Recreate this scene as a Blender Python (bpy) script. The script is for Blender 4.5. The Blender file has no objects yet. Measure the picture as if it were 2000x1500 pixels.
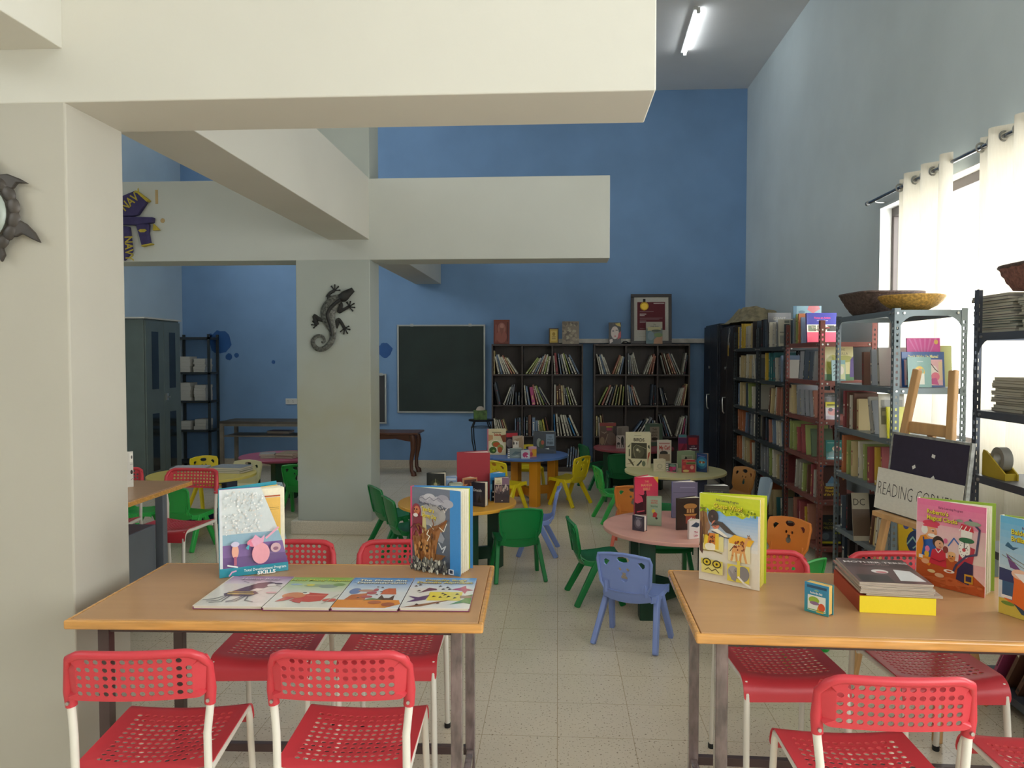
import bpy, bmesh, math, random
from mathutils import Vector, Matrix, Euler

# ---------------------------------------------------------------- camera, sky, exposure
PI = math.pi
S = bpy.context.scene
COL = S.collection
F, EYE = 1500.0, 1.53                      # focal length in pixels of a 2000 px wide frame; eye height
PITCH, YAW = math.radians(2.02), math.radians(3.43)
cam_data = bpy.data.cameras.new('camera')
cam_data.sensor_width = 36.0
cam_data.lens = 36.0 * F / 2000.0
cam_data.clip_start = 0.02
cam = bpy.data.objects.new('camera', cam_data)
COL.objects.link(cam)
cam.location = (0, 0, EYE)
cam.rotation_euler = (PI / 2 - PITCH, 0, YAW)
S.camera = cam

SKY_STRENGTH = 9.0
world = bpy.data.worlds.new('sky')
S.world = world
world.use_nodes = True
bg = world.node_tree.nodes['Background']
bg.inputs[0].default_value = (1.0, 0.99, 0.975, 1)
bg.inputs[1].default_value = SKY_STRENGTH

S.view_settings.view_transform = 'Standard'
S.view_settings.look = 'None'
S.view_settings.gamma = 1.0
S.view_settings.exposure = 0.0
S.view_settings.use_curve_mapping = False
S.cycles.max_bounces = 10
S.cycles.diffuse_bounces = 6
S.cycles.transparent_max_bounces = 12
S.cycles.use_denoising = True
S.cycles.sample_clamp_indirect = 6.0
S.cycles.caustics_reflective = False
S.cycles.caustics_refractive = False

# room limits (x across, y away from the camera, z up)
WX0, WX1, WY0, WY1, CEIL = -5.27, 2.51, -3.4, 10.52, 5.1
# window openings: the one seen beside the racks, one nearer on the same wall, unseen high left and front ones added for fill light
WIN = [('right', -2.9, 1.4, 0.8, 2.9), ('right', 2.2, 6.2, 0.95, 2.69), ('left', -2.9, 0.4, 3.3, 4.8), ('left', 6.9, 9.0, 3.2, 4.9), ('front', -1.0, 1.4, 3.3, 4.3)]


def portal(name, loc, rot, sx, sy):
    d = bpy.data.lights.new(name, 'AREA')
    d.shape = 'RECTANGLE'
    d.size, d.size_y = sx, sy
    d.cycles.is_portal = True
    o = bpy.data.objects.new(name, d)
    COL.objects.link(o)
    o.location, o.rotation_euler = loc, rot


for side, a, b, z0, z1 in WIN:
    if side == 'right':
        portal('window_portal', (WX1 + 0.24, (a + b) / 2, (z0 + z1) / 2), (0, PI / 2, 0), z1 - z0, b - a)
    elif side == 'left':
        portal('window_portal', (WX0 - 0.24, (a + b) / 2, (z0 + z1) / 2), (0, -PI / 2, 0), z1 - z0, b - a)
    else:
        portal('window_portal', ((a + b) / 2, WY0 - 0.24, (z0 + z1) / 2), (PI / 2, 0, 0), b - a, z1 - z0)

# ---------------------------------------------------------------- pixel <-> room helpers
RC = Euler((PI / 2 - PITCH, 0, YAW)).to_matrix()
CAMP = Vector((0, 0, EYE))


def ray(px, py):
    return RC @ Vector(((px - 1000.0) / F, (750.0 - py) / F, -1.0))


def onZ(px, py, z):
    r = ray(px, py)
    return CAMP + r * ((z - EYE) / r.z)


def onY(px, py, y):
    r = ray(px, py)
    return CAMP + r * (y / r.y)


def onX(px, py, x):
    r = ray(px, py)
    return CAMP + r * (x / r.x)


def aboveP(px, py, p):
    """height on the vertical line through p that shows at pixel row py"""
    r = ray(px, py)
    k = math.hypot(p.x, p.y) / math.hypot(r.x, r.y)
    return EYE + r.z * k


def cd(X, d):
    """camera-frame lateral X and depth d on the floor -> room x, y"""
    c, s = math.cos(YAW), math.sin(YAW)
    return Vector((X * c - d * s, X * s + d * c, 0))


# ---------------------------------------------------------------- colour and materials
def lin(c):
    if isinstance(c, str):
        c = c.lstrip('#')
        c = tuple(int(c[i:i + 2], 16) / 255.0 for i in (0, 2, 4))
    return tuple(x / 12.92 if x <= 0.04045 else ((x + 0.055) / 1.055) ** 2.4 for x in c)


MATS = {}


def mat(name, c, rough=0.5, metal=0.0, var=0.08, scale=5.0, bump=0.0, bscale=60.0, coat=0.0, emit=0.0, spec=0.5, stretch=None):
    if name in MATS:
        return MATS[name]
    m = bpy.data.materials.new(name)
    m.use_nodes = True
    nt = m.node_tree
    N, L = nt.nodes, nt.links
    b = N['Principled BSDF']
    b.inputs['Roughness'].default_value = rough
    b.inputs['Metallic'].default_value = metal
    b.inputs['Coat Weight'].default_value = coat
    b.inputs['Specular IOR Level'].default_value = spec
    base = lin(c)
    tc = N.new('ShaderNodeTexCoord')
    src = tc.outputs['Object']
    if stretch:
        mp = N.new('ShaderNodeMapping')
        mp.inputs['Scale'].default_value = stretch
        L.new(src, mp.inputs[0])
        src = mp.outputs[0]
    n = N.new('ShaderNodeTexNoise')
    n.inputs['Scale'].default_value = scale
    n.inputs['Detail'].default_value = 5
    L.new(src, n.inputs['Vector'])
    r = N.new('ShaderNodeValToRGB')
    r.color_ramp.elements[0].position, r.color_ramp.elements[1].position = 0.3, 0.7
    r.color_ramp.elements[0].color = (*[x * (1 - var) for x in base], 1)
    r.color_ramp.elements[1].color = (*[min(1, x * (1 + var)) for x in base], 1)
    L.new(n.outputs['Fac'], r.inputs['Fac'])
    L.new(r.outputs['Color'], b.inputs['Base Color'])
    if bump:
        n2 = N.new('ShaderNodeTexNoise')
        n2.inputs['Scale'].default_value = bscale
        n2.inputs['Detail'].default_value = 4
        L.new(src, n2.inputs['Vector'])
        bp = N.new('ShaderNodeBump')
        bp.inputs['Strength'].default_value = bump
        bp.inputs['Distance'].default_value = 0.004
        L.new(n2.outputs['Fac'], bp.inputs['Height'])
        L.new(bp.outputs[0], b.inputs['Normal'])
    if emit:
        b.inputs['Emission Color'].default_value = (0.9, 0.97, 1, 1)
        b.inputs['Emission Strength'].default_value = emit
    MATS[name] = m
    return m


def attr_mat(name, rough, coat=0.0, var=0.05, bump=0.0):
    """pigment comes from the mesh colour attribute (printed covers, paper, spines)"""
    m = mat(name, '#ffffff', rough, coat=coat, var=0.0, bump=bump)
    nt = m.node_tree
    N, L = nt.nodes, nt.links
    a = N.new('ShaderNodeAttribute')
    a.attribute_name = 'Col'
    n = N.new('ShaderNodeTexNoise')
    n.inputs['Scale'].default_value = 25
    mr = N.new('ShaderNodeMapRange')
    mr.inputs[3].default_value, mr.inputs[4].default_value = 1 - var, 1 + var
    L.new(n.outputs['Fac'], mr.inputs[0])
    mx = N.new('ShaderNodeMix')
    mx.data_type, mx.blend_type = 'RGBA', 'MULTIPLY'
    mx.inputs[0].default_value = 1.0
    L.new(a.outputs['Color'], mx.inputs[6])
    L.new(mr.outputs[0], mx.inputs[7])
    L.new(mx.outputs[2], N['Principled BSDF'].inputs['Base Color'])
    return m


PRINT = attr_mat('printed_cover', 0.28, coat=0.3)
MATTE = attr_mat('printed_matte', 0.6)
PAPER = attr_mat('paper', 0.85, var=0.1)


# ---------------------------------------------------------------- mesh builder
class MB:
    def __init__(s, col='#ffffff'):
        s.v, s.f, s.m, s.c = [], [], [], []
        s.M = Matrix.Identity(4)
        s.mi, s.col = 0, lin(col)

    def color(s, c, mi=None):
        s.col = lin(c)
        if mi is not None:
            s.mi = mi
        return s

    def add(s, verts, faces):
        n = len(s.v)
        s.v += [s.M @ Vector(p) for p in verts]
        for f in faces:
            s.f.append([i + n for i in f])
            s.m.append(s.mi)
            s.c.append(s.col)
        return s

    def box(s, x0, y0, z0, x1, y1, z1):
        v = [(x, y, z) for z in (z0, z1) for y in (y0, y1) for x in (x0, x1)]
        return s.add(v, [(0, 2, 3, 1), (4, 5, 7, 6), (0, 1, 5, 4), (2, 6, 7, 3), (0, 4, 6, 2), (1, 3, 7, 5)])

    def bar(s, a, b, w, h, up=(0, 0, 1), w2=None, h2=None):
        """box of section w x h from a to b (w2, h2 at the far end)"""
        a, b = Vector(a), Vector(b)
        d = (b - a).normalized()
        x = d.cross(Vector(up))
        x = x.normalized() if x.length > 1e-5 else Vector((1, 0, 0))
        y = x.cross(d).normalized()
        w2, h2 = w2 or w, h2 or h
        v = [p + x * (i * ww / 2) + y * (j * hh / 2) for p, ww, hh in ((a, w, h), (b, w2, h2)) for i, j in ((-1, -1), (1, -1), (1, 1), (-1, 1))]
        return s.add(v, [(3, 2, 1, 0), (4, 5, 6, 7), (0, 1, 5, 4), (1, 2, 6, 5), (2, 3, 7, 6), (3, 0, 4, 7)])

    def tube(s, pts, r, n=10, closed=False, flat=1.0):
        pts = [Vector(p) for p in pts]
        rs = r if isinstance(r, (list, tuple)) else [r] * len(pts)
        k = len(pts)
        verts, up = [], None
        for i, p in enumerate(pts):
            a = pts[i - 1] if i or closed else pts[0]
            b = pts[(i + 1) % k] if i < k - 1 or closed else pts[-1]
            d = (b - a).normalized()
            if up is None:
                up = Vector((0, 0, 1)) if abs(d.z) < 0.9 else Vector((0, 1, 0))
            x = d.cross(up).normalized()
            up = x.cross(d).normalized()
            for j in range(n):
                t = 2 * PI * j / n
                verts.append(p + (x * math.cos(t) + up * (math.sin(t) * flat)) * rs[i])
        faces = []
        for i in range(k if closed else k - 1):
            for j in range(n):
                a, b = i * n + j, i * n + (j + 1) % n
                c, d2 = ((i + 1) % k) * n + (j + 1) % n, ((i + 1) % k) * n + j
                faces.append((a, b, c, d2))
        if not closed:
            faces.append(tuple(range(n - 1, -1, -1)))
            faces.append(tuple((k - 1) * n + j for j in range(n)))
        return s.add(verts, faces)

    def lathe(s, prof, n=24, ctr=(0, 0)):
        verts, faces = [], []
        k = len(prof)
        for r, z in prof:
            for j in range(n):
                t = 2 * PI * j / n
                verts.append((ctr[0] + r * math.cos(t), ctr[1] + r * math.sin(t), z))
        for i in range(k - 1):
            for j in range(n):
                faces.append((i * n + j, i * n + (j + 1) % n, (i + 1) * n + (j + 1) % n, (i + 1) * n + j))
        faces.append(tuple(range(n - 1, -1, -1)))
        faces.append(tuple((k - 1) * n + j for j in range(n)))
        return s.add(verts, faces)

    def ball(s, c, r, n=10, sc=(1, 1, 1)):
        c = Vector(c)
        verts, faces = [], []
        h = n // 2 + 1
        for i in range(h + 1):
            a = PI * i / h
            for j in range(n):
                t = 2 * PI * j / n
                verts.append(c + Vector((r * sc[0] * math.sin(a) * math.cos(t), r * sc[1] * math.sin(a) * math.sin(t), r * sc[2] * math.cos(a))))
        for i in range(h):
            for j in range(n):
                faces.append((i * n + j, (i + 1) * n + j, (i + 1) * n + (j + 1) % n, i * n + (j + 1) % n))
        return s.add(verts, faces)

    def prism(s, pts, y0, y1):
        """polygon given in (x, z), extruded along y"""
        k = len(pts)
        if sum(pts[i][0] * pts[(i + 1) % k][1] - pts[(i + 1) % k][0] * pts[i][1] for i in range(k)) < 0:
            pts = pts[::-1]
        v = [(x, y0, z) for x, z in pts] + [(x, y1, z) for x, z in pts]
        f = [tuple(range(k)), tuple(range(2 * k - 1, k - 1, -1))]
        f += [(i, i + k, (i + 1) % k + k, (i + 1) % k) for i in range(k)]
        return s.add(v, f)

    def sheet(s, grid):
        """rows of points -> quads"""
        r, c = len(grid), len(grid[0])
        v = [p for row in grid for p in row]
        return s.add(v, [(i * c + j, i * c + j + 1, (i + 1) * c + j + 1, (i + 1) * c + j) for i in range(r - 1) for j in range(c - 1)])

    def build(s, name, mats, parent=None, smooth=False, bev=0.0, seg=2, solid=0.0, loc=None, rot=None):
        me = bpy.data.meshes.new(name)
        me.from_pydata([tuple(p) for p in s.v], [], s.f)
        mats = mats if isinstance(mats, (list, tuple)) else [mats]
        for m in mats:
            me.materials.append(m)
        me.polygons.foreach_set('material_index', s.m)
        if any(m in (PRINT, MATTE, PAPER) for m in mats):
            at = me.color_attributes.new('Col', 'FLOAT_COLOR', 'CORNER')
            buf = []
            for p, c in zip(me.polygons, s.c):
                buf += [c[0], c[1], c[2], 1.0] * p.loop_total
            at.data.foreach_set('color', buf)
        if bev or solid:
            bm = bmesh.new()
            bm.from_mesh(me)
            if solid:
                bmesh.ops.recalc_face_normals(bm, faces=bm.faces)
                bmesh.ops.solidify(bm, geom=bm.faces[:], thickness=solid)
            if bev:
                es = [e for e in bm.edges if len(e.link_faces) == 2 and e.calc_face_angle(0) > 0.5]
                bmesh.ops.bevel(bm, geom=es, offset=bev, segments=seg, affect='EDGES', profile=0.5, clamp_overlap=True)
            bm.to_mesh(me)
            bm.free()
        return link(name, me, parent, smooth, loc, rot)


def link(name, me, parent=None, smooth=False, loc=None, rot=None):
    if smooth:
        me.polygons.foreach_set('use_smooth', [True] * len(me.polygons))
        try:
            me.set_sharp_from_angle(angle=math.radians(40))
        except Exception:
            pass
    me.update()
    o = bpy.data.objects.new(name, me)
    COL.objects.link(o)
    o.parent = parent
    if loc is not None:
        o.location = loc
    if rot is not None:
        o.rotation_euler = rot
    return o


def plate(outer, holes, t, cx=(), cz=(), fn=None, y=0.0):
    """flat plate in the xz plane with real holes, cut along cx / cz, bent by fn(x, z) -> xyz, thickened by t"""
    bm = bmesh.new()
    for lp in [outer] + list(holes):
        vs = [bm.verts.new((x, y, z)) for x, z in lp]
        for i in range(len(vs)):
            bm.edges.new((vs[i], vs[(i + 1) % len(vs)]))
    bmesh.ops.triangle_fill(bm, use_beauty=True, use_dissolve=False, edges=bm.edges[:])
    for x in cx:
        bmesh.ops.bisect_plane(bm, geom=bm.verts[:] + bm.edges[:] + bm.faces[:], plane_co=(x, 0, 0), plane_no=(1, 0, 0))
    for z in cz:
        bmesh.ops.bisect_plane(bm, geom=bm.verts[:] + bm.edges[:] + bm.faces[:], plane_co=(0, 0, z), plane_no=(0, 0, 1))
    for f in bm.faces:
        f.normal_update()
        if f.normal.y > 0:
            f.normal_flip()
    if fn:
        for v in bm.verts:
            v.co = fn(v.co.x, v.co.z)
    bm.normal_update()
    if t:
        bmesh.ops.solidify(bm, geom=bm.faces[:], thickness=t)
    return bm


def bm_obj(name, bm, m, parent=None, smooth=True):
    me = bpy.data.meshes.new(name)
    bm.to_mesh(me)
    bm.free()
    me.materials.append(m)
    return link(name, me, parent, smooth)


def ell(cx, cz, rx, rz, n=10, a0=0.0):
    return [(cx + rx * math.cos(a0 + 2 * PI * i / n), cz + rz * math.sin(a0 + 2 * PI * i / n)) for i in range(n)]


def rrect(x0, z0, x1, z1, r, n=4):
    p = []
    for cx, cz, a in ((x1 - r, z1 - r, 0), (x0 + r, z1 - r, PI / 2), (x0 + r, z0 + r, PI), (x1 - r, z0 + r, 1.5 * PI)):
        p += [(cx + r * math.cos(a + PI / 2 * i / n), cz + r * math.sin(a + PI / 2 * i / n)) for i in range(n + 1)]
    return p


def tag(o, label, cat, group=None):
    o['label'], o['category'] = label, cat
    if group:
        o['group'] = group
    return o


def thing(name, label, cat, loc=(0, 0, 0), rotz=0.0, group=None):
    o = bpy.data.objects.new(name, None)
    o.empty_display_size = 0.1
    COL.objects.link(o)
    o.location = loc
    o.rotation_euler = (0, 0, rotz)
    return tag(o, label, cat, group)


def dup(root, label, group=None, loc=None, rotz=None):
    def cp(o, par):
        c = o.copy()
        COL.objects.link(c)
        c.parent = par
        for k in [x for x in o.children]:
            cp(k, c)
        return c
    c = cp(root, None)
    c['label'] = label
    if group:
        c['group'] = group
    if loc is not None:
        c.location = loc
    if rotz is not None:
        c.rotation_euler = (0, 0, rotz)
    return c


def struct(o):
    o['kind'] = 'structure'
    return o


ORD = 'first second third fourth fifth sixth seventh eighth ninth tenth eleventh twelfth thirteenth fourteenth'.split()

# ---------------------------------------------------------------- structure
def wall_mat(name, c, var, stain=None, dirt=None):
    m = mat(name, c, 0.62, var=var, scale=1.6, bump=0.12, bscale=35, spec=0.3)
    if dirt:   # rubbed, dirty band at hand height (z0..z1), broken up by noise
        N, L = m.node_tree.nodes, m.node_tree.links
        b = N['Principled BSDF']
        old = b.inputs['Base Color'].links[0].from_socket
        tc = N.new('ShaderNodeTexCoord')
        sp = N.new('ShaderNodeSeparateXYZ')
        L.new(tc.outputs['Object'], sp.inputs[0])
        n = N.new('ShaderNodeTexNoise')
        n.inputs['Scale'].default_value = 3.0
        n.inputs['Detail'].default_value = 6
        L.new(tc.outputs['Object'], n.inputs['Vector'])
        ad = N.new('ShaderNodeMath')
        ad.operation = 'MULTIPLY_ADD'
        L.new(n.outputs['Fac'], ad.inputs[0])
        ad.inputs[1].default_value = 0.9
        L.new(sp.outputs['Z'], ad.inputs[2])
        r = N.new('ShaderNodeValToRGB')
        cr = r.color_ramp
        cr.elements[0].position, cr.elements[0].color = 0.20, (0, 0, 0, 1)
        cr.elements[1].position, cr.elements[1].color = 0.36, (0.75, 0.75, 0.75, 1)
        e = cr.elements.new(0.52)
        e.color = (0, 0, 0, 1)
        dv = N.new('ShaderNodeMath')
        dv.operation = 'DIVIDE'
        dv.inputs[1].default_value = 4.0
        L.new(ad.outputs[0], dv.inputs[0])
        L.new(dv.outputs[0], r.inputs['Fac'])
        mx = N.new('ShaderNodeMix')
        mx.data_type = 'RGBA'
        L.new(r.outputs['Color'], mx.inputs[0])
        L.new(old, mx.inputs[6])
        mx.inputs[7].default_value = (*lin(dirt), 1)
        L.new(mx.outputs[2], b.inputs['Base Color'])
    return m


M_BLUE = wall_mat('blue_paint', '#7a9dc6', 0.07)
M_PALE = wall_mat('pale_blue_paint', '#c9d4d7', 0.05)
M_CREAM = wall_mat('cream_paint', '#d2cfc4', 0.03)
M_COLUMN = wall_mat('shaded_cream_paint', '#b3aea1', 0.04)  # same paint as the beams, the column's shade put into the colour
M_BEAM2 = wall_mat('grey_white_paint', '#c6c8c0', 0.03)
M_PILLAR = wall_mat('grey_cream_paint', '#b0b5ad', 0.04, dirt='#a8a48a')
M_CEIL = wall_mat('ceiling_paint', '#e6e3e1', 0.03)


def floor_mat():
    m = mat('terrazzo_tiles', '#ded2bb', 0.25, var=0.05, scale=2.0, spec=0.5)
    N, L = m.node_tree.nodes, m.node_tree.links
    b = N['Principled BSDF']
    old = b.inputs['Base Color'].links[0].from_socket
    tc = N.new('ShaderNodeTexCoord')
    v = N.new('ShaderNodeTexVoronoi')
    v.inputs['Scale'].default_value = 70
    L.new(tc.outputs['Object'], v.inputs['Vector'])
    n = N.new('ShaderNodeTexNoise')
    n.inputs['Scale'].default_value = 105
    n.inputs['Detail'].default_value = 2
    L.new(tc.outputs['Object'], n.inputs['Vector'])
    r = N.new('ShaderNodeValToRGB')
    r.color_ramp.interpolation = 'CONSTANT'
    r.color_ramp.elements[0].color = (0.16, 0.13, 0.10, 1)
    r.color_ramp.elements[0].position = 0.0
    r.color_ramp.elements[1].color = (1, 1, 1, 1)
    r.color_ramp.elements[1].position = 0.36
    e = r.color_ramp.elements.new(0.315)
    e.color = (0.5, 0.44, 0.36, 1)
    L.new(n.outputs['Fac'], r.inputs['Fac'])
    mx = N.new('ShaderNodeMix')
    mx.data_type, mx.blend_type = 'RGBA', 'MULTIPLY'
    mx.inputs[0].default_value = 0.8
    L.new(old, mx.inputs[6])
    L.new(r.outputs['Color'], mx.inputs[7])
    bk = N.new('ShaderNodeTexBrick')
    bk.offset = 0.0
    bk.inputs['Scale'].default_value = 1.0
    bk.inputs['Brick Width'].default_value = 0.305
    bk.inputs['Row Height'].default_value = 0.305
    bk.inputs['Mortar Size'].default_value = 0.0016
    bk.inputs['Color1'].default_value = (1, 1, 1, 1)
    bk.inputs['Color2'].default_value = (0.975, 0.975, 0.97, 1)
    bk.inputs['Mortar'].default_value = (0.66, 0.60, 0.50, 1)
    L.new(tc.outputs['Object'], bk.inputs['Vector'])
    mx2 = N.new('ShaderNodeMix')
    mx2.data_type, mx2.blend_type = 'RGBA', 'MULTIPLY'
    mx2.inputs[0].default_value = 1.0
    L.new(mx.outputs[2], mx2.inputs[6])
    L.new(bk.outputs['Color'], mx2.inputs[7])
    L.new(mx2.outputs[2], b.inputs['Base Color'])
    return m


M_FLOOR = floor_mat()
M_SKIRT = mat('terrazzo_skirting', '#cdc3b2', 0.35, var=0.18, scale=120)

T = 0.24
struct(MB().box(WX0 - T, WY0 - T, -0.12, WX1 + T, WY1 + T, 0).build('floor', M_FLOOR))
struct(MB().box(WX0 - T, WY0 - T, CEIL, WX1 + T, WY1 + T, CEIL + 0.15).build('ceiling', M_CEIL))
struct(MB().box(WX0 - T, WY1, 0, WX1 + T, WY1 + T, CEIL).build('wall_back', M_BLUE))


def holed(y0, y1, openings, lo, hi, vert):
    """wall slab along one axis with rectangular openings (a0, a1, z0, z1)"""
    mb = MB()
    put = (lambda a, b, z, zz: mb.box(lo, a, z, hi, b, zz)) if vert else (lambda a, b, z, zz: mb.box(a, lo, z, b, hi, zz))
    cur = y0
    for a, b, z0, z1 in openings:
        put(cur, a, 0, CEIL)
        put(a, b, 0, z0)
        put(a, b, z1, CEIL)
        cur = b
    put(cur, y1, 0, CEIL)
    return mb


struct(holed(WY0, WY1, [w[1:] for w in WIN if w[0] == 'right'], WX1, WX1 + T, True).build('wall_right', M_PALE))
struct(holed(WY0, WY1, [w[1:] for w in WIN if w[0] == 'left'], WX0 - T, WX0, True).build('wall_left', wall_mat('light_blue_paint', '#b9ccd9', 0.05)))
struct(holed(WX0, WX1, [w[1:] for w in WIN if w[0] == 'front'], WY0 - T, WY0, False).build('wall_front', M_CREAM))

BX = -1.605     # right faces of the columns and of the long beam
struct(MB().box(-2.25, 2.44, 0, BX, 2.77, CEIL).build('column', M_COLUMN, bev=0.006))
struct(MB().box(-2.25, 6.5, 0, BX, 6.83, CEIL).build('column', M_PILLAR, bev=0.006))
struct(MB().box(WX0, 2.437, 2.357, 0.302, 2.77, 3.06).build('beam', M_CREAM, bev=0.005))
struct(MB().box(WX0, 6.497, 2.357, 0.43, 6.83, 3.045).build('beam', M_BEAM2, bev=0.005))
for a, b in ((WY0, 2.44), (2.77, 6.5), (6.83, WY1)):
    struct(MB().box(BX - 0.355, a + 0.001, 2.53, BX - 0.003, b - 0.001, 3.05).build('beam', M_CREAM, bev=0.004))
struct(MB().box(WX0, 6.9, 4.86, 1.75, 7.2, CEIL).build('beam', M_CREAM, bev=0.004))
o = MB()
for a, b, c, d in ((-2.30, 6.45, -1.555, 6.5), (-2.30, 6.83, -1.555, 6.88), (-2.30, 6.5, -2.25, 6.83), (BX, 6.5, -1.555, 6.83)):
    o.box(a, b, 0, c, d, 0.115)
struct(o.build('trim_1', M_SKIRT, bev=0.006))
struct(MB().box(WX0, WY1 - 0.018, 0, WX1, WY1, 0.1).build('baseboard_back', M_SKIRT))
struct(MB().box(WX1 - 0.018, WY0, 0, WX1, WY1, 0.1).build('baseboard_right', M_SKIRT))
struct(MB().box(WX0, WY0, 0, WX0 + 0.018, WY1, 0.1).build('baseboard_left', M_SKIRT))
struct(MB().box(-0.1, WY1 - 0.1, 1.715, WX1 - 0.02, WY1, 1.775).build('trim_2', mat('stone_ledge', '#bdb9b2', 0.4, var=0.2, scale=9), bev=0.006))

# old paint marks on the blue wall
mk = MB()
for px, py, r in ((430, 668, 24), (752, 684, 15), (411, 655, 4), (447, 697, 7), (534, 707, 4), (462, 694, 5)):
    c = onY(px, py, WY1 - 0.002)
    q = r / 1500.0 * 10.5
    rr = random.Random(px)
    mk.add([(c.x + q * math.cos(t * PI / 12) * rr.uniform(.86, 1.06), c.y, c.z + q * math.sin(t * PI / 12) * rr.uniform(.86, 1.06)) for t in range(24)], [tuple(range(24))])
struct(mk.build('wall_back_paint_marks', mat('dark_blue_paint', '#2c5c9c', 0.5)))

# windows: frame, panes, white reveals come from the wall slab thickness
M_FRAME = mat('brown_window_frame', '#5b5350', 0.45, metal=0.3)
M_GLASS = bpy.data.materials.new('window_glass')
M_GLASS.use_nodes = True
gn = M_GLASS.node_tree
gn.nodes.clear()
g_out, g_tr, g_gl, g_mx = (gn.nodes.new('ShaderNode' + t) for t in ('OutputMaterial', 'BsdfTransparent', 'BsdfGlossy', 'MixShader'))
g_tr.inputs[0].default_value = (0.96, 0.98, 0.98, 1)
g_gl.inputs['Roughness'].default_value = 0.02
g_mx.inputs[0].default_value = 0.05
gn.links.new(g_tr.outputs[0], g_mx.inputs[1])
gn.links.new(g_gl.outputs[0], g_mx.inputs[2])
gn.links.new(g_mx.outputs[0], g_out.inputs[0])
M_REVEAL = mat('white_reveal_paint', '#e6e6e2', 0.6, var=0.02)
for k, (side, a, b, z0, z1) in enumerate(WIN):
    fr, gl, rv = MB(), MB(), MB()
    n = 3
    step = (b - a) / n
    vert = side != 'front'
    c0, c1 = (WX1 + 0.085, WX1 + 0.145) if side == 'right' else (WX0 - 0.19, WX0 - 0.13) if vert else (WY0 - 0.19, WY0 - 0.13)
    put = (lambda m, p, q, z, zz, e=0.0: m.box(c0 + e, p, z, c1 - e, q, zz)) if vert else (lambda m, p, q, z, zz, e=0.0: m.box(p, c0 + e, z, q, c1 - e, zz))
    put(fr, a, b, z1 - 0.07, z1)
    put(fr, a, b, z0, z0 + 0.07)
    for i in range(n + 1):
        x = a + step * i
        put(fr, max(a, x - 0.04), min(b, x + 0.04), z0 + 0.07, z1 - 0.07)
    for i in range(n):
        put(gl, a + step * i + 0.04, a + step * (i + 1) - 0.04, z0 + 0.07, z1 - 0.07, 0.027)
    lo, hi = (WX1 - 0.004, WX1 + 0.084) if side == 'right' else (WX0 - 0.128, WX0 + 0.004) if vert else (WY0 - 0.128, WY0 + 0.004)
    for p, q, z, zz in ((a, a + 0.006, z0, z1), (b - 0.006, b, z0, z1), (a, b, z1 - 0.006, z1), (a, b, z0, z0 + 0.02)):
        (rv.box(lo, p, z, hi, q, zz) if vert else rv.box(p, lo, z, q, hi, zz))
    w = fr.build('window_%d' % (k + 1), M_FRAME, bev=0.004)  # left and front ones are unseen additions that let in extra daylight
    struct(w)
    gl.build('window_pane', M_GLASS, w)
    rv.build('window_reveal', M_REVEAL, w)
# ---------------------------------------------------------------- red perforated chairs
M_RED = mat('red_plastic', '#c53a43', 0.38, var=0.04, scale=3, spec=0.45)
M_TUBE = mat('cream_metal_tube', '#dcd7cb', 0.4, var=0.05)
M_STEEL = mat('steel_screw', '#b9b9b6', 0.3, metal=0.9)
M_BLACK = mat('black_rubber', '#1a1a1a', 0.7)
M_GLIDE = M_BLACK


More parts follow.
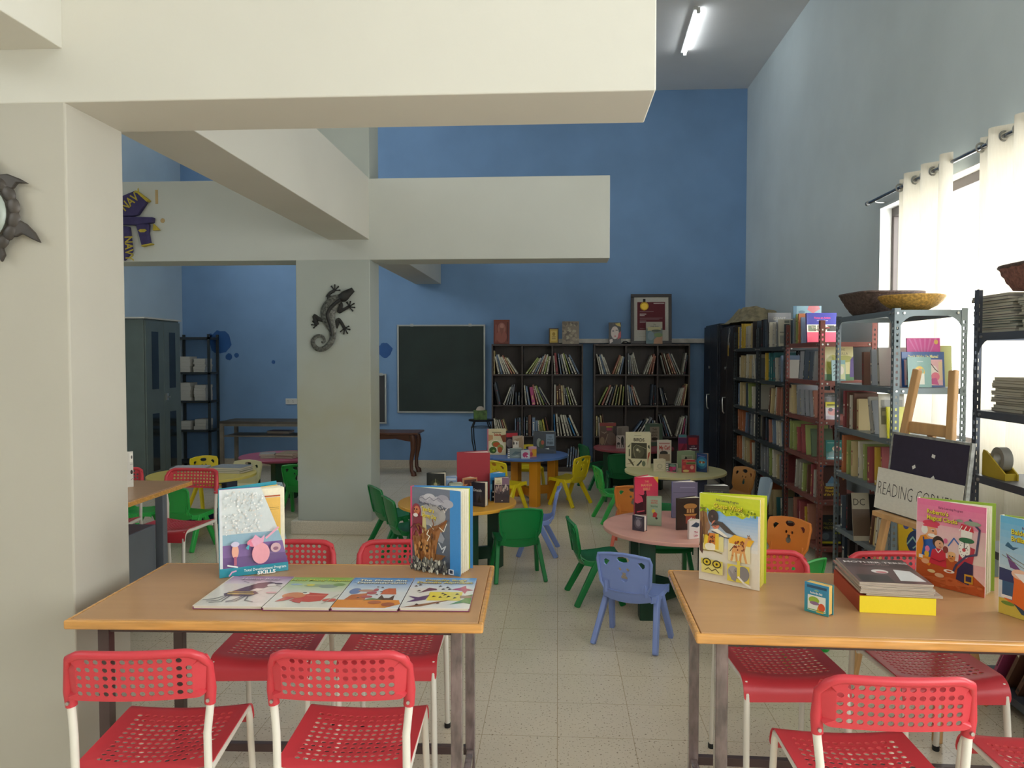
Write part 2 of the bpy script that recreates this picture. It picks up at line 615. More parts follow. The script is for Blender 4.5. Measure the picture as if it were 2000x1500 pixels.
def adde_chair(label, group):
    t = thing('red_chair', label, 'chair', group=group)
    HW = 0.185

    def back_fn(x, z):
        return Vector((x, -0.242 - 0.10 * (z - 0.62) + 0.55 * x * x + (0.02 if abs(x) > 0.19 else 0), z))
    z0, z1 = 0.645, 0.768
    outer = rrect(-0.2, z0, 0.2, z1, 0.035, 5)
    holes = [ell(-0.15 + 0.025 * i, 0.664 + 0.0215 * j, 0.0086, 0.0068, 10) for j in range(5) for i in range(13)
             if not (j == 4 and i in (0, 12))]
    bm = plate(outer, holes, 0.004, [i * 0.04 for i in range(-4, 5)], (), back_fn)
    me = bpy.data.meshes.new('tmp')
    bm.to_mesh(me)
    bm.free()
    mb = MB()
    mb.add([v.co for v in me.vertices], [tuple(p.vertices) for p in me.polygons])
    bpy.data.meshes.remove(me)
    rim = [(-0.192, 0.618)] + [(-0.196, 0.66), (-0.195, 0.725), (-0.18, 0.755), (-0.155, 0.766)] + [(x * 0.035, 0.768) for x in range(-4, 5)] + \
          [(0.155, 0.766), (0.18, 0.755), (0.195, 0.725), (0.196, 0.66), (0.192, 0.618)]
    pts = [back_fn(x, z) + Vector((0, 0.004, 0)) for x, z in rim]
    rs = [0.016 if p[1] < 0.7 else 0.0115 for p in rim]
    mb.tube(pts, rs, 10)
    b = mb.build('backrest', M_RED, t, smooth=True)
    for s in (-1, 1):
        p = back_fn(s * 0.193, 0.632)
        MB().tube([p + Vector((0, -0.018, 0)), p + Vector((0, 0.022, 0))], 0.005, 8).build('screw', M_STEEL, b, smooth=True)

    def seat_fn(x, v):      # v runs from rear (-0.2) over the front edge (0.2) and down the lip
        sag = 0.018 * (1 - (x / 0.195) ** 2)
        if v <= 0.15:
            y, z = v, 0.458 - 0.012 * math.cos(v * 7) + 0.006
        else:
            a = min((v - 0.15) / 0.06, PI / 2)
            y, z = 0.15 + 0.06 * math.sin(a), 0.4575 - 0.06 * (1 - math.cos(a))
            if (v - 0.15) / 0.06 > PI / 2:
                z -= v - 0.15 - 0.06 * PI / 2
        k = max(0.0, min(1.0, (0.24 - v) / 0.1))
        if v < -0.12:
            z -= (v + 0.12) ** 2 * 2.5
        return Vector((x * (1 + 0.04 * max(0, v)), y, z - sag * k))
    outer = rrect(-0.193, -0.19, 0.193, 0.265, 0.02, 3)
    holes = [ell(-0.144 + 0.024 * i, -0.145 + 0.0262 * j, 0.0086, 0.0078, 9) for j in range(11) for i in range(13)]
    bm = plate(outer, holes, 0.0032, [i * 0.0385 for i in range(-4, 5)], [-0.155, 0.14] + [0.15 + 0.0157 * i for i in range(0, 7)], seat_fn)
    for f in bm.faces:
        f.normal_update()
    bmesh.ops.recalc_face_normals(bm, faces=bm.faces[:])
    bm_obj('seat', bm, M_RED, t)
    for s in (-1, 1):
        x = s * HW
        rear = [(x * 1.02, -0.235, 0.0), (x * 1.01, -0.212, 0.25), (x, -0.198, 0.44), (x * 1.0, -0.202, 0.54), tuple(back_fn(s * 0.192, 0.618) + Vector((0, 0.004, -0.012))), tuple(back_fn(s * 0.194, 0.64) + Vector((0, 0.004, 0)))]
        l1 = MB().tube(rear, 0.0115, 10).build('leg', M_TUBE, t, smooth=True)
        fr = [(x * 1.02, 0.225, 0.0), (x * 1.0, 0.212, 0.25), (x * 0.98, 0.2, 0.40), (x * 0.98, 0.185, 0.432), (x * 0.98, 0.15, 0.440), (x * 0.98, 0.02, 0.436), (x, -0.19, 0.436)]
        l2 = MB().tube(fr, 0.0115, 10).build('leg', M_TUBE, t, smooth=True)
        MB().lathe([(0.0125, 0.0), (0.014, 0.002), (0.014, 0.018), (0.0122, 0.02)], 12, (x * 1.02, -0.234)).build('foot_cap', M_GLIDE, l1, smooth=True)
        MB().lathe([(0.0125, 0.0), (0.014, 0.002), (0.014, 0.018), (0.0122, 0.02)], 12, (x * 1.02, 0.224)).build('foot_cap', M_GLIDE, l2, smooth=True)
    t.scale = (0.925, 0.97, 1)
    rl = MB().tube([(-HW, -0.16, 0.418), (HW, -0.16, 0.418)], 0.008, 8)
    rl.build('cross_bar', M_TUBE, t, smooth=True)
    return t


G_RED = 'red perforated chairs around the wooden tables'
# (camera-frame X of the chair centre, depth of the chair centre, heading: 0 faces away from the camera)
red_spots = [
    (-0.985, 2.18, -3, 'red perforated chair with cream legs, near side of front table, beside the thick column'),
    (-0.445, 2.18, 1, 'red perforated chair, near side of the table with four flat picture books, by table end'),
    (-0.905, 2.90, 179, 'red perforated chair behind the table of four flat books, beside the silver flap book'),
    (-0.445, 2.90, 181, 'red perforated chair behind the table of four flat books, behind the storm book'),
    (0.955, 2.73, 180, 'red perforated chair tucked under the table corner with the giraffe book'),
    (1.475, 2.71, 180, 'red perforated chair behind the pink clock book and the yellow box'),
    (0.93, 2.02, 3, 'red perforated chair with its back towards us beside the yellow box table'),
    (1.465, 1.99, 2, 'red perforated chair cut off at the bottom corner of the view'),
    (-2.18, 4.94, 187, 'red perforated chair at the far end of the grey metal desk'),
    (-2.68, 4.98, 176, 'red perforated chair half hidden behind the thick column, beyond the grey desk'),
]
ch0 = None
for X, d, h, lab in red_spots:
    p = cd(X, d)
    rz = YAW - math.radians(h)
    if ch0 is None:
        ch0 = adde_chair(lab, G_RED)
        ch0.location, ch0.rotation_euler = p, (0, 0, rz)
    else:
        dup(ch0, lab, G_RED, p, rz)

# ---------------------------------------------------------------- wooden tables
M_TOP = mat('beech_laminate', '#b68b60', 0.34, var=0.035, scale=3.0, stretch=(1, 9, 1), spec=0.4)
M_EDGE = mat('varnished_edge', '#c9924e', 0.25, var=0.22, scale=5, stretch=(1.2, 14, 14), coat=0.4)
M_BROWN = mat('brown_painted_steel', '#4b3a38', 0.35, var=0.12, scale=9)
M_WRAP = mat('plastic_wrapped_steel', '#6b5b59', 0.12, var=0.55, scale=26, bump=0.9, bscale=38, coat=1.0, stretch=(1, 1, 0.35))


def reading_table(label, fl, fr_dir, L, D, legmat):
    """fl: front corner on the floor plan; fr_dir: angle of the front edge; L x D top at 0.75"""
    t = thing('reading_table', label, 'table', (fl.x, fl.y, 0), fr_dir)
    mb = MB().box(0.004, 0.004, 0.722, L - 0.004, D - 0.004, 0.75)
    mb.build('tabletop', M_TOP, t, bev=0.002)
    e = MB()
    e.box(-0.012, -0.012, 0.7215, L + 0.012, 0.004, 0.7495).box(-0.012, D - 0.004, 0.7215, L + 0.012, D + 0.012, 0.7495)
    e.box(-0.012, 0.004, 0.7215, 0.004, D - 0.004, 0.7495).box(L - 0.004, 0.004, 0.7215, L + 0.012, D - 0.004, 0.7495)
    e.build('edge_strip', M_EDGE, t, bev=0.006, seg=3)
    for x in (0.055, L - 0.09):
        for y in (0.05, D - 0.085):
            MB().box(x, y, 0.0, x + 0.035, y + 0.035, 0.722).build('leg', legmat[0] if x < 0.2 else legmat[1], t, bev=0.003)
    r = MB()
    r.box(0.09, 0.055, 0.692, L - 0.09, 0.08, 0.721).box(0.09, D - 0.08, 0.692, L - 0.09, D - 0.055, 0.721)
    r.box(0.06, 0.085, 0.692, 0.085, D - 0.085, 0.721).box(L - 0.085, 0.085, 0.692, L - 0.06, D - 0.085, 0.721)
    r.build('apron_rail', M_BROWN, t, bev=0.002)
    MB().box(0.09, D - 0.08, 0.07, L - 0.09, D - 0.055, 0.10).build('foot_rail', M_BROWN, t, bev=0.002)
    for x, m in ((0.06, legmat[0]), (L - 0.085, legmat[1])):
        MB().box(x, 0.085, 0.065, x + 0.025, D - 0.085, 0.095).build('foot_rail', m, t, bev=0.002)
    return t


TZ = 0.75
a, b = onZ(135, 1209, TZ), onZ(936, 1217, TZ)
LT_ANG = math.atan2((b - a).y, (b - a).x)
LT = reading_table('wooden table with four flat picture books in a row, beside the thick column', a, LT_ANG, (b - a).length, 0.62, (M_BROWN, M_WRAP))
a = onZ(1367, 1236, TZ)
b = onZ(2000, 1254, TZ)
RT_ANG = math.atan2((b - a).y, (b - a).x)
RT = reading_table('wooden table holding the yellow box, with legs still in plastic wrap', a, RT_ANG, 1.3, 0.64, (M_WRAP, M_WRAP))

# desk with a metal side unit behind the thick column
M_GREYSTEEL = mat('grey_enamel_steel', '#6a6f77', 0.4, metal=0.2, var=0.06)
c = onZ(371, 939, TZ)
dk = thing('metal_desk', 'grey metal desk with a brown wooden top behind the thick column', 'desk', (c.x, c.y, 0), 0)
MB().box(-1.25, -1.5, 0.722, 0, 0, 0.75).build('desktop', M_TOP, dk, bev=0.004)
dx = MB()
dx.box(-0.012, -1.512, 0.72, 0.012, 0.012, 0.748).box(-1.25, 0.0, 0.72, -0.012, 0.012, 0.748)
dx.build('edge_strip', M_EDGE, dk, bev=0.005)
for x in (-1.2, -0.1):
    for y in (-1.42, -0.24):
        MB().box(x, y, 0, x + 0.05, y + 0.05, 0.722).build('leg', M_GREYSTEEL, dk, bev=0.004)
MB().box(-0.62, -1.3, 0.06, -0.085, -0.26, 0.53).build('storage_unit', M_GREYSTEEL, dk, bev=0.006)

# ---------------------------------------------------------------- small plastic chairs
def plastic(name, c):
    return mat('plastic_' + name, c, 0.36, var=0.05, scale=2.5, spec=0.45, bump=0.03, bscale=160)


KID = {
    'blue': plastic('blue', '#8095d2'), 'green': plastic('green', '#0f7a3c'), 'bright green': plastic('bright_green', '#2fa748'),
    'dark green': plastic('dark_green', '#10673a'), 'yellow': plastic('yellow', '#e3cb1c'), 'orange': plastic('orange', '#e58a3d'),
    'pale blue': plastic('pale_blue', '#a9bccb'), 'cream': plastic('cream', '#cfc79a'), 'tan': plastic('tan', '#b98349'),
}
M_KIDRED = plastic('salmon', '#dd6a54')


def kid_chair(colour, label, group, bear=True, legmat=None):
    m = KID[colour]
    t = thing('small_plastic_chair', label, 'chair', group=group)

    def fn(x, z):
        return Vector((x, -0.135 - 0.20 * (z - 0.30) + 0.85 * x * x, z))
    outer = [(-0.118, 0.315), (-0.06, 0.306), (0, 0.303), (0.06, 0.306), (0.118, 0.315), (0.138, 0.345), (0.149, 0.47), (0.142, 0.497), (0.07, 0.509), (0, 0.513), (-0.07, 0.509), (-0.142, 0.497), (-0.149, 0.47), (-0.138, 0.345)]
    holes = []
    if bear:
        for s in (-1, 1):
            holes.append([(s * x, z) for x, z in ((0.075, 0.465), (0.098, 0.472), (0.113, 0.46), (0.112, 0.442), (0.1, 0.432), (0.088, 0.448))])
            holes.append(ell(s * 0.021, 0.423, 0.0095, 0.0105, 8))
        holes.append([(-0.036, 0.478), (-0.026, 0.490), (0, 0.494), (0.026, 0.490), (0.036, 0.478), (0.025, 0.464), (0, 0.459), (-0.025, 0.464)])
        holes.append([(-0.011, 0.407), (0.011, 0.407), (0.010, 0.393), (0.019, 0.38), (0.017, 0.363), (0, 0.354), (-0.017, 0.363), (-0.019, 0.38), (-0.010, 0.393)])
    bm = plate(outer, holes, 0.009, [i * 0.03 for i in range(-4, 5)], (), fn)
    me = bpy.data.meshes.new('tmp')
    bm.to_mesh(me)
    bm.free()
    mb = MB()
    mb.add([v.co for v in me.vertices], [tuple(p.vertices) for p in me.polygons])
    bpy.data.meshes.remove(me)
    rim = outer[4:14] + [outer[0]]
    mb.tube([fn(x * 0.985, z - 0.003) + Vector((0, -0.003, 0)) for x, z in rim], 0.0085, 6)
    for s in (-1, 1):       # side necks that leave the slot between back and seat open
        mb.sheet([[(s * 0.126, -0.126, 0.300), (s * 0.092, -0.134, 0.300)], [(s * 0.124, -0.130, 0.325), (s * 0.090, -0.138, 0.325)], [(s * 0.124, -0.134, 0.350), (s * 0.090, -0.142, 0.350)]])
        mb.tube([(s * 0.110, -0.122, 0.285), (s * 0.110, -0.128, 0.315), (s * 0.110, -0.130, 0.350)], [0.010, 0.011, 0.009], 8)
    mb.build('backrest', m, t, smooth=True)
    prof = [(0.158, 0.247, 0.140), (0.166, 0.262, 0.147), (0.158, 0.277, 0.151), (0.12, 0.279, 0.153), (0.06, 0.272, 0.152), (0.0, 0.266, 0.150), (-0.06, 0.264, 0.143), (-0.10, 0.270, 0.134), (-0.122, 0.285, 0.126), (-0.132, 0.302, 0.118)]
    grid = []
    for y, z, hw in prof:
        grid.append([(hw * u, y + (0.012 * u * u if y < -0.09 else 0), z + 0.010 * u ** 4 - (0.0 if z > 0.285 else 0.0)) for u in [i / 5.0 for i in range(-5, 6)]])
    sb = MB().sheet(grid)
    # skirt under the seat sides
    for s in (-1, 1):
        sb.sheet([[(s * hw, y, z + 0.010) for y, z, hw in prof[1:8]], [(s * hw * 1.0, y, z - 0.024) for y, z, hw in prof[1:8]]])
    us = [i / 5.0 for i in range(-5, 6)]
    sb.sheet([[(0.122 * u, -0.136 + 0.012 * u * u, 0.312) for u in us], [(0.130 * u, -0.130 + 0.012 * u * u, 0.282) for u in us], [(0.134 * u, -0.108 + 0.012 * u * u, 0.252 - 0.018 * (1 - u * u)) for u in us]])
    sb.build('seat', m, t, smooth=True, solid=0.007)
    for s in (-1, 1):
        for a, b in (((s * 0.137, -0.015, 0.268), (s * 0.172, -0.155, 0.0)), ((s * 0.140, 0.035, 0.268), (s * 0.170, 0.138, 0.0))):
            a, b = Vector(a), Vector(b)
            lg = MB().bar(a, b, 0.030, 0.042, (0, 1, 0), 0.026, 0.036)
            lg.build('leg', legmat or m, t, bev=0.006)
    return t


G_KID = 'small plastic chairs around the round tables'
# X, depth, heading (0 faces away, 90 faces the window side), colour, bear face, label
kid_spots = [
    (0.655, 4.10, 28, 'blue', 1, 'blue plastic chair with bear face cut-out beside the pink round table, back towards us'),
    (0.53, 4.83, 84, 'green', 1, 'green plastic chair seen side-on between blue bear chair and pink round table'),
    (0.95, 7.15, 82, 'bright green', 1, 'bright green plastic chair seen side-on beside the cream round table'),
    (1.00, 6.2, 14, 'orange', 1, 'orange bear plastic chair standing between pink and cream round tables'),
    (1.63, 4.72, -128, 'orange', 1, 'orange bear plastic chair between pink round table and metal racks'),
    (1.40, 3.95, -38, 'bright green', 0, 'bright green plastic chair just behind the red chair by the giraffe book'),
    (0.035, 5.295, -10, 'green', 0, 'green plastic chair without cut-outs, its plain back towards us, at orange table'),
    (0.20, 5.98, -84, 'blue', 1, 'blue plastic chair seen side-on between orange and pink round tables'),
    (-0.95, 6.12, 60, 'green', 0, 'green plastic chair beside the square pillar, farther of two at orange table'),
    (-0.765, 5.64, 64, 'green', 0, 'green plastic chair by the pillar, in front of another green chair'),
    (-0.07, 7.62, 40, 'yellow', 1, 'yellow bear plastic chair behind the red binder, at the blue round table'),
    (0.60, 7.95, -52, 'yellow', 1, 'yellow bear plastic chair between blue and maroon round tables'),
    (0.2, 8.70, 178, 'yellow', 1, 'yellow plastic chair half hidden under the blue table, backed by bookcase'),
    (0.98, 8.95, 74, 'dark green', 0, 'dark green plastic chair between the two dark bookcases and maroon table'),
    (1.17, 8.2, 4, 'dark green', 0, 'dark green plastic chair behind the bird book, back towards us'),
    (2.0, 6.99, -112, 'tan', 1, 'tan bear plastic chair between the cream round table and metal racks'),
    (1.98, 6.42, -88, 'pale blue', 0, 'pale blue plastic chair seen edge-on against the metal racks'),
    (-2.62, 6.15, 18, 'bright green', 0, 'bright green plastic chair between grey desk and yellow round table, back to us'),
    (-3.05, 6.25, 90, 'bright green', 0, 'bright green plastic chair mostly hidden behind the thick column and red chairs'),
    (-3.04, 7.74, 130, 'yellow', 1, 'yellow bear plastic chair behind the yellow round table'),
    (-2.63, 7.38, 190, 'cream', 1, 'cream plastic chair showing only its top edge behind the yellow round table'),
    (-2.10, 6.30, -40, 'pale blue', 1, 'pale blue plastic chair between yellow round table and pillar'),
    (1.03, 5.13, 178, 'green', 0, 'green plastic chair beyond the pink round table, its seat seen under the top'),
    (-2.02, 7.40, 8, 'bright green', 1, 'bright green plastic chair half hidden by the pillar at the maroon-pink table'),
]
proto = {}
for X, d, h, colour, bear, lab in kid_spots:
    p, rz = cd(X, d), YAW - math.radians(h)
    key = (colour, bear)
    if key not in proto:
        proto[key] = kid_chair(colour, lab, G_KID, bool(bear), M_KIDRED if colour == 'orange' and d > 6 else None)
        proto[key].location, proto[key].rotation_euler = p, (0, 0, rz)
    else:
        dup(proto[key], lab, G_KID, p, rz)

# ---------------------------------------------------------------- round tables
def top_mat(n, c):
    return mat('table_' + n, c, 0.38, var=0.07, scale=4, spec=0.4)


M_PLY = mat('plywood_edge', '#c78a6a', 0.6, var=0.2, scale=20)
M_DKGREEN = mat('dark_green_board', '#0e3b26', 0.4, var=0.1, scale=6)
M_ORANGE = mat('orange_board', '#d8901f', 0.4, var=0.06)
M_NAVY = mat('navy_board', '#1c2440', 0.45, var=0.1)
M_PINKWOOD = mat('salmon_board', '#b8705c', 0.5, var=0.1)


def round_table(label, X, d, topc, base, rot, R=0.455, H=0.5):
    p = cd(X, d)
    t = thing('round_table', label, 'table', p, rot, 'low round tables for small children')
    MB().lathe([(R - 0.002, H - 0.022), (R, H - 0.019), (R, H - 0.003), (R - 0.003, H)], 64).build('tabletop', topc, t, smooth=True)
    q = 0.25 * R / 0.455
    for i in range(4):
        a = PI / 4 + i * PI / 2
        x, y = q * math.cos(a) * 1.25, q * math.sin(a) * 1.25
        MB().box(x - 0.045, y - 0.045, 0, x + 0.045, y + 0.045, H - 0.022).build('leg', base, t, bev=0.004)
    k = q * 1.25 * math.cos(PI / 4)
    ap = MB()
    for s in (-1, 1):
        ap.box(-k + 0.045, s * k - 0.011, H - 0.062, k - 0.045, s * k + 0.011, H - 0.022)
        ap.box(s * k - 0.011, -k + 0.045, H - 0.062, s * k + 0.011, k - 0.045, H - 0.022)
    ap.build('apron', base, t)
    cr = MB()
    for s in (-1, 1):
        cr.bar((-k, -s * k, 0.115), (k, s * k, 0.115), 0.03, 0.09)
    cr.build('cross_stretcher', base, t)
    return t


T_PINK = round_table('pink round table with green legs, carrying the red manga book', 1.015, 4.66, top_mat('pink', '#dba394'), M_DKGREEN, 0.03)
T_CREAM = round_table('cream round table carrying the tall bird book', 1.485, 6.96, top_mat('cream', '#cdc592'), M_NAVY, -0.12)
T_MAROON = round_table('maroon round table in front of the bookcase under the certificate', 1.39, 8.75, top_mat('maroon', '#8e4148'), M_DKGREEN, 1.13)
T_BLUE = round_table('blue round table on orange legs carrying the salad book', 0.14, 8.12, top_mat('blue', '#4f73b0'), M_ORANGE, -0.42)
T_ORANGE = round_table('orange round table carrying the red binder, near the pillar', -0.39, 5.45, top_mat('orange', '#d9a03a'), M_DKGREEN, -0.36, 0.42)
T_YELLOW = round_table('yellow round table behind the grey desk', -2.73, 6.74, top_mat('yellow', '#cdb95c'), M_NAVY, 0.5)
T_ROSE = round_table('maroon-pink round table with a pile of books beside the pillar', -2.38, 8.0, top_mat('rose', '#a04a63'), M_DKGREEN, 0.9)

# ---------------------------------------------------------------- furniture along the back wall
M_DARK = mat('dark_brown_laminate', '#483e3b', 0.45, var=0.12, scale=4, stretch=(6, 6, 1))


def bookcase(label, x0, x1, y0, ztop):
    t = thing('bookcase', label, 'bookcase', ((x0 + x1) / 2, y0, 0), 0, 'dark bookcases on the blue wall')
    w, D = (x1 - x0), 0.3
    h = w / 2
    c = MB()
    c.box(-h, 0, 0, -h + 0.02, D, ztop).box(h - 0.02, 0, 0, h, D, ztop).box(-h + 0.02, 0, ztop - 0.025, h - 0.02, D, ztop).box(-h + 0.02, 0.02, 0, h - 0.02, D, 0.06)
    c.build('body', M_DARK, t, bev=0.002)
    MB().box(-h + 0.02, D - 0.008, 0.06, h - 0.02, D, ztop - 0.025).build('back_panel', M_DARK, t)
    cw = (w - 0.02) / 3
    for i in (1, 2):
        x = -h + 0.01 + cw * i
        MB().box(x - 0.009, 0.004, 0.06, x + 0.009, D - 0.008, ztop - 0.025).build('divider', M_DARK, t)
    sz = []
    for k in range(1, 4):
        z = 0.06 + (ztop - 0.06) * k / 4.0
        sz.append(z)
        for i in range(3):
            xa = -h + 0.02 if i == 0 else -h + 0.019 + cw * i
            xb = h - 0.02 if i == 2 else -h + 0.001 + cw * (i + 1)
            MB().box(xa, 0.002, z - 0.009, xb, D - 0.008, z + 0.009).build('shelf', M_DARK, t)
    return t, cw, [0.06] + [z + 0.009 for z in sz]


BCY = WY1 - 0.32
p1, p2 = onY(960, 700, BCY), onY(1139, 700, BCY)
BC1 = bookcase('dark bookcase of twelve cells beside the green chalkboard', p1.x, p2.x, BCY, 1.70)
BC1X = (p1.x, p2.x)
p1, p2 = onY(1160, 700, BCY), onY(1348, 700, BCY)
BC2 = bookcase('dark bookcase of twelve cells under the framed certificate', p1.x, p2.x, BCY, 1.70)
BC2X = (p1.x, p2.x)

# chalkboards
M_BOARD = mat('green_chalkboard', '#22302d', 0.5, var=0.22, scale=2.2)
M_ALU = mat('aluminium_frame', '#b9bcbb', 0.35, metal=0.7)


def chalkboard(label, x0, x1, z0, z1, board):
    cx, cz = (x0 + x1) / 2, z0
    t = thing('chalkboard', label, 'chalkboard', (cx, WY1 - 0.002, z0))
    w, h = (x1 - x0) / 2, z1 - z0
    MB().box(-w + 0.02, -0.02, 0.02, w - 0.02, 0, h - 0.02).build('writing_panel', board, t)
    fr = MB()
    fr.box(-w, -0.028, 0, w, 0, 0.022).box(-w, -0.028, h - 0.022, w, 0, h).box(-w, -0.028, 0.022, -w + 0.022, 0, h - 0.022).box(w - 0.022, -0.028, 0.022, w, 0, h - 0.022)
    fr.build('frame', M_ALU, t, bev=0.003)
    cl = MB()
    for x in (-w * 0.66, w * 0.66):
        cl.box(x - 0.02, -0.036, h - 0.026, x + 0.02, -0.028, h + 0.012)
    cl.build('hanging_clip', M_ALU, t)
    return t


p1, p2 = onY(777, 806, WY1), onY(948, 634, WY1)
chalkboard('large dark green chalkboard in an aluminium frame on the blue wall', p1.x, p2.x, p1.z, p2.z, M_BOARD)
p1, p2 = onY(700, 827, WY1), onY(755, 730, WY1)
chalkboard('small dark chalkboard in a white frame half hidden behind the pillar', p1.x, p2.x, p1.z, p2.z, mat('grey_chalkboard', '#3a3a3c', 0.5))

# carved wooden table
M_CARVED = mat('carved_brown_wood', '#5a3524', 0.35, var=0.15, scale=4, stretch=(1, 6, 6))
e = cd(-1.185, 10.0)
ct = thing('side_table', 'low brown wooden table with curved legs between pillar and chalkboard', 'table', (e.x - 0.5, e.y, 0))
MB().box(-0.5, -0.24, 0.535, 0.5, 0.24, 0.56).build('tabletop', M_CARVED, ct, bev=0.008)
apr = MB()
for y in (-0.19, 0.17):
    apr.prism([(-0.42, 0.535), (0.42, 0.535), (0.42, 0.44), (0.32, 0.455), (0.2, 0.48), (0, 0.47), (-0.2, 0.48), (-0.32, 0.455), (-0.42, 0.44)], y, y + 0.02)
for x in (-0.42, 0.40):
    apr.box(x, -0.17, 0.46, x + 0.02, 0.17, 0.535)
apr.build('carved_apron', M_CARVED, ct)
for sx in (-1, 1):
    for sy in (-1, 1):
        x, y = sx * 0.41, sy * 0.18
        MB().tube([(x, y, 0.53), (x + sx * 0.02, y, 0.44), (x + sx * 0.015, y, 0.33), (x - sx * 0.01, y, 0.18), (x - sx * 0.005, y, 0.07), (x + sx * 0.02, y, 0.035), (x + sx * 0.025, y, 0)],
                  [0.038, 0.04, 0.032, 0.024, 0.024, 0.036, 0.036], 10).build('leg', M_CARVED, ct, smooth=True)

# wire stand with a small box on it
M_WIRE = mat('black_wire', '#1b1e24', 0.4, metal=0.4)
e = cd(-0.40, 9.95)
ws = thing('wire_stand', 'black wire plant stand with curved legs below the chalkboard corner', 'stand', (e.x, e.y, 0))
tp = MB().lathe([(0.16, 0.70), (0.165, 0.705), (0.165, 0.715), (0.16, 0.72)], 24)
tp.build('stand_top', M_WIRE, ws, smooth=True)
for i in range(4):
    a = PI / 4 + i * PI / 2
    u = Vector((math.cos(a), math.sin(a), 0))
    MB().tube([u * 0.12 + Vector((0, 0, 0.70)), u * 0.16 + Vector((0, 0, 0.62)), u * 0.15 + Vector((0, 0, 0.45)), u * 0.10 + Vector((0, 0, 0.25)), u * 0.13 + Vector((0, 0, 0.06)), u * 0.17], 0.008, 6).build('leg', M_WIRE, ws, smooth=True)
MB().tube([(0.13 * math.cos(i * PI / 12), 0.13 * math.sin(i * PI / 12), 0.62) for i in range(24)], 0.006, 6, closed=True).build('ring', M_WIRE, ws, smooth=True)
gb = thing('gift_box', 'small green patterned box with a pale cap on the wire stand', 'box', (e.x - 0.01, e.y - 0.02, 0.72), 0.15)
MB().box(-0.085, -0.07, 0, 0.085, 0.07, 0.12).build('body', mat('green_patterned_card', '#4d6a35', 0.6, var=0.6, scale=22), gb, bev=0.003)
MB().lathe([(0.055, 0.12), (0.055, 0.13), (0.045, 0.15), (0.03, 0.165), (0.02, 0.17)], 14).build('cap', mat('pale_cloth', '#b7aa9c', 0.8), gb, smooth=True)

# steel cupboard with glazed doors (left wall)
M_CUPB = mat('grey_green_steel', '#6a7571', 0.45, metal=0.25, var=0.08)
M_CUPGLASS = mat('dark_cupboard_glass', '#1d2527', 0.08, var=0.1, spec=0.5)
sc_ = thing('steel_cupboard', 'tall grey steel cupboard with four glazed door strips in the far corner', 'cupboard', (-5.24, 8.36, 0))
MB().box(0, 0, 0.08, 0.60, 0.8, 1.96).build('body', M_CUPB, sc_, bev=0.006)
MB().box(0.02, 0.02, 0, 0.58, 0.78, 0.08).build('plinth', M_CUPB, sc_)
for k, (ya, yb) in enumerate(((0.01, 0.397), (0.403, 0.79))):
    dr = MB().box(0.601, ya, 0.1, 0.622, yb, 1.94).build('door', M_CUPB, sc_, bev=0.003)
    for za, zb in ((0.22, 0.88), (1.16, 1.82)):
        MB().box(0.6221, ya + 0.12, za, 0.6235, yb - 0.12, zb).build('glass_strip', M_CUPGLASS, dr)
    if k == 1:
        MB().box(0.622, ya + 0.03, 1.02, 0.64, ya + 0.06, 1.10).tube([(0.64, ya + 0.045, 1.06), (0.665, ya + 0.045, 1.06)], 0.01, 8).build('lock_handle', M_STEEL, dr)
tag(MB().box(-5.245, 8.33, 1.961, -4.61, 9.17, 1.978).build('cardboard_sheet', mat('pale_card', '#c9c8c0', 0.8)), 'pale flat card sheet lying on top of the grey steel cupboard', 'cardboard')

# shelf table against the back wall, left of the pillar
M_OLD = mat('old_grey_wood', '#4c463f', 0.6, var=0.25, scale=4)
M_OLDEDGE = mat('worn_table_frame', '#7d7468', 0.6, var=0.25, scale=7)
e = cd(-3.82, 10.0)
st_ = thing('shelf_table', 'long dark table with an under-shelf against the blue wall, beside the pillar', 'table', (e.x, e.y, 0))
MB().box(0, 0, 0.66, 1.5, 0.5, 0.69).build('tabletop', M_OLD, st_, bev=0.003)
MB().box(0.04, 0.03, 0.485, 1.46, 0.47, 0.50).build('shelf', M_OLDEDGE, st_)
for x in (0.0, 1.45):
    for y in (0.0, 0.45):
        MB().box(x, y, 0, x + 0.045, y + 0.045, 0.66).build('leg', M_OLDEDGE, st_, bev=0.003)
MB().box(0.045, 0.005, 0.625, 1.45, 0.025, 0.66).build('apron', M_OLDEDGE, st_)
SHELF_TABLE = st_

# wall socket
p = onY(570, 784, WY1)
so = thing('wall_socket', 'white electric socket plate on the blue wall above the shelf table', 'socket', (p.x, WY1 - 0.001, p.z))
MB().box(-0.085, -0.012, -0.04, 0.085, 0, 0.04).build('plate', mat('white_plastic', '#d9d9d4', 0.4), so, bev=0.003)
so2 = MB()
for x in (-0.05, 0.02):
    for dx2, dz in ((0, 0.012), (-0.01, -0.008), (0.01, -0.008)):
        so2.lathe([(0.004, 0), (0.004, 0.002)], 8, (0, 0))
        so2.v[-16:] = [Vector((v.x + x + dx2, -0.0125 - v.z, v.y + dz)) for v in so2.v[-16:]]
so2.build('socket_holes', M_BLACK, so)

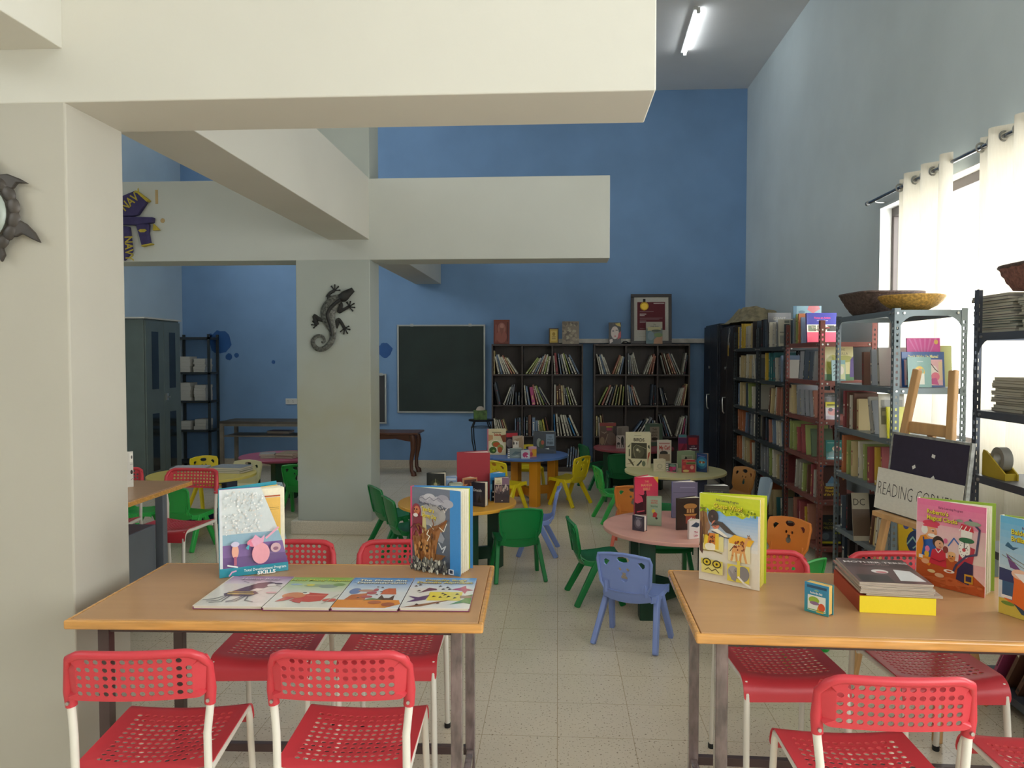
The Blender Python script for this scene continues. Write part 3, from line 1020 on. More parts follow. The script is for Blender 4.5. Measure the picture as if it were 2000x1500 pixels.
# ceiling tube light
p1, p2 = onZ(1359, 22, CEIL - 0.05), onZ(1332, 108, CEIL - 0.05)
tl = thing('tube_light', 'lit white fluorescent tube fixed to the high ceiling', 'light', ((p1.x + p2.x) / 2, (p1.y + p2.y) / 2, CEIL), math.atan2((p2 - p1).y, (p2 - p1).x) - PI / 2)
hl = (p2 - p1).length / 2
MB().box(-0.022, -hl, -0.03, 0.022, hl, -0.001).build('batten', mat('white_enamel', '#d8d8d4', 0.4), tl, bev=0.003)
MB().tube([(0.03, -hl + 0.03, -0.045), (0.03, hl - 0.03, -0.045)], 0.014, 10).build('tube', mat('lit_tube', '#ffffff', 0.4, emit=22.0), tl, smooth=True)
MB().box(0.012, -hl, -0.062, 0.046, -hl + 0.03, -0.01).box(0.012, hl - 0.03, -0.062, 0.046, hl, -0.01).build('end_socket', mat('white_enamel', '#d8d8d4', 0.4), tl)
# ---------------------------------------------------------------- books standing in shelves
def shelf_book(name, t, h, w, c, tip, rng, edge='#cfc6ad'):
    """spine at y = 0 facing -y, thickness along x; cover boards, spine and an inset page block"""
    mb = MB()
    k = min(0.0022, t * 0.2)
    mb.color(c, 0).box(0, 0, 0, k, w, h).box(t - k, 0, 0, t, w, h).box(k, 0, 0, t - k, k, h)
    mb.color(edge, 1).box(k, k, 0.003, t - k, w - 0.004, h - 0.004)
    if t > 0.008:
        mb.color(tip, 0)
        a = rng.uniform(0.55, 0.8)
        y = -0.0004
        for z0, z1, m in ((a * h - 0.05 * h, a * h, 0.22), (0.30 * h, (a - 0.1) * h, 0.38), (0.06 * h, 0.12 * h, 0.2)):
            if rng.random() < 0.75:
                mb.add([(t * m, y, z0), (t * (1 - m), y, z0), (t * (1 - m), y, z1), (t * m, y, z1)], [(0, 1, 2, 3)])
    return mb.build(name, [MATTE, PAPER])


CNAME = {
    '#d2ccbb': 'cream', '#b4b0a4': 'pale grey', '#85888c': 'grey', '#7487a0': 'grey-blue', '#97a35f': 'olive green', '#ab7461': 'dull red',
    '#4a545f': 'slate', '#c4b184': 'tan', '#96484a': 'red', '#2f3b47': 'dark blue', '#28201f': 'black', '#c9a93c': 'mustard', '#2f77ae': 'blue',
    '#b8507c': 'pink', '#6d4a3a': 'brown', '#2d6a6c': 'teal', '#b97048': 'orange', '#d9cf5a': 'yellow', '#566b50': 'green', '#5b3f5f': 'purple',
}
PALE = ['#d2ccbb', '#b4b0a4', '#85888c', '#d2ccbb', '#97a35f', '#c4b184', '#7487a0', '#d2ccbb', '#ab7461', '#4a545f']
COOL = ['#d2ccbb', '#7487a0', '#85888c', '#b4b0a4', '#2f3b47', '#d2ccbb']
WARM = ['#c4b184', '#ab7461', '#d2ccbb', '#c4b184', '#6d4a3a', '#b4b0a4']
DARK = ['#2f3b47', '#28201f', '#4a545f']
BLUE = ['#2f77ae', '#7487a0', '#2f77ae']
MIX = ['#c4b184', '#96484a', '#d2ccbb', '#6d4a3a', '#85888c', '#c9a93c', '#2d6a6c', '#b4b0a4', '#b97048', '#4a545f', '#d2ccbb', '#97a35f', '#ab7461', '#2f3b47']
TIPS = ['#efe8d6', '#33302c', '#d8c27a', '#8f2f35']
COUNT = {}


def _rect(bx, t, h, th):
    c, n = math.cos(th), math.sin(th)
    dz = t * n if n > 0 else 0.0
    return [(bx, dz), (bx + t * c, dz - t * n), (bx + t * c + h * n, dz - t * n + h * c), (bx + h * n, dz + h * c)]


def _hit(A, B, gap=0.0006):
    for P in (A, B):
        for i in range(2):
            ex, ez = P[i + 1][0] - P[i][0], P[i + 1][1] - P[i][1]
            l = math.hypot(ex, ez)
            nx, nz = -ez / l, ex / l
            a = [x * nx + z * nz for x, z in A]
            b = [x * nx + z * nz for x, z in B]
            if max(a) + gap <= min(b) or max(b) + gap <= min(a):
                return False
    return True


def fill(segs, origin, width, hmax, rotz, where, group, side, depth, seed, xmax=None):
    """segs: (n, base from, base to, lean from, lean to, height, palette, thickness); lean in degrees, + tips towards +x.
    Books are pushed apart until none cuts its neighbours; one that does not fit is left out."""
    rng = random.Random(seed)
    R = Matrix.Rotation(rotz, 4, 'Z')
    todo = []
    for sg in segs:
        n, x0, x1, l0, l1, hh, pal, tt = (list(sg) + [None] * 8)[:8]
        hh, pal, tt = hh or 0.27, pal or PALE, tt or 0.016
        for i in range(n):
            f = i / max(1, n - 1)
            th = math.radians(l0 + (l1 - l0) * f)
            h = min((hmax - 0.012) * 0.985, hh * rng.uniform(0.86, 1.06))
            t = tt * rng.uniform(0.7, 1.25)
            while h * math.cos(th) + t * abs(math.sin(th)) > hmax - 0.008:
                h *= 0.97
            c = pal[rng.randrange(len(pal))]
            todo.append([(x0 + (x1 - x0) * f) * width, t, h, th, c, rng.uniform(0.004, 0.02), TIPS[rng.randrange(4)]])
    lim = (xmax or width) - 0.004
    placed = []
    left = sorted([b for b in todo if b[3] <= 0.001], key=lambda b: b[0])
    right = sorted([b for b in todo if b[3] > 0.001], key=lambda b: -b[0])
    for grp, step in ((left, 0.0015), (right, -0.0015)):
        for bk in grp:
            bx, t, h, th = bk[:4]
            for _ in range(140):
                q = _rect(bx, t, h, th)
                lo, hi = min(p[0] for p in q), max(p[0] for p in q)
                if lo < 0.004:
                    bx += 0.004 - lo
                    if step < 0:
                        bx = None
                        break
                    continue
                if hi > lim:
                    if step > 0:
                        bx = None
                        break
                    bx -= hi - lim
                    continue
                if not any(_hit(q, p[-1]) for p in placed):
                    break
                bx += step
            else:
                bx = None
            if bx is not None:
                placed.append(bk + [bx, _rect(bx, t, h, th)])
    for k, (_, t, h, th, c, y, tip, bx, q) in enumerate(sorted(placed, key=lambda p: p[7])):
        o = shelf_book('book', t, h, min(depth, h * 0.74), c, tip if c not in ('#d2ccbb', '#b4b0a4') else '#5a4a48', rng)
        o.matrix_world = Matrix.Translation(origin) @ R @ Matrix.Translation((bx, y, (t * math.sin(th) if th > 0 else 0.0) + 0.0006)) @ Matrix.Rotation(th, 4, 'Y')
        thick = 'thick' if t > 0.022 else 'thin' if t < 0.013 else 'narrow'
        tag(o, '%s %s book, %s from %s, %s' % (CNAME[c], thick, ORD[min(k, 13)], side, where), 'book', group)


ROWN = ['top', 'second', 'third', 'lowest']
COLN = ['board-side', 'middle', 'cupboard-side']
BC1_CELLS = {
    (0, 0): [(1, .02, .02, 0, 0, .31, ['#c4b184']), (8, .17, .78, -12, -34, .27)],
    (0, 1): [(9, .12, .93, 36, 10, .27)],
    (0, 2): [(1, .05, .05, -4, -4, .28, ['#d2ccbb']), (1, .12, .12, -6, -6, .28, ['#96484a'], .032), (7, .27, .9, -8, -27, .28)],
    (1, 0): [(2, .14, .22, -12, -12, .29, DARK), (5, .36, .66, 26, 6, .27, COOL), (2, .8, .9, 0, 0, .18, DARK)],
    (1, 1): [(2, .1, .2, -6, -9, .27, PALE), (1, .33, .33, -9, -9, .27, ['#b8507c'], .045), (5, .5, .86, -14, -30, .28)],
    (1, 2): [(5, .04, .42, 0, -5, .28, WARM, .02), (4, .52, .82, -12, -20, .25)],
    (2, 0): [(6, .08, .52, -8, -18, .24, PALE), (3, .78, .94, 0, 0, .25, COOL)],
    (2, 1): [(2, .03, .12, 0, 0, .26, COOL), (1, .2, .2, 0, 0, .27, ['#6d4a3a'], .03), (2, .33, .44, 0, 0, .23, BLUE, .03), (4, .54, .78, -4, -10, .23, ['#d9cf5a', '#d2ccbb', '#97a35f']), (1, .92, .92, -12, -12, .28, ['#6d4a3a'])],
    (2, 2): [(8, .05, .88, -2, -24, .29, ['#d2ccbb', '#b4b0a4', '#2f77ae', '#96484a', '#d2ccbb'], .02)],
    (3, 2): [(5, .5, .85, 4, 4, .27, BLUE + COOL)],
}
BC2_CELLS = {
    (0, 0): [(5, .17, .45, -12, -20, .27), (5, .68, .92, 24, 12, .26)],
    (0, 1): [(5, .05, .34, -2, -14, .28, COOL), (4, .72, .9, 22, 10, .27, WARM)],
    (0, 2): [(7, .22, .72, -14, -24, .29, WARM + PALE), (3, .8, .92, 12, 8, .28, COOL)],
    (1, 0): [(8, .1, .9, 26, 4, .27)],
    (1, 1): [(5, .05, .4, -4, -20, .28), (3, .84, .95, 4, 0, .28, DARK + ['#7487a0'])],
    (1, 2): [(3, .17, .32, -12, -16, .24, DARK + COOL), (5, .62, .92, 18, 8, .27, WARM)],
    (2, 0): [(4, .03, .3, 0, -5, .28, WARM)],
    (2, 1): [(4, .15, .5, 36, 28, .26, COOL), (2, .85, .92, 2, 2, .24, PALE)],
    (2, 2): [(4, .2, .45, -14, -20, .3, COOL), (4, .62, .92, 16, 3, .27, ['#d2ccbb', '#b8507c', '#85888c'])],
}
for (bc, cw, levels), cells, xs, nm in ((BC1, BC1_CELLS, BC1X, 'bookcase beside chalkboard'), (BC2, BC2_CELLS, BC2X, 'bookcase under certificate')):
    for (r, c), segs in cells.items():
        z = levels[3 - r]
        x = xs[0] + 0.02 + cw * c
        top = (levels + [1.675])[4 - r] - 0.018
        fill(segs, (x, BCY + 0.0, z), cw - 0.024, top - z, 0, '%s %s cell, %s' % (ROWN[r], COLN[c], nm), 'books in the dark bookcases', 'board side', 0.21, r * 7 + c + len(nm))

# ---------------------------------------------------------------- slotted-angle steel racks
M_RACKGREY = mat('grey_slotted_steel', '#7c878c', 0.42, metal=0.35, var=0.08)
M_RACKDARK = mat('dark_slotted_steel', '#3f4547', 0.45, metal=0.3, var=0.1)
M_RACKRED = mat('red_oxide_steel', '#7f4b43', 0.5, metal=0.15, var=0.12)
M_RACKSLATE = mat('slate_slotted_steel', '#565b66', 0.42, metal=0.35, var=0.08)
_up = {}


def upright_mesh(h, m):
    key = (round(h, 3), m.name)
    if key not in _up:
        w = 0.036
        n = int((h - 0.05) / 0.036)
        zs = [0.0]
        for i in range(n):
            zs += [0.03 + 0.036 * i, 0.046 + 0.036 * i]
        zs.append(h)
        mb = MB()
        th = 0.0024
        for k in (0, 1):
            put = (lambda x0, z0, x1, z1: mb.box(x0, 0, z0, x1, th, z1)) if k == 0 else (lambda x0, z0, x1, z1: mb.box(0, x0, z0, th, x1, z1))
            put(0, 0, 0.0125, h)
            put(0.0245, 0, w, h)
            for i in range(0, len(zs) - 1, 2):
                put(0.0125, zs[i], 0.0245, zs[i + 1])
        me = bpy.data.meshes.new('upright')
        me.from_pydata([tuple(p) for p in mb.v], [], mb.f)
        me.materials.append(m)
        _up[key] = me
    return _up[key]


def rack(label, x0, x1, y0, y1, levels, h, mu, ms, gusset=True):
    t = thing('steel_rack', label, 'rack', (x0, y0, 0), 0, 'slotted steel racks along the window wall')
    W, D = x1 - x0, y1 - y0
    for x, y, r in ((0, 0, 0), (W, 0, PI / 2), (W, D, PI), (0, D, -PI / 2)):
        link('upright', upright_mesh(h, mu), t, False, (x, y, 0), (0, 0, r))
    for z in levels:
        mb = MB()
        e = 0.004
        mb.box(e, e, z - 0.004, W - e, D - e, z)
        mb.box(e, e, z - 0.034, e + 0.002, D - e, z - 0.004).box(W - e - 0.002, e, z - 0.034, W - e, D - e, z - 0.004)
        mb.box(e, e, z - 0.034, W - e, e + 0.002, z - 0.004).box(e, D - e - 0.002, z - 0.034, W - e, D - e, z - 0.004)
        sh = mb.build('shelf', ms, t)
        for y in (0.018, 0.06, D - 0.06, D - 0.018):
            MB().tube([(e - 0.008, y, z - 0.018), (e + 0.004, y, z - 0.018)], 0.007, 8).build('bolt', M_STEEL, sh, smooth=True)
        for x in (0.018, 0.055, W - 0.055):
            MB().tube([(x, e - 0.008, z - 0.018), (x, e + 0.004, z - 0.018)], 0.007, 8).build('bolt', M_STEEL, sh, smooth=True)
    if gusset:
        z = levels[-1] - 0.034
        q = [(0, 0)] + [(0.075 - 0.07 * math.sin(a * PI / 12), -0.075 + 0.07 * math.cos(a * PI / 12) - 0.0) for a in range(0, 7)][::1]
        q = [(0, 0), (0.08, 0), (0.058, -0.006), (0.036, -0.02), (0.02, -0.036), (0.006, -0.058), (0, -0.08)]
        for x, s in ((0.03, 1), (W - 0.03, -1)):
            MB().prism([(x + s * a, z + b) for a, b in q], 0.0035, 0.005).build('corner_plate', ms, t)
        g = MB()
        g.M = Matrix(((0, 1, 0, 0), (1, 0, 0, 0), (0, 0, 1, 0), (0, 0, 0, 1)))
        for y, s in ((0.03, 1), (D - 0.03, -1)):
            g2 = MB()
            g2.M = g.M
            g2.prism([(y + s * a, z + b) for a, b in q], 0.0035, 0.005).build('corner_plate', ms, t)
    return t


RX0, RX1 = 1.93, 2.34
LA = [0.07, 0.44, 0.74, 1.01, 1.31, 1.62]
LB = [0.11, 0.46, 0.76, 1.06, 1.35, 1.64]
LC = [0.05, 0.355, 0.74, 1.05, 1.35, 1.80]
LD = [0.08, 0.37, 0.67, 0.985, 1.284, 1.64]
rack('dark grey slotted rack standing beside the black cupboards', RX0, RX1, 7.60, 8.58, LA, 1.80, M_RACKDARK, M_RACKDARK, False)
rack('dark grey slotted rack, its end touching the red-brown rack', RX0, RX1, 6.68, 7.58, LA, 1.81, M_RACKDARK, M_RACKDARK, False)
rack('slotted rack with red-brown uprights and pale end lips', RX0, RX1, 5.80, 6.66, LB, 1.80, M_RACKRED, M_RACKRED, False)
rack('grey slotted rack with baskets on its top shelf', RX0, RX1, 4.55, 5.48, LC, 1.81, M_RACKGREY, M_RACKGREY)
rack('slate grey slotted rack loaded with magazine stacks beside the easel', RX0, RX1, 2.72, 3.70, LD, 1.84, M_RACKSLATE, M_RACKSLATE)

SHN = ['bottom', 'fifth', 'fourth', 'third', 'second', 'top']
CS = 'cupboard side'


def rackfill(levels, y0, y1, spec, where, seed, hm=1.9, xmax=None):
    for k, segs in spec.items():
        z = levels[k]
        top = levels[k + 1] - 0.036 if k + 1 < len(levels) else hm
        fill(segs, (RX0 + 0.012, y1 - 0.045, z), (y1 - y0) - 0.09, top - z, -PI / 2, '%s shelf, %s' % (SHN[k], where), 'books on the steel racks', CS, 0.22, seed * 31 + k, xmax)


rackfill(LA, 7.60, 8.58, {
    5: [(7, .05, .62, 0, 4, .25, ['#c4b184', '#b4b0a4', '#c9a93c', '#ab7461', '#85888c'], .03), (2, .75, .9, 0, 0, .28, DARK, .03)],
    4: [(5, .1, .6, 0, 6, .24, WARM + ['#97a35f'], .03), (3, .7, .9, -4, -10, .23, PALE, .03)],
    3: [(7, .05, .9, 0, -6, .25, WARM + PALE, .03)],
    2: [(3, .05, .3, -4, -8, .24, ['#b97048', '#c4b184'], .03), (4, .45, .85, 8, 4, .23, PALE, .03)],
    1: [(8, .05, .9, 0, -5, .24, ['#d2ccbb', '#c4b184', '#b97048', '#566b50', '#97a35f'], .025)],
    0: [(5, .1, .8, 0, -4, .25, MIX, .03)],
}, 'rack by black cupboards', 3)
rackfill(LA, 6.68, 7.58, {
    5: [(3, .03, .19, 0, 0, .29, DARK, .03), (6, .35, .8, 0, 3, .24, PALE, .025)],
    4: [(1, .2, .2, 0, 0, .25, ['#c9a93c'], .03), (3, .32, .5, 0, -3, .25, ['#2d6a6c'], .04), (4, .62, .92, -4, -8, .22, COOL, .03)],
    3: [(6, .3, .92, 12, 4, .27, WARM + ['#ab7461'], .03)],
    2: [(2, .1, .22, 0, 0, .24, DARK, .04), (5, .4, .92, -4, -10, .24, PALE, .028)],
    1: [(8, .05, .92, 0, -4, .25, ['#d2ccbb', '#c4b184', '#97a35f', '#96484a', '#85888c'], .028)],
    0: [(1, .1, .1, 0, 0, .3, ['#b97048'], .05), (4, .4, .9, -2, -6, .24, MIX, .03)],
}, 'rack touching red-brown rack', 4)
rackfill(LB, 5.80, 6.66, {
    5: [(4, .08, .34, 0, -4, .24, ['#2f3b47', '#85888c', '#b97048', '#7487a0', '#97a35f'], .025)],
    4: [(4, .3, .78, 10, 8, .24, ['#4a545f', '#85888c', '#97a35f', '#2f3b47'], .025)],
    3: [(1, .1, .1, 0, 0, .25, ['#c4b184'], .04), (6, .3, .9, -6, -12, .24, ['#85888c', '#ab7461', '#d2ccbb', '#96484a'], .025)],
    2: [(2, .06, .16, 0, 0, .24, ['#97a35f', '#96484a']), (5, .3, .9, -6, -10, .23, ['#97a35f', '#d2ccbb', '#566b50', '#96484a'], .022)],
    1: [(6, .2, .9, 8, 2, .24, ['#97a35f', '#b4b0a4', '#96484a', '#6d4a3a', '#c4b184'], .024)],
    0: [(6, .15, .85, 0, -8, .26, ['#c9a93c', '#b4b0a4', '#ab7461', '#d2ccbb', '#96484a'], .026)],
}, 'rack with red-brown uprights', 5, xmax=.675)
rackfill(LC, 4.55, 5.48, {
    4: [(4, .45, .85, -3, -8, .24, ['#85888c', '#6d4a3a', '#b4b0a4'], .03)],
    3: [(1, .05, .05, 0, 0, .27, ['#96484a'], .03), (4, .16, .34, 0, -2, .23, ['#c4b184', '#d2ccbb', '#6d4a3a'], .03), (2, .6, .68, -14, -16, .23, ['#b4b0a4', '#85888c'], .02)],
    2: [(9, .05, .9, 0, -3, .25, ['#c4b184', '#b97048', '#d2ccbb', '#97a35f', '#96484a', '#c9a93c'], .03)],
    1: [(2, .05, .14, 0, 0, .24, DARK, .03), (5, .62, .84, 12, 8, .2, ['#ab7461', '#566b50', '#d2ccbb', '#6d4a3a', '#c4b184'], .022)],
    0: [(4, .06, .5, 0, 0, .27, ['#28201f', '#6d4a3a', '#2f3b47'], .05)],
}, 'grey rack under the baskets', 6, xmax=.70)

# black steel cupboards in the corner
M_BLK = mat('black_brown_steel', '#2a2526', 0.4, metal=0.25, var=0.1)
M_BLKBLUE = mat('dark_navy_steel', '#262b36', 0.4, metal=0.25, var=0.1)
for y0, y1, x0, h, m, lab in ((9.32, 10.15, 1.90, 1.93, M_BLKBLUE, 'dark navy steel cupboard in the corner of the blue wall'), (8.62, 9.28, 1.93, 1.88, M_BLK, 'black-brown steel cupboard with a bunch of keys, next to the racks')):
    cb = thing('steel_cupboard', lab, 'cupboard', (x0, y0, 0))
    MB().box(0.02, 0, 0.06, 0.55, y1 - y0, h).box(0.05, 0.02, 0, 0.52, y1 - y0 - 0.02, 0.06).build('body', m, cb, bev=0.004)
    w = (y1 - y0) / 2
    for k in (0, 1):
        dr = MB().box(0, 0.01 + w * k, 0.08, 0.018, w * (k + 1) - 0.006, h - 0.02).build('door', m, cb, bev=0.003)
        if k == 1:
            hn = MB().tube([(0, w + 0.05, 1.06), (-0.03, w + 0.05, 1.06), (-0.035, w + 0.045, 1.02), (-0.03, w + 0.04, 0.90), (-0.012, w + 0.04, 0.88)], 0.008, 8)
            hn.build('handle', M_STEEL, dr, smooth=True)
            MB().tube([(0, w + 0.05, 1.40), (-0.012, w + 0.05, 1.40)], 0.018, 12).build('lock', M_STEEL, dr, smooth=True)
ky = thing('key_bunch', 'bunch of keys with a yellow tag hanging on the black-brown cupboard', 'keys', (1.905, 8.70, 1.66))
rng = random.Random(5)
MB().tube([(0, 0.03 * math.cos(a * PI / 6), 0.16 + 0.03 * math.sin(a * PI / 6)) for a in range(12)], 0.003, 6, closed=True).build('ring', M_STEEL, ky, smooth=True)
for i in range(7):
    y = rng.uniform(-0.035, 0.035)
    z = 0.135 - i * 0.018
    MB().box(-0.004 - 0.001 * i, y - 0.012, z - 0.03, -0.001 - 0.001 * i, y + 0.012, z).box(-0.004 - 0.001 * i, y - 0.004, z - 0.06, -0.001 - 0.001 * i, y + 0.004, z - 0.03).build('key', M_STEEL, ky, bev=0.001)
MB().box(-0.014, -0.02, -0.12, -0.010, 0.02, 0.0).build('tag', mat('yellow_tag', '#b08a25', 0.5), ky)

# crumpled cloth on the cupboard top
rng = random.Random(11)
rows = []
for i in range(13):
    row = []
    for j in range(17):
        u, v = i / 12.0, j / 16.0
        e = min(u, 1 - u) * 2
        e2 = min(v, 1 - v) * 2
        hgt = 0.15 * (min(1, e * 2.2) * min(1, e2 * 2.5)) * (0.55 + 0.6 * math.sin(u * 5 + v * 9) ** 2) * rng.uniform(0.75, 1.1)
        row.append((u * 0.5 + 0.02 * math.sin(v * 11), v * 0.95, hgt + 0.004))
    rows.append(row)
cb = MB().sheet(rows).build('cloth_bundle', mat('crumpled_jute', '#8b8064', 0.9, var=0.4, scale=14, bump=0.5, bscale=90), None, smooth=True, solid=-0.004)
cb.location = (1.95, 8.35, 1.905)
tag(cb, 'crumpled beige cloth bundle lying on top of the black-brown cupboard', 'cloth')

# rack in the far corner behind the grey cupboard, with paper stacks
t = thing('steel_rack', 'narrow open dark rack with paper stacks behind the tall grey cupboard', 'rack', (-5.25, WY1 - 0.32, 0), 0)
for x in (0, 0.48):
    for y in (0, 0.27):
        MB().box(x, y, 0, x + 0.03, y + 0.03, 1.84).build('upright', M_RACKDARK, t)
CL = [0.1, 0.53, 0.93, 1.32, 1.8]
for z in CL:
    MB().box(0, 0, z - 0.03, 0.51, 0.30, z).build('shelf', M_RACKDARK, t)
rng = random.Random(8)
for k, n in ((3, 5), (2, 5), (1, 3)):
    z = CL[k]
    for c_, x in enumerate((-5.115, -4.905)):
        zz = z
        for i in range(n):
            h = rng.uniform(0.03, 0.055)
            w = rng.uniform(0.155, 0.17)
            dx = rng.uniform(-0.01, 0.01)
            pb = MB().color('#c9c6bd', 0).box(x - w / 2 + dx, WY1 - 0.275, zz + 0.0005, x + w / 2 + dx, WY1 - 0.06, zz + h)
            o = pb.build('paper_bundle', [PAPER], bev=0.003)
            tag(o, '%s white paper bundle from the %s, %s column, %s shelf of corner rack' % (ORD[i], 'bottom', ('cupboard-side', 'pillar-side')[c_], ('', 'lower', 'middle', 'upper')[k]), 'paper', 'paper bundles in the corner rack')
            zz += h
# ---------------------------------------------------------------- printed covers
_txt = {}


def text_mesh(s, bold):
    key = (s, bold)
    if key not in _txt:
        cu = bpy.data.curves.new('lettering', 'FONT')
        cu.body = s
        cu.size = 1.0
        cu.resolution_u = 2
        cu.offset = bold
        ob = bpy.data.objects.new('lettering', cu)
        COL.objects.link(ob)
        bpy.context.view_layer.update()
        me = bpy.data.meshes.new_from_object(ob.evaluated_get(bpy.context.evaluated_depsgraph_get()))
        vs = [(v.co.x, v.co.y) for v in me.vertices]
        fs = [tuple(p.vertices) for p in me.polygons]
        if fs:
            p = fs[0]
            a = sum(vs[p[i]][0] * vs[p[(i + 1) % len(p)]][1] - vs[p[(i + 1) % len(p)]][0] * vs[p[i]][1] for i in range(len(p)))
            if a < 0:
                fs = [f[::-1] for f in fs]
        w = (min(v[0] for v in vs), max(v[0] for v in vs)) if vs else (0, 1)
        bpy.data.objects.remove(ob)
        bpy.data.meshes.remove(me)
        bpy.data.curves.remove(cu)
        _txt[key] = (vs, fs, w)
    return _txt[key]


def art(mb, w, h, shapes, y=-0.0003, step=0.00008, mi=0):
    """printed shapes on a cover that faces -y; coordinates are fractions of the cover"""
    first = len(mb.v) if mb.M == Matrix.Identity(4) else 10 ** 9
    flat = []
    for s in shapes:      # yellow display titles carry a dark printed outline behind the letters
        if s[0] == 'T' and s[5] in ('#e8dc3a', '#e3d23a', '#cdd84a', '#d6c86a', '#eeeed8', '#e2cfd8'):
            b = s[7] if len(s) > 7 else 0.0
            flat.append(s[:1] + (s[1] + .006, s[2] - .005) + s[3:5] + ('#6a4420' if s[5] != '#e2cfd8' else '#5a2f5c',) + s[6:7] + (b + .012,) + s[8:])
        flat.append(s)
    for s in flat:
        y -= step
        k = s[0]
        if k == 'R':
            _, x0, z0, x1, z1, c = s
            mb.color(c, mi).add([(x0 * w, y, z0 * h), (x1 * w, y, z0 * h), (x1 * w, y, z1 * h), (x0 * w, y, z1 * h)], [(0, 1, 2, 3)])
        elif k == 'G':
            _, x0, z0, x1, z1, c0, c1 = s
            n = 14
            a, b = lin(c0), lin(c1)
            for i in range(n):
                f = (i + .5) / n
                mb.col = tuple(p + (q - p) * f for p, q in zip(a, b))
                mb.mi = mi
                za, zb = z0 + (z1 - z0) * i / n, z0 + (z1 - z0) * (i + 1) / n
                mb.add([(x0 * w, y, za * h), (x1 * w, y, za * h), (x1 * w, y, zb * h), (x0 * w, y, zb * h)], [(0, 1, 2, 3)])
        elif k == 'E':
            _, cx, cz, rx, rz, c = s
            pts = ell(cx * w, cz * h, rx * w, rz * h, 20)
            mb.color(c, mi).add([(a, y, b) for a, b in pts], [tuple(range(20))])
        elif k == 'P':
            _, pts, c = s
            n = len(pts)
            if sum(pts[i][0] * pts[(i + 1) % n][1] - pts[(i + 1) % n][0] * pts[i][1] for i in range(n)) < 0:
                pts = pts[::-1]
            mb.color(c, mi).add([(a * w, y, b * h) for a, b in pts], [tuple(range(n))])
        elif k == 'L':
            _, pts, wd, c = s
            mb.color(c, mi)
            for (ax, az), (bx, bz) in zip(pts, pts[1:]):
                a, b = Vector((ax * w, az * h)), Vector((bx * w, bz * h))
                d = (b - a).normalized()
                n = Vector((-d.y, d.x)) * wd * w / 2
                e = d * wd * w * 0.25
                q = [a - n - e, b - n + e, b + n + e, a + n - e]
                mb.add([(p.x, y, p.y) for p in q], [(0, 1, 2, 3)])
        elif k == 'T':
            _, x, z, size, txt, c, al = s[:7]
            bold = s[7] if len(s) > 7 else 0.0
            xs = s[8] if len(s) > 8 else 1.0
            rot = math.radians(s[9]) if len(s) > 9 else 0.0
            vs, fs, (a, b) = text_mesh(txt, bold)
            sc = size * h
            off = {'l': -a, 'c': -(a + b) / 2, 'r': -b}[al]
            cr, sr = math.cos(rot), math.sin(rot)
            mb.color(c, mi)
            out = []
            for p, q in vs:
                u, v = (p + off) * sc * xs, q * sc
                out.append((x * w + u * cr - v * sr, y, z * h + u * sr + v * cr))
            mb.add(out, fs)
    for v in mb.v[first:]:
        v.x, v.z = min(max(v.x, 0.0), w), min(max(v.z, 0.0), h)
    return mb


def speckle(seed, n, x0, z0, x1, z1, cols, r0, r1, asp=0.75):
    """loose printed blobs, used for foliage and busy photographs"""
    rr = random.Random(seed)
    out = []
    for _ in range(n):
        r = rr.uniform(r0, r1)
        cx, cz = rr.uniform(x0, x1), rr.uniform(z0, z1)
        a = rr.uniform(0, 6)
        out.append(('P', [(cx + r * math.cos(a + t * PI / 3) * rr.uniform(.6, 1.2), cz + r * asp * math.sin(a + t * PI / 3) * rr.uniform(.6, 1.2)) for t in range(6)], cols[rr.randrange(len(cols))]))
    return out


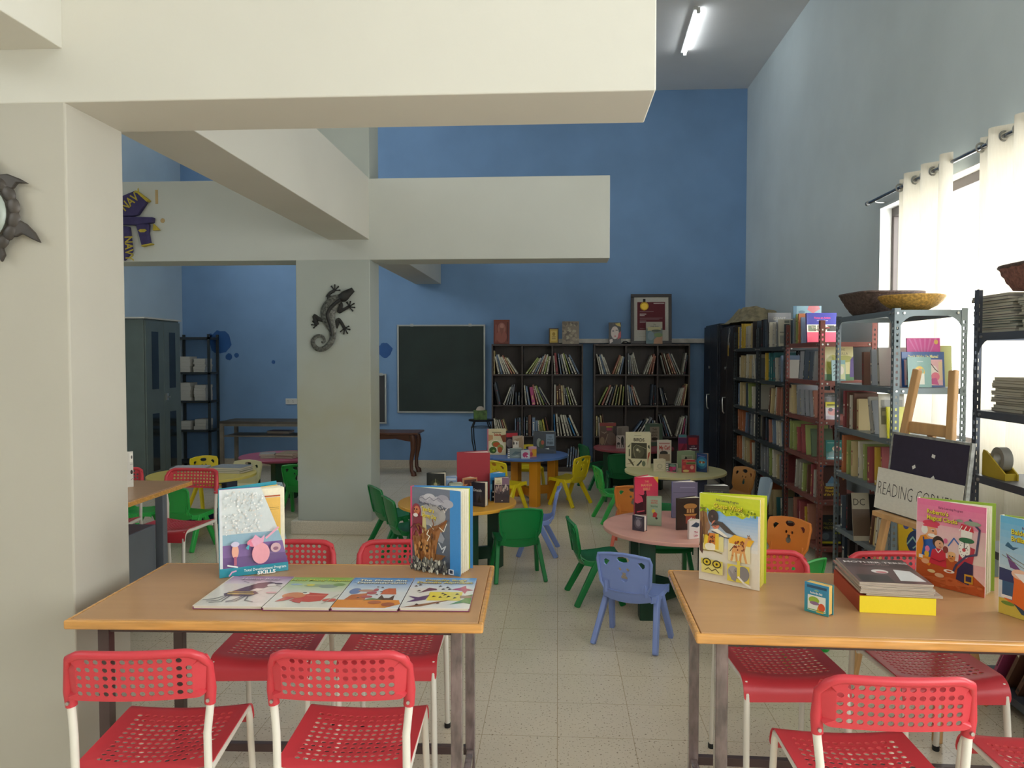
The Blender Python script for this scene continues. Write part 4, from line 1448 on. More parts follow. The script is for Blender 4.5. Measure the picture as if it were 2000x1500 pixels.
# ---------------------------------------------------------------- standing books
def cover_parts(t, w, h, thick, bg, shapes, spine, back, angle=0.0, spine_side='L', leaves=5, gloss=True, outline=None, inner=None, edge='#d9d2bd', pages_h=0.985):
    """children of thing t: front_cover (art faces -y, x 0..w), back_cover hinged at the spine and opened by angle, pages between"""
    m = PRINT if gloss else MATTE
    k = 0.0025
    mb = MB().color(bg, 0)
    if outline:
        mb.prism([(a * w, b * h) for a, b in outline], 0, k)
    else:
        mb.box(0, 0, 0, w, k, h)
    art(mb, w, h, shapes)
    fc = mb.build('front_cover', [m], t)
    L = spine_side == 'L'
    if angle < 2:
        b = MB().color(back, 0)
        b.box(0, thick - k, 0, w, thick, h)
        b.color(spine)
        x = 0 if L else w - k
        b.box(x, k, 0, x + k, thick - k, h)
        b.build('back_cover', [m], t)
        p = MB().color(edge, 0)
        p.box((k if L else 0.004), k, 0.003, (w - 0.004 if L else w - k), thick - k, h * pages_h)
        p.build('pages', [PAPER], t)
        return
    a = math.radians(angle)
    sgn = 1 if L else -1
    ox = 0 if L else w

    def leaf(mbx, ang, y0, ln, th, z0, z1):
        d = Vector((sgn * math.cos(ang), math.sin(ang), 0))
        n = Vector((-d.y, d.x, 0)) * sgn
        s0 = Vector((ox, y0, 0))
        q = [s0, s0 + d * ln, s0 + d * ln + n * th, s0 + n * th]
        v = [Vector((p.x, p.y, z)) for z in (z0, z1) for p in q]
        f = [(3, 2, 1, 0), (4, 5, 6, 7), (0, 1, 5, 4), (1, 2, 6, 5), (2, 3, 7, 6), (3, 0, 4, 7)]
        if sgn < 0:
            f = [x[::-1] for x in f]
        mbx.add(v, f)
    b = MB().color(back, 0)
    leaf(b, a, thick - k, w, k, 0, h)
    b.color(spine)
    xs = (-0.002, 0.001) if L else (w - 0.001, w + 0.002)
    b.box(xs[0], 0.0, 0, xs[1], thick, h)
    b.build('back_cover', [m], t)
    p = MB()
    for i in range(leaves):
        f = (i + 0.5) / leaves
        p.color(inner if inner and i == leaves - 1 else edge, 0)
        leaf(p, a * (0.06 + 0.86 * f), k + (thick - 2 * k) * (0.1 + 0.75 * f), w * 0.97, (thick - 2 * k) / leaves * 0.7, 0.003, h * pages_h)
    p.build('pages', [PAPER], t)
    if outline:
        g = MB()
        g.M = Matrix.Translation((0, k + (thick - 2 * k) * 0.1, 0)) @ Matrix.Rotation(a * 0.1, 4, 'Z')
        art(g, w, h, [('R', .5, .3, .90, .86, '#e2b45c'), ('R', .5, .30, .90, .5, '#c9c46a'), ('R', .5, .87, .9, .885, '#b0532e'), ('R', .6, .74, .88, .745, '#8a7a3c'), ('R', .6, .72, .88, .724, '#8a7a3c')], y=-0.0006)
        g.build('page_print', [PAPER], t)


def stand(label, cat, pl, pr, z, ytop, bg, shapes=(), thick=0.014, angle=38, spine='#cccccc', back=None, side='L', name='picture_book', group=None, lean=0.0, **kw):
    P, Q = onZ(pl[0], pl[1], z), onZ(pr[0], pr[1], z)
    u = Q - P
    w = u.length
    h = aboveP(pl[0], ytop, P) - z
    t = thing(name, label, cat, (P.x, P.y, z + 0.0012), 0, group)
    t.rotation_euler = Euler((math.radians(-lean), 0, math.atan2(u.y, u.x)), 'XYZ')
    cover_parts(t, w, h, thick, bg, shapes, spine, back or bg, angle, side, **kw)
    return t


def face(label, cat, x0, y0, x1, y1, plane, bg, shapes=(), thick=0.012, lean=6.0, spine='#cccccc', name='picture_book', group=None, z=None, gloss=True, **kw):
    """closed book shown face-out, x0 y0 x1 y1 its box in the photo, standing at room depth y = plane"""
    P, Q, U = onY(x0, y1, plane), onY(x1, y1, plane), onY(x0, y0, plane)
    zz = P.z if z is None else z
    t = thing(name, label, cat, (P.x, plane, zz + 0.0014 + thick * math.sin(math.radians(lean))), 0, group)
    t.rotation_euler = (math.radians(-lean), 0, 0)
    cover_parts(t, Q.x - P.x, (U.z - zz) / math.cos(math.radians(lean)), thick, bg, shapes, spine, bg, 0, 'L', gloss=gloss, **kw)
    return t


GD = 'picture books displayed on the wooden tables'
GK = 'books displayed on the low round tables'
GS = 'books displayed face-out on the racks'
GB = 'books displayed on top of the dark bookcases'

# ---- wooden table beside the column
SK = [('G', 0, 0.10, 1, 0.36, '#6b4a86', '#8a6aa2'), ('G', 0, 0.36, 1, 0.52, '#8a6aa2', '#8fb6c2'), ('G', 0, 0.52, 1, 1.0, '#a9c3c9', '#dfe2e0')]
SKC = [('P', [(0, .10), (1, .10), (.955, .22), (.0, .22)], '#664680'), ('P', [(0, .22), (.955, .22), (.915, .36), (0, .36)], '#7d5d98'), ('P', [(0, .36), (.915, .36), (.86, .48), (0, .48)], '#8fb0c0'),
       ('P', [(0, .48), (.86, .48), (.6, .995), (0, .995)], '#cdd3d2'), ('P', [(0, 0), (1, 0), (1, .10), (0, .10)], '#2f8fa3'), ('P', [(0, .1), (.04, .1), (.04, .99), (0, .99)], '#d5d9dc')]
SKC += speckle(3, 260, .06, .49, .62, .97, ['#dfe1e0', '#c1cbcf', '#d6d0c8', '#c8d0d2', '#e9e8e4'], .006, .02)
SKC += [('E', .21, .30, .05, .08, '#e2a48c'), ('E', .21, .38, .06, .03, '#c9c2d8'), ('R', .19, .14, .23, .24, '#a8536b'), ('E', .5, .38, .12, .05, '#dc7a92'), ('E', .58, .25, .13, .12, '#e39aa4'),
        ('P', [(.44, .4), (.5, .47), (.58, .42), (.64, .46), (.62, .38), (.48, .33)], '#e0a0b8'), ('E', .80, .30, .075, .055, '#c8a2a8'), ('E', .80, .29, .04, .02, '#8a5a70'), ('L', [(.66, .42), (.84, .53)], .03, '#e3a2b4'),
        ('P', [(.36, .33), (.42, .37), (.40, .30)], '#3fa0b0'), ('L', [(.10, .15), (.24, .12)], .02, '#e8e6e4'), ('T', .64, .115 - .055, .042, 'Total Development Program', '#e6eef0', 'c', .01, .95), ('T', .66, .012, .055, 'SKILLS', '#f2f4f2', 'c', .03, 1.3), ('L', [(.12, .03), (.16, .07), (.22, .08)], .02, '#d8a0c0')]
stand('open standing book with a slanted silver and purple flap lettered SKILLS', 'book', (430, 1130), (563, 1114), TZ, 957, '#7d5d98', SKC, 0.02, 24, '#2f8fa3', '#2f8fa3', 'L', group=GD,
      outline=[(0, 0), (1, 0), (1, .10), (.6, 1), (0, 1)], inner='#e6c06a', leaves=4, edge='#e7dfc4', pages_h=0.965)
ST = [('G', 0, 0, .8, 1, '#4a4f58', '#6d7280'), ('R', .8, 0, 1, 1, '#3c86c4'), ('R', 0, 0, .03, 1, '#c9486c')]
ST += [('E', .3 + .09 * i, .86 + .03 * math.sin(i * 2.1), .12, .05, c) for i, c in enumerate(['#a9a6ae', '#bdbac0', '#a9a6ae', '#b3b0b8', '#9a97a2', '#a9a6ae'])]
ST += [('E', .42, .68, .3, .13, '#a7a29e'), ('E', .12, .70, .1, .1, '#8c3440'), ('E', .13, .72, .06, .05, '#c9764e'), ('P', [(.02, .35), (.24, .40), (.26, .66), (.05, .64)], '#7c2f3c'),
       ('P', [(.24, .42), (.34, .44), (.30, .72), (.25, .72)], '#c9b982'), ('P', [(.10, .14), (.5, .12), (.55, .36), (.74, .62), (.44, .54), (.22, .44), (.04, .4)], '#9a6234'), ('P', [(.2, .2), (.4, .2), (.42, .36), (.24, .38)], '#b87a44'),
       ('E', .24, .28, .03, .05, '#5a2f1a'), ('E', .36, .28, .03, .05, '#5a2f1a'), ('L', [(.4, .56), (.5, .5), (.56, .56), (.68, .5), (.74, .6)], .012, '#e8e0c8'), ('P', [(.56, .38), (.62, .5), (.7, .42), (.66, .36)], '#8d8f98'),
       ('L', [(.58, .36), (.64, .29), (.72, .33), (.66, .25)], .02, '#c9ccd0'), ('P', [(.62, .82), (.7, .76), (.78, .80), (.7, .72)], '#c9c4c0'), ('P', [(.34, .12), (.6, .14), (.72, .22), (.5, .22)], '#7a5230')]
ST += speckle(19, 70, .08, .15, .5, .50, ['#7c4a24', '#b98450', '#5e3a1e', '#c79058', '#8f5c30'], .010, .028, 2.2)
ST += [('L', [(.5, .50), (.62, .58), (.76, .64)], .03, '#7c4a24'), ('L', [(.3, .5), (.2, .56), (.1, .53)], .03, '#7c4a24'), ('L', [(.44, .5), (.5, .58), (.47, .63)], .02, '#7c4a24'), ('E', .24, .28, .028, .045, '#45220f'), ('E', .36, .28, .028, .045, '#45220f'), ('E', .24, .285, .012, .018, '#e2a24c'), ('E', .36, .285, .012, .018, '#e2a24c'),
       ('E', .105, .735, .014, .011, '#2a1512'), ('E', .155, .735, .014, .011, '#2a1512'), ('P', [(.12, .70), (.135, .73), (.15, .70)], '#8f4a30'), ('E', .13, .665, .05, .022, '#d9d2cc'), ('L', [(.03, .5), (.1, .56), (.18, .48)], .02, '#5c2029'), ('L', [(.06, .42), (.14, .5), (.22, .42)], .02, '#93404c'),
       ('L', [(.18, .86), (.26, .89), (.34, .86), (.42, .9), (.5, .86), (.6, .9), (.7, .85)], .010, '#6f6c78'), ('L', [(.24, .80), (.32, .83), (.4, .80)], .010, '#77747f'), ('L', [(.58, .79), (.64, .76), (.70, .78), (.74, .75)], .012, '#2f2e38'), ('L', [(.40, .50), (.36, .45), (.42, .43), (.37, .37)], .014, '#efe9d4')]
ST += speckle(7, 150, .03, .01, .78, .16, ['#8f9088', '#c9c8b8', '#5b5d58', '#3a3d40'], .012, .035, 1.2)
ST += [('T', .42, .815, .038, 'Early Learning Program', '#2a2a40', 'c', .012, .72, -5), ('T', .42, .735, .07, 'Tales for a', '#e3d23a', 'c', .012, .62, -5), ('T', .45, .66, .07, 'Stormy Day', '#e3d23a', 'c', .012, .62, -5), ('R', .84, .03, .94, .09, '#d9dbe0'), ('R', .86, .04, .92, .08, '#27324a')]
stand('tall standing book with a grey storm cover and yellow lettering, end of the table', 'book', (803, 1110), (899, 1127), TZ + 0.001, 950, '#3c86c4', ST, 0.02, 26, '#c9486c', '#3c7fc0', 'L', group=GD, inner='#b8c822', leaves=6, edge='#ece6d2')


def flat_cover(base, title, pic, tcol):
    return base + pic + [('T', .52, .86, .09, title[0], tcol, 'c', .02, 0.95)] + ([('T', .52, .775, .09, title[1], tcol, 'c', .02, 0.95)] if len(title) > 1 else [])


BEE = [('P', [(.28, .30), (.66, .30), (.74, .40), (.66, .46), (.3, .44), (.22, .38)], '#3a2c28'), ('R', .28, .36, .68, .39, '#d8b64a'), ('R', .26, .42, .64, .445, '#d8b64a'), ('P', [(.3, .44), (.66, .46), (.78, .66), (.86, .74), (.72, .80), (.55, .74), (.4, .58)], '#4a3434'),
       ('P', [(.56, .48), (.7, .46), (.74, .56), (.62, .56)], '#e6ddd0'), ('E', .80, .68, .07, .05, '#e2dad0'), ('E', .88, .73, .06, .025, '#3c2a2a'), ('L', [(.4, .76), (.3, .8)], .012, '#4a3434'), ('L', [(.88, .66), (.96, .64)], .014, '#4a3434'), ('E', .93, .42, .09, .03, '#dba8a6')]
BEE += [('L', p, .016, '#2c2422') for p in ([(.28, .3), (.18, .2), (.04, .17)], [(.32, .3), (.28, .16), (.12, .13)], [(.36, .3), (.34, .12), (.18, .09)], [(.56, .3), (.48, .16), (.40, .13)], [(.6, .3), (.54, .14), (.42, .1)], [(.64, .3), (.66, .16), (.8, .12)])]
HIP = [('E', .16, .74, .1, .03, '#9db3c4'), ('E', .48, .70, .18, .05, '#9aa882'), ('E', .70, .68, .16, .06, '#8f9c8e'), ('E', .86, .74, .1, .05, '#7f9a62'), ('E', .40, .72, .07, .03, '#d8c94a'), ('P', [(.3, .2), (.62, .16), (.78, .2), (.82, .42), (.5, .46), (.42, .36)], '#c9483e'), ('E', .3, .36, .18, .1, '#d88a5a'),
       ('E', .46, .43, .05, .03, '#f0ece0'), ('E', .43, .45, .035, .014, '#2c2c2c'), ('P', [(.1, .16), (.24, .2), (.36, .3), (.2, .32)], '#c9574a'), ('P', [(.36, .16), (.5, .12), (.5, .24), (.4, .26)], '#c9574a'), ('E', .92, .22, .12, .05, '#c9574a'), ('L', [(.84, .1), (.98, .4)], .02, '#b6b2a4'), ('R', .5, .34, .8, .36, '#e08a74')]
ANT = [('P', [(0, 0), (.8, 0), (1, .12), (.95, .24), (0, .24)], '#dd8a34'), ('P', [(.1, .24), (.42, .24), (.4, .46), (.16, .4)], '#c06a3a'), ('E', .18, .52, .09, .1, '#6e7fae'), ('E', .36, .54, .14, .04, '#b88a78'), ('E', .72, .52, .11, .1, '#b8552f'), ('P', [(.6, .42), (.86, .42), (.8, .62), (.68, .62)], '#c8643a'), ('P', [(.6, .24), (.64, .4), (.7, .3), (.78, .3), (.84, .4), (.86, .24)], '#5c3a28'), ('E', .46, .46, .08, .05, '#b4565c'), ('E', .42, .34, .09, .04, '#b4565c'),
       ('E', .5, .56, .04, .05, '#b4565c'), ('P', [(.4, .22), (.7, .25), (.5, .3)], '#7c8a5a'), ('E', .6, .16, .1, .05, '#b0603a'), ('E', .82, .1, .1, .06, '#a85a38')] + [('E', x, z, .02, .012, '#5a4038') for x, z in ((.56, .4), (.6, .5), (.5, .66), (.58, .64), (.3, .3))]
DOO = [('R', .34, .22, .84, .50, '#e2cf4c'), ('P', [(.0, .0), (.6, .22), (.7, .24), (.3, .04)], '#8a5f44'), ('P', [(.18, .46), (.3, .64), (.42, .6), (.44, .56), (.3, .52)], '#6a4258'), ('P', [(.06, .16), (.16, .26), (.04, .36), (.2, .32), (.36, .4), (.32, .24), (.2, .2)], '#56406e'), ('P', [(.66, .58), (.8, .66), (.86, .72), (.88, .62), (1, .56), (.9, .54), (.88, .44), (.82, .54)], '#b04a68'),
       ('P', [(.7, .1), (.9, .16), (1, .12), (1, .42), (.84, .36), (.9, .28)], '#5f8a4a'), ('R', .82, .3, 1, .38, '#9a7a64')] + [('P', [(x, z), (x + .06, z + .02), (x + .02, z + .05)], '#3c2a30') for x, z in ((.5, .3), (.56, .38), (.62, .32), (.52, .42), (.72, .28), (.74, .4), (.4, .32), (.5, .56), (.56, .62), (.6, .56), (.44, .66), (.06, .66), (.12, .7), (.2, .06), (.5, .1), (.14, .5))]
FL = [
    ((376, 1183), (511, 1186), '#d9d3c8', [('G', 0, .72, 1, 1, '#d9cfd2', '#8d5a8c'), ('R', 0, 0, .02, 1, '#e6dcc0')], ['Honey Bees'], BEE, '#e2cfd8', 'flat picture book with a striped bee on a purple topped cover'),
    ((512, 1186), (645, 1187), '#dad6ca', [('G', 0, .5, 1, 1, '#d6d8c6', '#86b032')], ['How Many Hippos?'], HIP, '#cdd84a', 'flat green topped picture book with grey hippos and a red drum'),
    ((646, 1187), (779, 1187), '#d8d9da', [('G', 0, .5, 1, 1, '#d8dcde', '#3f86c6')], ['The Great Ant', 'Demonstration'], ANT, '#eeeed8', 'flat picture book with orange ground and red ants under a blue sky'),
    ((780, 1187), (918, 1186), '#dcd9d2', [('G', 0, .62, 1, 1, '#dcdedc', '#4d90cc')], ['Doodle Bugs', 'Doodle Alphabet'], DOO, '#d6c86a', 'flat picture book with a yellow panel among purple bugs'),
]
for pl, pr, bg, base, ti, pic, tc_, lab in FL:
    P, Q = onZ(*pl, TZ + 0.012), onZ(*pr, TZ + 0.012)
    w = (Q - P).length - 0.002
    t = thing('picture_book', lab, 'book', (P.x, P.y, TZ + 0.0125), 0, GD)
    t.rotation_euler = (-PI / 2, 0, LT_ANG)
    cover_parts(t, w, 0.318, 0.0115, bg, flat_cover(base, ti, pic, tc_), '#7c3a5a', '#7c3a5a')

# ---- wooden table with the yellow box
EL = ('Early Learning Program',)
GW = [('R', 0, 0, 1, 1, '#ded5c2'), ('G', .12, .40, .97, .86, '#e0dace', '#5a9fd6'), ('P', [(0, .36), (.12, .40), (.16, .66), (.10, .84), (0, .86)], '#9a7048'), ('P', [(0, .34), (.05, .30), (.12, .5), (.0, .7)], '#5c3c34'), ('P', [(.04, .72), (.07, .5), (.1, .5), (.08, .74)], '#7a5636'),
      ('R', 0.0, .84, 1, 1, '#c3cc2e'), ('P', [(.1, .85), (.2, .80), (.34, .82), (.45, .77), (.6, .79), (.72, .76), (.82, .81), (1, .82), (1, .88), (.1, .88)], '#b9c41f')]
GW += speckle(13, 50, .02, .80, .98, .86, ['#98a818', '#d3da4a', '#6f8414'], .012, .03)
GW += [('E', .24, .75, .09, .08, '#3d3530'), ('E', .28, .66, .065, .05, '#c9775c'), ('P', [(.2, .64), (.34, .66), (.46, .59), (.64, .565), (.7, .55), (.58, .60), (.40, .70), (.28, .71)], '#4a4440'), ('P', [(.2, .6), (.32, .62), (.46, .56), (.52, .52), (.42, .54), (.28, .58)], '#e4dccb'), ('L', [(.22, .58), (.34, .56), (.44, .53), (.52, .53)], .016, '#4a4440'), ('E', .15, .63, .04, .05, '#8a6a54'),
       ('R', .07, .36, .42, .53, '#dbcf8e'), ('P', [(.09, .53), (.28, .54), (.28, .36), (.09, .38)], '#e2c23a'), ('P', [(.14, .40), (.28, .41), (.28, .56), (.17, .56)], '#cf7a34'), ('E', .2, .40, .1, .045, '#e6dcc4'), ('R', .28, .38, .34, .56, '#e0b83a'), ('L', [(.08, .35), (.26, .36), (.4, .34)], .014, '#8a7a34'),
       ('R', .5, .28, .86, .52, '#ded0a0'), ('P', [(.5, .52), (.6, .58), (.92, .545), (.86, .47), (.52, .48)], '#e3ab28'), ('P', [(.56, .385), (.58, .455), (.68, .47), (.735, .475), (.79, .555), (.83, .585), (.87, .565), (.86, .545), (.825, .535), (.785, .455), (.77, .39), (.66, .375)], '#d79a58')]
GW += [('L', p, .034, '#d79a58') for p in ([(.585, .42), (.575, .345), (.555, .29)], [(.625, .40), (.635, .345), (.645, .29)], [(.72, .40), (.705, .345), (.70, .285)], [(.755, .42), (.775, .345), (.80, .285)])] + [('L', [(.58, .44), (.53, .39)], .012, '#5a3a20'), ('E', .84, .56, .035, .018, '#d79a58')]
GW += speckle(4, 26, .60, .41, .77, .52, ['#8a3a1c', '#7a3418'], .010, .018) + speckle(5, 12, .15, .43, .27, .55, ['#5a2a18'], .010, .02)
GW += [('E', .845, .567, .008, .006, '#222222'), ('L', [(.83, .585), (.82, .60)], .012, '#7a4a24'), ('L', [(.845, .585), (.85, .60)], .012, '#7a4a24'), ('E', .235, .755, .02, .014, '#6a5a52'), ('E', .265, .675, .010, .008, '#1c1714'), ('E', .295, .675, .010, .008, '#1c1714'), ('L', [(.27, .645), (.30, .645)], .008, '#5a2c22'), ('L', [(.02, .40), (.06, .60), (.04, .78)], .014, '#6f4a2c'), ('L', [(.09, .44), (.11, .62), (.08, .80)], .012, '#6f4a2c')]
GW += [('R', .06, .10, .42, .25, '#d9cd76'), ('P', [(.05, .26), (.42, .255), (.40, .17), (.05, .20)], '#cdbd52'), ('E', .15, .225, .075, .045, '#2e2a1c'), ('E', .15, .225, .055, .032, '#c9b22c'), ('E', .15, .225, .02, .014, '#2e2a1c'), ('E', .32, .215, .075, .045, '#2e2a1c'), ('E', .32, .215, .055, .032, '#c9b22c'), ('E', .32, .215, .02, .014, '#2e2a1c'),
       ('L', [(.12, .13), (.18, .16), (.24, .13), (.3, .16), (.36, .12)], .014, '#6a5a34'), ('R', .5, .06, .86, .25, '#d8c548'), ('E', .60, .165, .09, .07, '#a09a98'), ('E', .66, .16, .06, .06, '#8b8584'), ('E', .64, .18, .008, .006, '#222222'), ('E', .76, .16, .1, .085, '#7d7877'), ('P', [(.52, .2), (.57, .08), (.64, .06), (.66, .12), (.60, .14)], '#8b8584'), ('R', .66, .12, .71, .3, '#d8c548'), ('L', [(.68, .12), (.78, .06), (.88, .03)], .03, '#e9e2d2'),
       ('T', .34, .915, .042, 'Early Learning Program', '#2a2440', 'l', .014, .70, -4), ('T', .26, .845, .075, 'Guess Who?', '#e6d434', 'l', .014, .82, -4)]
GW[-2] = ('T', .30, .94, .036, 'Early Learning Program', '#2a2440', 'l', .014, .80, -2)
GW[-1] = ('T', .26, .865, .072, 'Guess Who?', '#e8dc3a', 'l', .014, .92, -2)
stand('tall standing picture book with a giraffe and elephant under a green topped cover', 'book', (1366, 1131), (1483, 1155), TZ, 963, '#ded5c2', GW, 0.016, 22, '#e4e2da', '#aebd22', 'L', group=GD, edge='#e2d66a', leaves=5)

RB = [('G', 0, 0, 1, 1, '#e8c9bf', '#e26a9a'), ('G', .0, .34, 1, .72, '#e6cfc4', '#e2b2b8'), ('P', [(0, 0), (1, 0), (1, .12), (.62, .34), (0, .40)], '#b8552a'), ('P', [(.05, .08), (.5, .04), (.9, .1), (.5, .14)], '#c9683a')]
RB += [('P', [(0, .30), (.2, .22), (.26, .3), (.32, .46), (.2, .60), (.06, .56), (0, .46)], '#dc8a2c'), ('P', [(.08, .34), (.26, .32), (.3, .46), (.24, .55), (.12, .52)], '#2a5aa4'), ('E', .22, .62, .09, .08, '#e2a47c'), ('E', .12, .64, .05, .05, '#e6e2da'), ('E', .24, .585, .07, .02, '#f0ece4'), ('E', .22, .725, .13, .035, '#d8405e'), ('R', .1, .68, .32, .70, '#d8405e'), ('E', .14, .27, .06, .03, '#e2a47c'),
       ('R', .04, .30, .1, .34, '#e8e0da'), ('E', .16, .36, .035, .04, '#e0b03a'), ('E', .17, .42, .035, .035, '#e07aa0'), ('P', [(.2, .26), (.46, .24), (.44, .42), (.34, .46), (.24, .42)], '#c93040'), ('E', .33, .52, .085, .07, '#3a2a26'), ('E', .345, .495, .065, .05, '#dba480'), ('E', .44, .45, .04, .04, '#8a3a30'), ('E', .53, .38, .055, .06, '#d88a4a'), ('E', .53, .41, .06, .03, '#e2b07a'), ('E', .44, .55, .03, .03, '#d86a90'),
       ('L', [(.48, .50), (.56, .60), (.64, .53)], .018, '#3a6ab0'), ('P', [(.62, .30), (.82, .28), (.86, .52), (.66, .56)], '#b83444'), ('E', .71, .50, .085, .11, '#eee6da'), ('E', .71, .50, .07, .092, '#f6f2ea'), ('E', .74, .60, .11, .03, '#2f6a44'), ('R', .66, .63, .82, .72, '#e9e4dc'), ('P', [(.64, .72), (.84, .70), (.82, .76), (.66, .78)], '#c93040'), ('L', [(.71, .50), (.71, .57)], .012, '#333'), ('L', [(.71, .50), (.75, .52)], .012, '#333333'),
       ('L', [(.78, .84), (.92, .74), (.88, .46), (.74, .42), (.6, .30), (.56, .22)], .03, '#4a4664'), ('P', [(.6, .14), (.78, .10), (.84, .22), (.84, .34), (.72, .36), (.62, .26)], '#2a2c4e'), ('R', .72, .12, .84, .22, '#c9952c'), ('R', .74, .14, .82, .20, '#2a2c4e'), ('E', .5, .21, .08, .02, '#ece6da'), ('E', .5, .21, .04, .01, '#b8552a'), ('E', .24, .17, .06, .02, '#d9c08a'), ('E', .36, .14, .07, .025, '#d9b08a'), ('E', .64, .81, .05, .016, '#8f9a86'), ('E', .82, .80, .12, .025, '#8f9a86')]
RB += [('L', [(.11, .55), (.13, .45)], .02, '#23457f'), ('E', .255, .64, .012, .008, '#222222'), ('E', .29, .61, .02, .014, '#d8946c'), ('L', [(.225, .655), (.275, .655)], .010, '#e9e4de'), ('E', .36, .51, .009, .008, '#222222'), ('L', [(.35, .47), (.38, .468)], .010, '#a03c30'), ('E', .51, .39, .009, .008, '#222222'), ('E', .55, .39, .009, .008, '#222222'), ('L', [(.51, .36), (.55, .36)], .008, '#7c3420'),
       ('E', .71, .49, .025, .02, '#c94a50'), ('L', [(.30, .44), (.34, .40), (.38, .44)], .012, '#f0e6e2'), ('L', [(.24, .32), (.36, .30), (.44, .33)], .014, '#9c2230'), ('L', [(.64, .70), (.68, .76)], .012, '#e9e4dc'), ('L', [(.70, .70), (.74, .76)], .012, '#e9e4dc'), ('L', [(.77, .70), (.80, .755)], .012, '#e9e4dc')]
RB += [('E', .71 + .055 * math.sin(q * PI / 6), .50 + .074 * math.cos(q * PI / 6), .006, .005, '#3a3030') for q in range(12)]
RB += speckle(23, 26, .02, .02, .95, .12, ['#a84a22', '#c76a3c', '#b05a30'], .02, .05, .3)
RB = [s if s[-1] != '#333' else s[:-1] + ('#333333',) for s in RB]
RB += [('T', .34, .915, .034, 'Early Learning Program', '#6a1a4a', 'l', .014, .85, -1), ('T', .17, .845, .068, "Roberto's", '#e8dc3a', 'l', .014, .9, -1), ('T', .17, .775, .068, 'Magical Clocks', '#e8dc3a', 'l', .014, .85, -1)]
stand('tall standing pink picture book with a baker and a clock machine', 'book', (1789, 1136), (1923, 1169), TZ, 972, '#e2a0b0', RB, 0.018, 24, '#efd6d8', '#8aa23a', 'L', group=GD, inner='#8aa23a', leaves=5)
BR = [('G', 0, 0, 1, 1, '#e0d6c6', '#5fb2dc'), ('R', 0, 0, 1, .16, '#cdb44a'), ('P', [(.08, .16), (.3, .1), (1, .08), (1, .45), (.6, .52), (.2, .44)], '#dd6a2c'), ('P', [(.05, .18), (.2, .16), (.22, .36), (.05, .4)], '#2a5a7c'), ('P', [(0, .34), (.22, .34), (.2, .46), (0, .47)], '#25305c'), ('P', [(.1, .62), (.16, .49), (.34, .47), (.2, .56)], '#6a3f74'), ('E', .3, .44, .12, .05, '#e2b69a'), ('P', [(.22, .44), (.5, .30), (.6, .36), (.4, .46)], '#e6e0dc'),
      ('P', [(.08, .70), (.12, .745), (.2, .70), (.28, .71), (.2, .67)], '#35607c'), ('L', [(.04, .60), (1, .34)], .01, '#8a8476'), ('L', [(.1, .62), (1, .38)], .01, '#8a8476'), ('P', [(.22, .14), (.34, .05), (.5, .04), (.36, .1)], '#2c4458'), ('E', .14, .12, .1, .02, '#6a8a3a'), ('R', .04, .17, .2, .2, '#e8e4dc'),
      ('T', .32, .90, .033, 'Early Learning Program', '#6a1a4a', 'l', .014, .85), ('T', .17, .835, .07, "Balder's", '#e8dc3a', 'l', .014, .95), ('T', .17, .765, .07, 'Brilliant Idea', '#e8dc3a', 'l', .014, .9)]
stand('standing picture book with a wizard in an orange robe, cut off by the view edge', 'book', (1950, 1196), (2092, 1243), TZ, 1006, '#cfd2c8', BR, 0.018, 22, '#e9e6d4', '#8aa23a', 'L', group=GD)
BB = [('G', 0, 0, 1, 1, '#2f8a8c', '#2f86b4'), ('R', .1, .84, .92, .93, '#25506a'), ('R', .14, .08, .88, .60, '#dde2d6'), ('E', .4, .44, .22, .12, '#8fae3a'), ('E', .42, .34, .2, .06, '#8a6a8a'), ('P', [(.5, .05), (.8, .05), (.78, .22), (.56, .24)], '#d9a83a'), ('E', .72, .24, .14, .14, '#d2552e'), ('R', .16, .1, .86, .13, '#6f9c52'),
      ('T', .5, .655, .10, 'Rock-a-Bye, Baby', '#eef0ea', 'c', .02, .62), ('T', .5, .76, .06, 'a lullaby', '#c8d83a', 'c', .01, .8)]
stand('small chunky turquoise board book standing near the yellow box', 'book', (1571, 1193), (1618, 1206), TZ, 1136, '#2f8a9c', BB, 0.03, 0, '#2a6a7c', '#2f8a9c', 'L', name='board_book', group=GD, edge='#c9a45a')

# yellow box with a pile of magazines
P, Q, Rr = onZ(1679, 1196, TZ), onZ(1828, 1203, TZ), onZ(1644, 1168, TZ)
ang = math.atan2((Q - P).y, (Q - P).x)
w, dpt = (Q - P).length, 0.30
yb = thing('box_file', 'yellow fronted box lying under the pile of magazines', 'box', (P.x, P.y, TZ + 0.0005), ang)
MB().color('#e0c81c').box(0, 0, 0, w, 0.006, 0.05).build('front', [MATTE], yb)
MB().color('#a8452c').box(0, 0.006, 0, w, dpt, 0.05).build('body', [MATTE], yb)
zz = TZ + 0.0515
rng = random.Random(3)
MT = [('R', 0, 0, 1, 1, '#5a4240'), ('R', .04, .62, .96, .98, '#4a3634'), ('E', .45, .45, .12, .08, '#d9cfc8'), ('P', [(.6, .1), (.95, .1), (.9, .5), (.68, .55)], '#d2cfcc'), ('R', .05, .04, .5, .3, '#2c2322'), ('E', .46, .42, .08, .03, '#b8525a'), ('T', .06, .80, .10, 'MOTHER TERESA', '#ecdfdc', 'l', .02, 1.0), ('T', .5, .72, .045, 'Apostle of Love', '#d9a0a0', 'c', .0, 1.0)]
